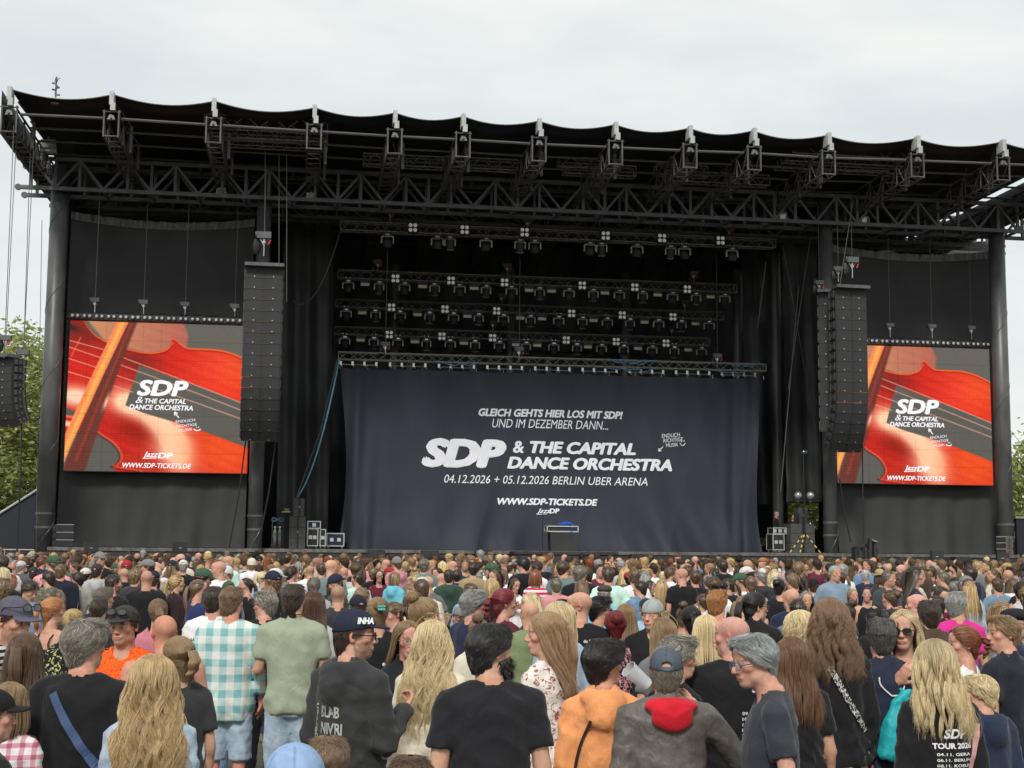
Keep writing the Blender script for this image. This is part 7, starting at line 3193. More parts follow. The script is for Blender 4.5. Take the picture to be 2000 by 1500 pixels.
o_.matrix_local = Matrix.Translation((.0905, .045, .066)) @ Matrix.Rotation(math.radians(90), 4, 'Z') @ Matrix.Rotation(math.radians(-20), 4, 'X') @ Matrix.Translation((-.035, 0, 0)) @ Matrix.Diagonal((.082 / w_, 1, .034 / h_, 1))
INHA = r
H('person in a pale blue denim cap at the bottom edge, seen from behind', 577, 1449, 195, 0, 0, 'm', 'short', 'dark brown', 'tee', 'grey', cap='cap', capcol=(.26, .38, .58), group=G1)
H('small head of brown hair right of the pale blue cap', 640, 1436, 118, 10, 10, 'm', 'thick', 'light brown', 'tee', 'grey', group=G1)
H('dark brown head of hair at the bottom edge before the black shirt', 803, 1474, 128, 0, 0, 'm', 'thick', 'brown', 'tee', 'navy', group=G1)
H('woman with glasses and straight hair in a dark jacket facing the camera', 797, 1210, 88, 165, 170, 'f', 'long', 'dark blonde', 'jacket', (.014, .016, .022), glasses='gold', hairopt=dict(length=-.26), group=G1)
r = H('woman with long pale blonde waves in a cream jacket, sunglasses on her head', 845, 1209, 96, 15, 22, 'f', 'wavy', 'light blonde', 'jacket', 'cream', hairopt=dict(n=1350, wave=.017, length=-.42, t=.011, volume=.006, width=.005, roots=.2), glasses=('gold', 'head'), pR='hold', group=G1)
BLONDE2 = r
r = H('woman with a teal hair clip in a black flower print top behind the INHA cap', 738, 1166, 70, -8, -8, 'f', 'updo', 'dark blonde', 'tee', 'black', group=G1)
garment_text(r['top'], r['TV'], r['TQ'], '*', .02, .12, 1.16, 1.28, M['whiteprint'])
garment_text(r['top'], r['TV'], r['TQ'], '*', -.02, .06, 1.06, 1.14, M['whiteprint'])
b = MB()
for k in (-2, -1, 0, 1, 2):
    b.tube((k * .012, -.175, .03), (k * .010, -.15, .09), .006, 5)
b.tube((-.03, -.17, .06), (.03, -.17, .06), .009, 6)
b.build('hair_clip', M['clip_teal'], r['body']).matrix_local = r['hm']
H('man with a blond hair knot in a blue-grey shirt, in profile to the right', 828, 1153, 84, 55, 78, 'm', 'bun', 'dark blonde', 'tee', (.12, .16, .22), stubble=.35, group=G1, hairopt=dict(t=.012))
H('man with grey hair and glasses in a navy shirt looking right', 925, 1151, 64, 50, 80, 'm', 'messy', 'grey', 'tee', 'navy', glasses='black', group=G1)
H('woman with braided dark red hair and glasses in a maroon jersey', 985, 1149, 66, 55, 82, 'f', 'braid', 'wine red', 'tee', 'maroon', glasses='gold', hairopt=dict(length=-.16), bw=1.1, group=G1)
H('woman with a light brown bun on top in a cream top beside the black shirt', 935, 1197, 66, 20, 15, 'f', 'bun', 'light brown', 'long', 'cream', group=G1)
r = H('broad man with a dark beard in a plain black shirt, head turned right', 958, 1216, 121, 0, 62, 'm', 'short', (.022, .020, .020), 'tee', (.016, .016, .019), bw=1.07, belly=.03, beard=.016, hairopt=dict(grey=.12, t=.016), group=G1)
H('woman with long half-tied brown hair in a white blouse with red flowers', 1068, 1194, 100, -38, -82, 'f', 'halfup', (.27, .165, .085), 'blouse', 'white', topmat='floral', hairopt=dict(length=-.42, wave=.009, n=1350, width=.005, t=.014), pL='hold', group=G1)
H('bald man in a faded green shirt behind the flowered blouse', 1035, 1174, 64, -10, -20, 'm', None, 'ginger', 'tee', (.20, .25, .13), buzz=.2, bald_top=True, group=G1)
H('woman with streaked blonde chin-length hair in a pale denim jacket', 1092, 1173, 82, -25, -40, 'f', 'bob', 'light blonde', 'jacket', 'pale denim', topmat='denim', hairopt=dict(roots=.5, length=-.19), group=G1)
r = H('bald bearded man with glasses in a black tour shirt, looking left', 1131, 1156, 70, 5, -72, 'm', None, 'dark brown', 'tee', 'black', buzz=.25, bald_top=True, beard=.008, glasses='gold', bw=1.08, group=G1)
garment_text(r['top'], r['TV'], r['TQ'], 'die Stars', .02, .12, 1.36, 1.385, M['whiteprint'])
garment_text(r['top'], r['TV'], r['TQ'], 'BOLITAR', -.13, .15, 1.235, 1.285, M['whiteprint'], bold=.03)
for k in range(6):
    garment_text(r['top'], r['TV'], r['TQ'], '%02d.%02d Berlin' % (4 + k * 3, 6 + k // 3), -.11, .13, 1.195 - k * .034, 1.215 - k * .034, M['whiteprint'])
H('dark short-haired woman in black sunglasses looking right', 1171, 1163, 60, 80, 98, 'f', 'short', 'black', 'tee', 'dark green', glasses='dark', hairopt=dict(t=.022), group=G1)
H('woman with wine red pinned-up hair in a pink print top', 1203, 1192, 64, 0, 8, 'f', 'updo', 'wine red', 'tank', 'pink', topmat='pinkprint', hairopt=dict(t=.02), group=G1)
H('teenager with a backward grey cap and blond fringe facing left', 1275, 1169, 68, -150, -140, 'm', 'fringe', 'light blonde', 'jacket', 'black', cap='back', capcol=(.33, .36, .36), tone=1.08, group=G1)
r = H('person with short black hair and glasses in an orange hoodie', 1180, 1245, 104, 15, 62, 'f', 'short', (.022, .016, .016), 'hoodie', 'orange', glasses='black', bw=1.12, belly=.02, pR='hold', hairopt=dict(t=.026), group=G1)
strap_on(r['top'], r['TV'], r['TQ'], [(-.06, 1.36), (-.12, 1.22), (-.15, 1.08), (-.155, .96)], .016, M['strap_dark'])
ORANGE = r
r = H('man in a grey denim cap and grey waxed jacket with a red hood', 1302, 1263, 106, 4, 14, 'm', 'short', 'grey brown', 'jacket', (.115, .105, .092), topmat='leather', cap='cap', capcol=(.085, .105, .125), bw=1.12, belly=.03, pR='chin', group=G1)
fdh = Field(np.arange(-.2, .2, .009), np.arange(-.28, .12, .009), np.arange(1.24, 1.60, .009))
fdh.ell((0, -.100, 1.478), (.135, .078, .062), .02)
fdh.ell((0, -.158, 1.425), (.112, .046, .075), .03)
fdh.cone((0, -.012, 1.40), (0, .01, 1.68), .060, .070, .012, 'cut')
fdh.ell((0, -.085, 1.53), (.080, .035, .040), .02, 'cut')
hv, hq = fdh.nets()
hv = wrinkle(relax(hv, hq), vnormals(hv, hq), np.random.default_rng(4), .013)
o_ = link('red_hood', np_mesh('hood', hv, hq, M['cloth']), r['body'])
o_.color = (.55, .012, .025, 1)
LEATHER = r
H('older woman with short streaked hair looking right behind the grey cap', 1322, 1239, 94, 60, 92, 'f', 'messy', 'grey brown', 'tee', 'black', hairopt=dict(grey=.35, t=.026, roots=.4), group=G1)
H('lean grey-haired man with blue glasses in a dark shirt, looking left', 1476, 1236, 117, -75, -98, 'm', 'short', (.30, .31, .31), 'tee', (.035, .038, .05), glasses='blue', lean=(.0, .055), tilt=.15, hairopt=dict(t=.020), stubble=.12, nose=1.25, pR='loose', pL='loose', group=G1)
r = H('bald man in a black tour shirt behind the grey-haired man', 1430, 1204, 98, 0, -48, 'm', None, 'dark brown', 'tee', 'black', 'trousers', 'black', buzz=.3, bald_top=True, bw=1.22, belly=.03, group=G1)
garment_text(r['top'], r['TV'], r['TQ'], 'SDP', .06, .17, 1.34, 1.385, M['whiteprint'], bold=.04, shear=.2)
for k in range(8):
    garment_text(r['top'], r['TV'], r['TQ'], '%02d.%02d.' % ((9, 10, 11, 18, 23, 24, 26, 31)[k], 5 + k // 5), .0, .08, 1.22 - k * .03, 1.238 - k * .03, M['whiteprint'])
H('woman with shoulder-length auburn brown hair in a black shirt', 1546, 1242, 94, 0, -5, 'f', 'midlong', (.15, .075, .038), 'tee', 'black', hairopt=dict(wave=.006), bw=1.1, group=G1)
r = H('person with long wavy brown hair in a black top with a patterned strap', 1622, 1165, 98, 0, 5, 'f', 'curly', (.20, .118, .066), 'long', 'black', 'trousers', 'beige', hairopt=dict(n=1500, length=-.23, curl=.009, wave=.018, volume=.006, t=.012, width=.006, roots=.2), bw=1.1, group=G1)
strap_on(r['top'], r['TV'], r['TQ'], [(-.07, 1.40), (0, 1.27), (.08, 1.14), (.16, 1.03)], .034, M['strap_ornate'])
r = H('man with dark grey hair in a navy polo shirt carrying a turquoise bag', 1722, 1205, 90, 0, 12, 'm', 'short', (.055, .048, .042), 'polo', (.022, .026, .05), 'trousers', 'black', hairopt=dict(grey=.2), bw=1.1, glasses=('black', 'head'), group=G1)
BAGMAN = r
H('blonde woman in black sunglasses facing left with her hand raised', 1764, 1189, 92, -160, -148, 'f', 'wavy', 'light blonde', 'tank', 'black', glasses='dark', hairopt=dict(length=-.30, roots=.4), pR='chest', group=G1)
r = H('woman with long streaked blonde hair in a black tour sweater with a pink strap', 1826, 1246, 106, 0, 0, 'f', 'long', 'light blonde', 'long', 'black', hairopt=dict(length=-.24, roots=1.0, n=1400, wave=.014, t=.010, volume=.010, width=.005), bw=1.1, group=G1)
garment_text(r['top'], r['TV'], r['TQ'], 'SDP', -.03, .10, 1.27, 1.32, M['whiteprint'], bold=.04, shear=.2)
garment_text(r['top'], r['TV'], r['TQ'], 'TOUR 2026', -.09, .13, 1.22, 1.25, M['whiteprint'], bold=.04)
for k in range(10):
    garment_text(r['top'], r['TV'], r['TQ'], '%02d.11. %s' % (4 + 2 * k, ('GERA', 'BERLIN', 'KOELN', 'ERFURT', 'LEIPZIG', 'HAMBURG', 'ULM', 'HANNOVER', 'MAINZ', 'ESSEN')[k]), -.07, .12, 1.185 - k * .028, 1.20 - k * .028, M['whiteprint'])
strap_on(r['top'], r['TV'], r['TQ'], [(.18, 1.34), (.15, 1.20), (.10, 1.06), (.06, .92)], .032, M['strap_pink'])
H('blond boy with a faded haircut in a navy hoodie in the lower right', 1915, 1316, 84, -15, -50, 'm', 'crop', 'light blonde', 'hoodie', (.020, .030, .062), tone=1.06, hairopt=dict(t=.014), buzz=.4, group=G1)
H('man with short blond hair in a black polo shirt at the right edge, looking left', 1960, 1200, 84, -30, -88, 'm', 'crop', 'dark blonde', 'polo', (.016, .018, .026), 'shorts', 'black', bw=1.1, hairopt=dict(t=.012), buzz=.4, group=G1)
H('woman with braided auburn hair in a white top looking left', 1882, 1221, 80, -40, -82, 'f', 'braid', 'auburn', 'tee', 'white', hairopt=dict(t=.018, length=-.10), tone=1.05, group=G1)
H('man with dark brown hair in a brown jacket near the right edge', 1815, 1171, 68, 0, 5, 'm', 'short', 'dark brown', 'jacket', 'brown', bw=1.08, group=G1)
H('person with swept grey hair in a magenta shirt near the right edge', 1868, 1154, 60, 10, 45, 'm', 'quiff', 'grey', 'tee', 'magenta', group=G1)
H('man with a dark flat cap and glasses at the right edge, facing right', 1980, 1186, 66, 110, 125, 'm', 'short', 'grey', 'jacket', 'navy', cap='flat', capcol=(.018, .018, .022), glasses='black', stubble=.4, group=G1)
H('man with long tied black hair and glasses in a black jacket, looking right', 1474, 1156, 68, 45, 78, 'm', 'shortpony', 'black', 'jacket', 'black', glasses='black', hairopt=dict(length=-.22), group=G1)
H('woman with straight pale blonde hair in a red checked shirt', 1379, 1199, 72, 0, 3, 'f', 'midlong', 'light blonde', 'long', 'red', topmat='redplaid', group=G1)
H('ginger-haired man in a white shirt with sunglasses on his head', 1401, 1151, 62, 10, 35, 'm', 'short', 'ginger', 'tee', 'white', glasses=('dark', 'head'), skin=(.60, .30, .21), group=G1)
H('person with curly pale blonde hair beside the long brown curls', 1562, 1190, 76, 0, -15, 'f', 'curlybob', 'light blonde', 'tee', 'white', hairopt=dict(length=-.16), group=G1)
H('woman with a long black ponytail in a charcoal shirt', 1350, 1183, 66, 0, 0, 'f', 'ponytail', 'black', 'tee', 'charcoal', hairopt=dict(length=-.34), group=G1)
H('woman with a red ponytail and black shoulder straps, looking right', 104, 1166, 60, 35, 62, 'f', 'ponytail', 'ginger', 'straps', 'black', hairopt=dict(length=-.20, wave=.012, t=.014), group=G1)
H('person with pinned blonde hair in a black top with a lime ornament', 143, 1189, 66, -10, -20, 'f', 'updo', 'blonde', 'jacket', 'black', topmat='limeprint', group=G1)
H('woman with brown tied hair in a rose top behind the orange shirt', 309, 1169, 62, 0, -10, 'f', 'shortpony', 'light brown', 'tee', 'rose', group=G1)
H('woman with smooth long chestnut hair behind the sage polo', 613, 1152, 66, 10, 15, 'f', 'long', (.085, .042, .028), 'tee', 'pale grey', group=G1)
H('man with a grey-brown crop in a black shirt left of the mint checks', 203, 1146, 52, 20, 55, 'm', 'short', 'grey brown', 'tee', 'black', group=G1)
H('man with dark brown hair behind the dark cap in the left crowd', 194, 1169, 52, 0, 20, 'm', 'short', 'dark brown', 'tee', 'charcoal', group=G1)
H('person in a plain dark navy cap behind the INHA cap', 699, 1161, 54, 0, -20, 'm', 'crop', 'dark brown', 'tee', 'grey', cap='cap', capcol=(.02, .021, .03), group=G1)
H('man with a shaved head in a charcoal shirt left of the INHA cap', 661, 1143, 50, 5, 15, 'm', None, 'dark brown', 'tee', 'charcoal', buzz=.45, group=G1)
H('woman with dark blonde hair and glasses on her head left of the red checks', 1296, 1205, 74, 0, -10, 'f', 'long', 'dark blonde', 'tee', 'grey', glasses=('gold', 'head'), group=G1)
H('woman with ash blonde straight hair behind the wine red hair', 1222, 1178, 56, 0, 0, 'f', 'long', 'dark blonde', 'tee', 'black', group=G1)
H('bald man with a reddish crown right of the long-haired man', 1545, 1150, 50, 0, -30, 'm', None, 'ginger', 'tee', 'navy', buzz=.15, bald_top=True, group=G1)
H('person with dark brown hair behind the pale blonde curls', 1557, 1168, 48, 10, 0, 'm', 'thick', 'dark brown', 'tee', 'grey', group=G1)
H('person in a black cap left of the blonde woman in sunglasses', 1715, 1187, 56, 10, 30, 'm', 'crop', 'black', 'jacket', 'black', cap='cap', capcol=(.014, .014, .016), group=G1)
H('bald pink-headed man between the brown jacket and the magenta shirt', 1790, 1160, 52, -20, -60, 'm', None, 'ginger', 'tee', 'charcoal', buzz=.1, skin=(.62, .32, .26), bald_top=True, group=G1)
# ---- middle distance, the ones that stand out
G2 = 'people further back that stand out'
H('grey-haired man in a pale blue hoodie facing the camera above the crowd', 1630, 1104, 38, 175, 165, 'm', 'crop', 'white grey', 'hoodie', (.20, .27, .34), pR='pocket', pL='pocket', bw=1.05, group=G2)
H('man with folded arms in a dark polo facing the camera', 1735, 1114, 37, 165, 140, 'm', 'short', 'grey brown', 'polo', (.045, .055, .06), pR='fold', pL='fold', stubble=.4, bw=1.1, group=G2)
H('dark-haired woman in a black top facing the camera left of the folded arms', 1692, 1146, 35, 185, 200, 'f', 'updo', 'dark brown', 'tank', 'black', bw=1.1, group=G2)
H('small blond woman left of the dark-haired woman facing the camera', 1665, 1150, 33, 180, 170, 'f', 'shortpony', 'blonde', 'tee', 'beige', group=G2)
H('bald man in a close black shirt and grey trousers in the middle of the crowd', 1331, 1110, 36, 0, -55, 'm', None, 'dark brown', 'tee', 'black', 'trousers', 'grey', buzz=.15, group=G2)
H('blonde woman in a black strap top and jeans beside the bald man in black', 1292, 1130, 32, 0, 0, 'f', 'long', 'blonde', 'straps', 'black', group=G2)
r = H('man with brown hair in a white shirt with a blue print', 1239, 1109, 36, 5, 15, 'm', 'quiff', 'light brown', 'tee', 'white', skin=(.62, .33, .25), group=G2)
for k in range(5):
    garment_text(r['top'], r['TV'], r['TQ'], ('NORDSEE', 'OOO', '#HHH#', 'OHOHO', 'FISCH')[k], -.10, .10, 1.30 - k * .06, 1.335 - k * .06, M['blueprint'], bold=.03)
H('man in a denim jacket looking left below the white shirt with blue print', 1250, 1133, 37, -15, -55, 'm', 'short', 'dark brown', 'jacket', 'denim blue', topmat='denim', group=G2)
H('grey-brown haired person in a plain pink sweater, back turned', 1086, 1128, 36, 0, 0, 'm', 'short', 'grey brown', 'long', 'pink', bw=1.1, group=G2)
H('woman with auburn hair in a red and white striped shirt', 1046, 1111, 34, 5, 5, 'f', 'bob', 'auburn', 'tee', 'red', topmat='redstripe', group=G2)
H('man in a brown tweed flat cap in the middle of the crowd', 1181, 1141, 42, 5, 30, 'm', 'short', 'grey', 'tee', 'turquoise', cap='flat', capcol=(.06, .052, .045), group=G2)
H('woman with very long straight brown hair in front of the pink sweater', 1136, 1131, 40, 0, 15, 'f', 'long', (.15, .082, .045), 'tee', 'black', group=G2)
H('person with a mop of curly blonde hair in a black top', 960, 1128, 42, 0, 5, 'f', 'curlybob', 'blonde', 'tee', 'black', hairopt=dict(length=-.17), group=G2)
H('man in a dark green hoodie with his hood down', 877, 1111, 35, 0, 10, 'm', 'crop', 'dark brown', 'hoodie', 'dark green', group=G2)
H('man with dark hair in a tan shirt below the draped case', 924, 1097, 33, 0, 0, 'm', 'short', 'dark brown', 'tee', 'tan', group=G2)
H('tall man in a grey-green hoodie below the banner', 828, 1090, 34, 0, 8, 'm', 'short', 'grey brown', 'hoodie', 'teal grey', bw=1.12, group=G2)
H('long-haired woman with glasses in a maroon sweater facing the camera', 741, 1112, 30, 180, 175, 'f', 'long', 'brown', 'long', 'maroon', glasses='black', group=G2)
H('person with blond hair in a bright turquoise hoodie', 771, 1116, 31, 30, 50, 'f', 'bob', 'dark blonde', 'hoodie', 'turquoise', group=G2)
H('bearded man in a mint shirt looking left', 698, 1118, 32, -20, -60, 'm', 'crop', 'dark brown', 'tee', 'mint', stubble=.5, group=G2)
H('tanned bald man in a black shirt below the left screen', 287, 1114, 42, 0, -15, 'm', None, 'dark brown', 'tee', 'black', tone=.88, buzz=.1, bw=1.15, group=G2)
H('big man in a navy hooded jacket on the left of the crowd', 119, 1101, 37, 0, 5, 'm', 'crop', 'light brown', 'jacket', (.014, .016, .028), 'jeans', 'pale denim', bw=1.15, group=G2)
r = H('woman with a blonde ponytail in a dark brown track top', 345, 1122, 40, 60, 75, 'f', 'ponytail', 'blonde', 'jacket', (.03, .014, .016), group=G2)
H('woman with a brown ponytail and glasses in a navy shirt looking right', 388, 1131, 46, 60, 85, 'f', 'ponytail', 'light brown', 'tee', (.022, .030, .11), glasses='black', group=G2)
H('bearded man with a fresh undercut in a black shirt looking right', 222, 1121, 45, 30, 62, 'm', 'crop', 'dark brown', 'tee', 'black', stubble=.9, buzz=.5, group=G2)
H('man in a pale blue hoodie looking down on the left', 58, 1131, 47, 120, 130, 'm', 'messy', 'dark brown', 'hoodie', (.30, .36, .48), stubble=.4, tilt=.45, group=G2)
H('man with glasses in a hoodie with a flowered sleeve on the left', 95, 1114, 37, -15, -60, 'm', 'short', 'dark brown', 'hoodie', (.08, .085, .08), topmat='camo', glasses='black', stubble=.3, group=G2)
H('person in a pale grey T-shirt and black trousers looking left', 152, 1116, 34, -20, -60, 'm', 'fringe', 'dark brown', 'tee', (.30, .30, .27), 'trousers', 'black', group=G2)
H('person in a dark purple cap and pale grey hoodie on the left', 190, 1100, 34, 0, 15, 'm', 'crop', 'dark brown', 'hoodie', 'pale grey', cap='cap', capcol=(.05, .035, .05), group=G2)
H('person with brown shaggy hair in a charcoal hoodie left of the bald man', 265, 1107, 40, 0, 10, 'm', 'thick', 'dark blonde', 'hoodie', 'charcoal', group=G2)
H('man in a pale grey shirt right of the sage polo', 613, 1127, 42, 0, 5, 'm', 'short', 'grey brown', 'tee', (.36, .38, .39), group=G2)
H('person wearing a cream beanie below the left video screen', 492, 1090, 28, 0, 0, 'm', 'short', 'dark blonde', 'hoodie', 'white', cap='beanie', capcol=(.62, .58, .44), group=G2)
H('person in a salmon pink shirt standing tall below the left speakers', 562, 1080, 26, 0, 20, 'm', 'short', 'dark brown', 'tee', (.60, .19, .17), group=G2)
H('person in a pale cap and grey jacket on the left', 42, 1095, 27, 20, 40, 'm', 'short', 'grey', 'jacket', (.09, .095, .10), cap='cap', capcol=(.55, .50, .52), group=G2)
H('person in a dark green cap on the left', 66, 1106, 30, 0, 0, 'm', 'crop', 'dark brown', 'jacket', 'dark green', cap='cap', capcol=(.03, .045, .035), group=G2)
H('person in a straw sun hat right of the pale blue hoodie', 1718, 1112, 30, 0, 10, 'f', 'bob', 'brown', 'tee', 'charcoal', cap='straw', capcol=(.50, .36, .17), group=G2)
H('person with grey hair in a dark shirt left of the straw hat', 1690, 1112, 28, 0, 20, 'm', 'short', 'white grey', 'tee', 'navy', group=G2)
H('man in a dark jumper looking left on the right of the crowd', 1842, 1116, 34, -20, -60, 'm', 'short', 'grey brown', 'long', (.03, .035, .05), group=G2)
H('man with a dark crop in a grey-blue shirt, hands on hips', 1948, 1128, 36, 0, 0, 'm', 'crop', 'brown', 'tee', (.16, .24, .31), pR='hip', pL='hip', group=G2)
H('woman with long blonde hair in a denim jacket on the right', 1893, 1134, 38, 0, 0, 'f', 'long', 'blonde', 'jacket', 'pale denim', topmat='denim', group=G2)
H('dark-haired woman with a low bun in a black shirt', 1523, 1130, 40, 10, 40, 'f', 'lowbun', 'black', 'tee', 'black', pR='phone', bw=1.1, group=G2)
H('man in a royal blue sleeveless shirt with cropped hair', 1467, 1124, 40, 0, 10, 'm', 'crop', 'light brown', 'tank', 'royal blue', group=G2)
H('person with frizzy brown hair in a white shirt, hand on hip', 1393, 1124, 40, 0, -15, 'm', 'curlyshort', 'brown', 'tee', 'white', pR='hip', group=G2)
r = H('person in a black shirt with white script lettering on the back', 1357, 1114, 33, 0, 0, 'm', 'short', 'brown', 'tee', 'black', group=G2)
garment_text(r['top'], r['TV'], r['TQ'], 'Psycho', -.12, .12, 1.20, 1.28, M['whiteprint'], shear=.3)
r = H('person in a dark hoodie lettered YOU SEE POLICE', 1412, 1092, 32, 0, 0, 'm', 'short', 'dark brown', 'hoodie', 'black', group=G2)
garment_text(r['top'], r['TV'], r['TQ'], 'YOU SEE', -.15, .15, 1.24, 1.30, M['whiteprint'], bold=.04)
garment_text(r['top'], r['TV'], r['TQ'], 'POLICE?', -.14, .16, 1.16, 1.22, M['whiteprint'], bold=.04)
r = H('person with a shaved head in a white shirt lettered MARTENS', 606, 1104, 30, 0, 0, 'm', None, 'light brown', 'tee', 'white', buzz=.4, group=G2)
garment_text(r['top'], r['TV'], r['TQ'], 'MARTENS', -.15, .15, 1.26, 1.31, M['blueprint'], bold=.03)
print('heroes', len(PLACED))

# ---- things they hold and carry
J_ = LEATHER
p = local_to_world(BLONDE2, BLONDE2['J']['W1'] + np.array([-.03, .075, .05]))
cup_at(p, 'clear plastic cup held by the blonde woman in the cream jacket', r=.044, h=.11, fill=.5)
p = local_to_world(INHA, INHA['J']['W1'] + np.array([-.02, .07, .0]))
cup_at(depth_at(748, 1452, INHA['zc'] - .1), 'pale plastic cup beside the charcoal hoodie', r=.045, h=.15, fill=.7)
p = local_to_world(ORANGE, ORANGE['J']['W1'] + np.array([-.02, .07, .05]))
cup_at(p, 'clear plastic cup raised by the person in the orange hoodie', r=.045, h=.14, fill=.3, tiltv=(-.5, .5))
cup_at(depth_at(1246, 1322, ORANGE['zc'] + .35), 'tilted clear cup between the orange hoodie and the grey cap', r=.045, h=.14, fill=0, tiltv=(.2, -.9))

# turquoise drawstring bag
fdb = Field(np.arange(-.2, .2, .010), np.arange(-.12, .12, .010), np.arange(-.26, .26, .010))
fdb.loft([(-.21, .11, .035, 0), (-.17, .13, .060, 0), (0, .125, .065, 0), (.14, .095, .045, 0), (.19, .045, .025, 0), (.225, .06, .03, 0)], .02)
bv, bq = fdb.nets()
bv = wrinkle(relax(bv, bq), vnormals(bv, bq), np.random.default_rng(9), .018)
bag = link('drawstring_bag', np_mesh('bag', bv, bq, M['turquoise']))
mw = Matrix.Translation(BAGMAN['body'].location) @ BAGMAN['body'].rotation_euler.to_matrix().to_4x4() @ Matrix.Scale(BAGMAN['s'], 4)
bag.matrix_world = mw @ Matrix.Translation((.0, -.20, 1.13)) @ Matrix.Rotation(.22, 4, 'Y') @ Matrix.Diagonal((.72, .9, 1.0, 1))
tag(bag, 'turquoise drawstring bag hanging on the back of the navy polo shirt', 'bag')
b = MB()
for s_ in (-1, 1):
    pts = project_on(BAGMAN['TV'], BAGMAN['TQ'], curve([(s_ * .08, 1.41), (s_ * .075, 1.36), (s_ * .03 + .02, 1.30)], 6), True, .008)
    q_ = bag.matrix_world.inverted() @ mw
    pts = [q_ @ Vector(p_) for p_ in pts] + [Vector((0, -.03, .19))]
    b.path(pts, .006, 5)
b.build('cord', M['strap_white'], bag)
# cream shoulder bag
fdb = Field(np.arange(-.2, .2, .010), np.arange(-.1, .1, .010), np.arange(-.16, .16, .010))
fdb.loft([(-.12, .13, .045, 0), (-.08, .15, .06, 0), (.02, .13, .055, 0), (.09, .08, .03, 0), (.12, .03, .02, 0)], .02)
bv, bq = fdb.nets()
bg = link('shoulder_bag', np_mesh('bag', relax(bv, bq), bq, M['cream']))
mw = Matrix.Translation(BLONDE2['body'].location) @ BLONDE2['body'].rotation_euler.to_matrix().to_4x4() @ Matrix.Scale(BLONDE2['s'], 4)
bg.matrix_world = mw @ Matrix.Translation((-.12, -.20, .90))
tag(bg, 'cream shoulder bag at the back of the cream jacket', 'bag')

# ================================================================== the rest of the crowd
crng = np.random.default_rng(77)
random.seed(5)


def to_px(p):
    q = Vector(p) - Vector((0, 0, CAM_H))
    zc = q.dot(fwd)
    return CX + F_PX * q.dot(rgt) / zc, CY - F_PX * q.dot(upv) / zc, zc


cands = []
cell = {}
for (x_, yt_, hh_, zc_, X_, Y_) in PLACED:
    cell.setdefault((int(X_ // 1), int(Y_ // 1)), []).append((X_, Y_))


def free(X, Y, r):
    cx, cy = int(X // 1), int(Y // 1)
    for i in (-1, 0, 1):
        for j in (-1, 0, 1):
            for (a, c) in cell.get((cx + i, cy + j), ()):
                if (a - X) ** 2 + (c - Y) ** 2 < r * r:
                    return False
    return True


for _ in range(14000):
    zc = math.sqrt(crng.uniform(11.0 ** 2, 46.0 ** 2))
    px = crng.uniform(-25, 2025)
    d = ray(px, 1150)
    X, Y = d.x * zc, d.y * zc
    if Y > 47.2:
        continue
    sx = 'f' if crng.random() < .45 else 'm'
    Hh = float(np.clip(crng.normal(1.67 if sx == 'f' else 1.79, .07), 1.48, 1.98))
    qx, qy, qz = to_px((X, Y, Hh))
    hh = F_PX * .235 * Hh / 1.75 / qz
    if not free(X, Y, .86 if zc < 20 else .70 if zc < 30 else .54):
        continue
    bad = False
    for (hx, hyt, h2, hz, _, _) in PLACED:
        if hz > zc - .2 and abs(hx - qx) < .75 * hh + .5 * h2 and qy < hyt + 1.1 * h2:
            bad = True
            break
    if bad:
        continue
    cell.setdefault((int(X // 1), int(Y // 1)), []).append((X, Y))
    cands.append((zc, X, Y, Hh, sx, qx, qy, hh))
cands.sort()
allp = sorted([(p[3], None, p) for p in PLACED], key=lambda t: t[0]) + [(c[0], c, None) for c in cands]
allp.sort(key=lambda t: t[0])
cover = np.full(2200, 3000.0)
vis = []
for zc, c, pl in allp:
    qx, qy, hh = (c[5], c[6], c[7]) if c else (pl[0], pl[1], pl[2])
    a, b_ = int(qx - hh * .33) + 100, int(qx + hh * .33) + 100
    a, b_ = max(0, a), min(2199, b_)
    if b_ <= a:
        continue
    seg = cover[a:b_ + 1]
    if c and (seg > qy + .12 * hh).mean() > .25:
        vis.append(c)
    elif c:
        continue
    t = np.linspace(-1, 1, b_ - a + 1)
    cover[a:b_ + 1] = np.minimum(seg, qy + hh * .5 * (1 - np.sqrt(np.clip(1 - t * t, 0, 1))))
    a2, b2 = max(0, int(qx - hh * .95) + 100), min(2199, int(qx + hh * .95) + 100)
    if b2 > a2:
        cover[a2:b2 + 1] = np.minimum(cover[a2:b2 + 1], qy + 1.35 * hh)
N_IND = max(0, 298 - len(PLACED))
mid, far = vis[:N_IND], vis[N_IND:]
print('visible crowd', len(vis), 'individual', len(mid), 'far', len(far))

HAIR_M = ['short', 'crop', 'messy', 'thick', 'buzz', 'short', 'short', 'crop', 'crop', 'bald', 'curlyshort', 'fringe', 'thick', 'messy']
HAIR_F = ['long', 'wavy', 'ponytail', 'bob', 'bun', 'midlong', 'halfup', 'curly', 'updo', 'ponytail', 'long', 'braid']
HCOL = ['dark brown', 'brown', 'light brown', 'dark blonde', 'blonde', 'light blonde', 'grey', 'black', 'auburn', 'grey brown', 'ginger']
HW = np.array([.28, .21, .13, .10, .06, .05, .05, .06, .03, .04, .01])
TCOL = ['black', 'charcoal', 'navy', 'white', 'pale grey', 'grey', 'olive', 'denim blue', 'sky blue', 'red', 'maroon', 'cream', 'dark green', 'teal grey', 'pink', 'brown', 'mint', 'beige', 'royal blue', 'mustard']
TW = np.array([.31, .09, .08, .19, .09, .06, .03, .06, .06, .025, .02, .03, .02, .03, .035, .02, .02, .025, .015, .01])
TW = TW / TW.sum()
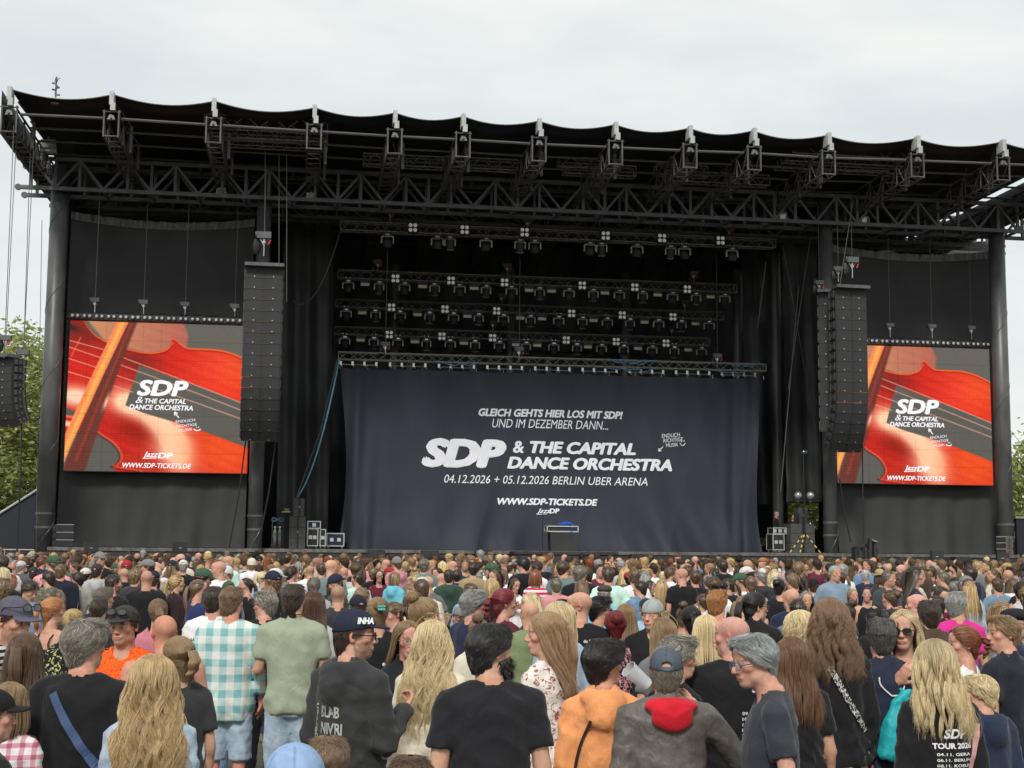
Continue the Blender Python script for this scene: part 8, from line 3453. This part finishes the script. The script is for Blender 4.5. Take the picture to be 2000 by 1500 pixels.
HWORD = {'short': 'short %s hair', 'crop': 'cropped %s hair', 'messy': 'tousled %s hair', 'thick': 'thick %s hair', 'buzz': 'shaved %s hair', 'thin': 'thinning %s hair', 'bald': 'bald head', 'curlyshort': 'short curly %s hair', 'fringe': '%s fringe',
         'long': 'long %s hair', 'wavy': 'long wavy %s hair', 'ponytail': '%s ponytail', 'bob': 'chin-length %s hair', 'bun': '%s top bun', 'midlong': 'shoulder-length %s hair', 'halfup': 'half-tied %s hair', 'curly': 'long curly %s hair', 'updo': 'pinned-up %s hair', 'braid': '%s braid'}
TWORD = {'tee': 'T-shirt', 'hoodie': 'hoodie', 'jacket': 'jacket', 'long': 'sweater', 'tank': 'sleeveless top', 'polo': 'polo shirt'}
ZONES = [(-50, 'below the outer left pillar'), (120, 'below the left side of the left screen'), (300, 'below the right side of the left screen'), (480, 'below the left line array'), (640, 'below the left end of the banner'), (800, 'below the SDP lettering'),
         (960, 'below the draped case'), (1140, 'below the word ORCHESTRA'), (1320, 'below the right end of the banner'), (1500, 'below the globe lamps'), (1640, 'below the right line array'), (1780, 'below the right screen'), (1920, 'below the outer right pillar')]
LIB_BODY, LIB_TOP, LIB_HAIR, LIB_CAP = {}, {}, {}, {}
BODYV = []
for sx in ('m', 'f'):
    for (hy, pr, pl) in ((0, 'down', 'down'), (.35, 'hold', 'down'), (-.4, 'loose', 'phone'), (.8, 'fold', 'fold'), (-.85, 'down', 'hold'), (.1, 'pocket', 'pocket'), (0, 'phone', 'phone')):
        for bwv in (1.06,):
            BODYV.append((sx, hy, pr, pl, bwv))


def lib_body(key, buzz):
    buzz = .55 if buzz else 0
    k = (key, buzz)
    if k not in LIB_BODY:
        sx, hy, pr, pl, bwv = key
        V, Q, C, hf, J, tab = make_body(sx, bwv, .02 if bwv > 1 else 0, pr, pl, hy, .22 if 'phone' in (pr, pl) else 0, .0155, dict(haircol=(.06, .04, .03), buzz=buzz, stubble=.25 if sx == 'm' else 0), hash(key) % 999)
        LIB_BODY[k] = (np_mesh('person_body', V, Q, M['skin'], col=C), hf, J, tab)
    return LIB_BODY[k]


def lib_top(key, kind, m):
    k = (key, kind, m)
    if k not in LIB_TOP:
        _, hf, J, tab = lib_body(key, 0)
        V, Q = make_top(kind, key[0], key[4], .02 if key[4] > 1 else 0, J, tab, .037, len(LIB_TOP), amp=.006)
        LIB_TOP[k] = np_mesh('garment', V, Q, M[m])
    return LIB_TOP[k]


def lib_hair(style, cut):
    k = (style, cut)
    if k not in LIB_HAIR:
        hv, hq, hc = make_hair(seed=len(LIB_HAIR) + 3, **hair_kwargs(style, 190))
        if cut:
            hq = hq[~((hv[:, 2] > .036 + .12 * hv[:, 1])[hq].any(1))]
        LIB_HAIR[k] = np_mesh('hair', hv, hq, M['hair'], col=hc)
    return LIB_HAIR[k]


def lib_cap(kind):
    if kind not in LIB_CAP:
        V, Q, C = make_cap(back=kind == 'back', vox=.010, kind='beanie' if kind == 'beanie' else 'cap')
        LIB_CAP[kind] = np_mesh('cap', V, Q, M['capcloth'], col=C)
    return LIB_CAP[kind]


used_labels = set()
TNAME = {'tee': 'shirt', 'polo': 'polo_shirt', 'tank': 'sleeveless_top', 'long': 'sweater', 'jacket': 'jacket', 'hoodie': 'hoodie'}
for (zc, X, Y, Hh, sx, qx, qy, hh) in mid:
    zone = [z for lo, z in ZONES if qx >= lo][-1]
    for tries in range(60):
        style = random.choice(HAIR_M if sx == 'm' else HAIR_F)
        hcol = HCOL[crng.choice(len(HCOL), p=HW / HW.sum())]
        kind = random.choices(['tee', 'hoodie', 'jacket', 'long', 'tank', 'polo'], [5, 2, 2, 1.5, .6, .8] if sx == 'm' else [4, 1.5, 2, 2, 1.5, 0])[0]
        tcol = TCOL[crng.choice(len(TCOL), p=TW)]
        capk = random.choices([None, 'cap', 'back', 'beanie'], [86, 9, 3, 2])[0] if sx == 'm' else random.choices([None, 'cap'], [95, 5])[0]
        ccol = random.choice([('black', (.015, .015, .017)), ('navy', (.02, .025, .05)), ('white', (.6, .6, .58)), ('green', (.05, .10, .06)), ('grey', (.2, .2, .2)), ('red', (.35, .03, .04))])
        hw = (HWORD[style] % hcol) if '%s' in HWORD[style] else HWORD[style]
        if capk:
            lab = 'person in a %s %s and %s %s, %s' % (ccol[0], {'cap': 'cap', 'back': 'backward cap', 'beanie': 'beanie'}[capk], tcol, TWORD[kind], zone)
        else:
            lab = 'person with %s in a %s %s, %s' % (hw, tcol, TWORD[kind], zone)
        if lab not in used_labels and len(lab.split()) <= 16:
            break
    used_labels.add(lab)
    key = random.choice([k for k in BODYV if k[0] == sx])
    buzz = .6 if style in ('buzz',) else .35 if style in ('crop', 'thin') else 0
    me, hf, J, tab = lib_body(key, buzz)
    body = link('person', me)
    sk = SKIN0 * crng.uniform(.88, 1.08) * np.array([1, crng.uniform(.94, 1.05), crng.uniform(.92, 1.06)])
    body.color = (*sk, 1)
    s = Hh / 1.75
    face = crng.normal(0, 34)
    u = crng.random()
    if u < .09:
        face = crng.uniform(140, 220)
    elif u < .42:
        face = crng.choice([-1, 1]) * crng.uniform(50, 110)
    body.location = (X, Y, 0)
    body.rotation_euler = (0, 0, -math.radians(face))
    wd = s * crng.uniform(.94, 1.14)
    body.scale = (wd, s * crng.uniform(.97, 1.08), s)
    tag(body, lab, 'person', 'people in the middle of the crowd')
    hm = Matrix([list(hf[0][i]) + [hf[1][i]] for i in range(3)] + [[0, 0, 0, 1]])
    mm = 'denim' if (kind == 'jacket' and tcol == 'denim blue') else 'cloth'
    to = link(TNAME[kind], lib_top(key, kind, mm), body)
    to.color = (*np.array(CC[tcol]) * crng.uniform(.85, 1.15), 1)
    lo = link('trousers', legs_mesh(sx, key[4], 'long', 'denim'), body)
    lo.color = (*random.choice([CC['denim blue'], CC['black'], CC['navy'], (.05, .08, .14), CC['pale denim'], CC['beige']]), 1)
    so = link('shoes', SHOES, body)
    so.color = (*random.choice([(.6, .6, .6), (.03, .03, .03), (.2, .16, .12)]), 1)
    if style not in ('buzz', 'bald'):
        ho = link('hair', lib_hair(style, bool(capk)), body)
        ho.matrix_local = hm
        ho.color = (*np.array(HC[hcol]) * crng.uniform(.8, 1.2), 1)
    if capk:
        co = link('hat' if capk == 'beanie' else 'cap', lib_cap(capk), body)
        co.matrix_local = hm
        co.color = (*ccol[1], 1)

# ---- the far mass before the stage, one object
tmpl = []
for i, (sx, hst, hy) in enumerate((('m', 'short', 0), ('m', 'crop', .5), ('m', 'thick', -.5), ('m', 'messy', .2), ('f', 'long', 0), ('f', 'bob', .4), ('f', 'ponytail', -.5), ('f', 'updo', .2), ('m', 'short', 1.2), ('f', 'wavy', -1.1), ('m', 'cap', .2), ('m', None, -.9))):
    rngt = np.random.default_rng(i)
    hf = head_frame(hy, 0)
    fd = Field(np.arange(-.12, .12, .031), np.arange(-.15, .17, .031), np.arange(1.40, 1.80, .031))
    T = head_T(hf)
    fd.ell((0, -.010, .035), (.0755, .0965, .0815), .02, 'add', T)
    fd.ell((0, .028, -.042), (.058, .068, .072), .03, 'add', T)
    fd.ell((0, .10, -.02), (.016, .02, .022), .012, 'add', T)
    fd.cone((0, -.0, 1.58), (0, -.012, 1.45), .048, .055, .02)
    hvv, hqq = fd.nets()
    C_, Jt, tabt = None, skeleton(sx, 1.05, 'down' if i % 2 else 'hold', 'down'), torso_table(sx, 1.05, 0)
    tv_, tq_ = make_top('long' if i % 3 else 'tee', sx, 1.05, 0, Jt, tabt, .095, i, amp=.004)
    if hst == 'cap':
        kv, kq, _ = make_cap(vox=.024)
    elif hst:
        kv, kq, _ = make_hair(seed=i, **{**hair_kwargs(hst, 26), 'width': .034})
    if hst:
        kv = kv @ hf[0].T + hf[1]
    eyes = []
    parts = [(hvv, hqq, 0), (tv_, tq_, 2)] + ([(kv, kq, 1)] if hst else [])
    # trousers as two tapering legs
    lb = MB()
    for s_ in (-1, 1):
        lb.tube((s_ * .09, 0, .02), (s_ * .085, 0, .90), .07, 5, r1=.10)
    parts.append((np.array(lb.v), np.array([f for f in lb.f if len(f) == 4]), 3))
    V = np.concatenate([p[0] for p in parts])
    off = np.cumsum([0] + [len(p[0]) for p in parts[:-1]])
    Q = np.concatenate([p[1] + o for p, o in zip(parts, off)])
    g_ = np.concatenate([np.full(len(p[0]), p[2]) for p in parts])
    sc = np.concatenate([np.ones(len(p[0])) if p[2] != 1 else np.clip(rngt.normal(1, .2, len(p[0])), .5, 1.5) for p in parts])
    tmpl.append((sx, V, Q, g_, sc))
VV, QQ, CCo, o = [], [], [], 0
for (zc, X, Y, Hh, sx, qx, qy, hh) in far:
    t = random.choice([t for t in tmpl if t[0] == sx])
    face = crng.normal(0, 25) if crng.random() > .3 else crng.uniform(-180, 180)
    a = -math.radians(face)
    s = Hh / 1.75
    v = t[1] * s
    v = np.stack([v[:, 0] * math.cos(a) - v[:, 1] * math.sin(a) + X, v[:, 0] * math.sin(a) + v[:, 1] * math.cos(a) + Y, v[:, 2]], 1)
    pal = np.array([SKIN0 * crng.uniform(.85, 1.1), np.array(HC[HCOL[crng.choice(len(HCOL), p=HW / HW.sum())]]), np.array(CC[TCOL[crng.choice(len(TCOL), p=TW)]]), np.array([.03, .04, .07])])
    VV.append(v)
    QQ.append(t[2] + o)
    CCo.append(pal[t[3]] * t[4][:, None])
    o += len(v)
if VV:
    M['farcrowd'] = mat('far_crowd', (1, 1, 1), .7, attr='Col', spec=.25)
    tag(link('crowd', np_mesh('crowd', np.concatenate(VV), np.concatenate(QQ), M['farcrowd'], col=np.concatenate(CCo))), 'dense far crowd of small heads packed up to the stage', 'crowd', kind='stuff')

# ---- two crew members behind the right wing cases
for (x, yt, hh, hy, lab, hst, hcl) in ((1516, 999, 12.5, 120, 'crew member with glasses in black behind the right wing case', 'thin', 'grey'), (1549, 1004, 11.5, 190, 'dark-haired crew member half hidden by the right wing speaker', 'short', 'black')):
    key = ('m', 0, 'hold', 'down', 1.0) if False else BODYV[0]
    me, hf, J, tab = lib_body(key, 0)
    body = link('person', me)
    p = P(x, yt, 57.6)
    s = (p.z - DECK) / 1.76
    body.location = (p.x, 57.6, DECK)
    body.rotation_euler = (0, 0, -math.radians(hy))
    body.scale = (s, s, s)
    body.color = (*SKIN0, 1)
    tag(body, lab, 'person', 'stage crew')
    hm = Matrix([list(hf[0][i]) + [hf[1][i]] for i in range(3)] + [[0, 0, 0, 1]])
    to = link('sweater', lib_top(key, 'long', 'cloth'), body)
    to.color = (*CC['black'], 1)
    lo = link('trousers', legs_mesh('m', 1.0, 'long', 'denim'), body)
    lo.color = (*CC['black'], 1)
    ho = link('hair', lib_hair(hst, False), body)
    ho.matrix_local = hm
    ho.color = (*HC[hcl], 1)
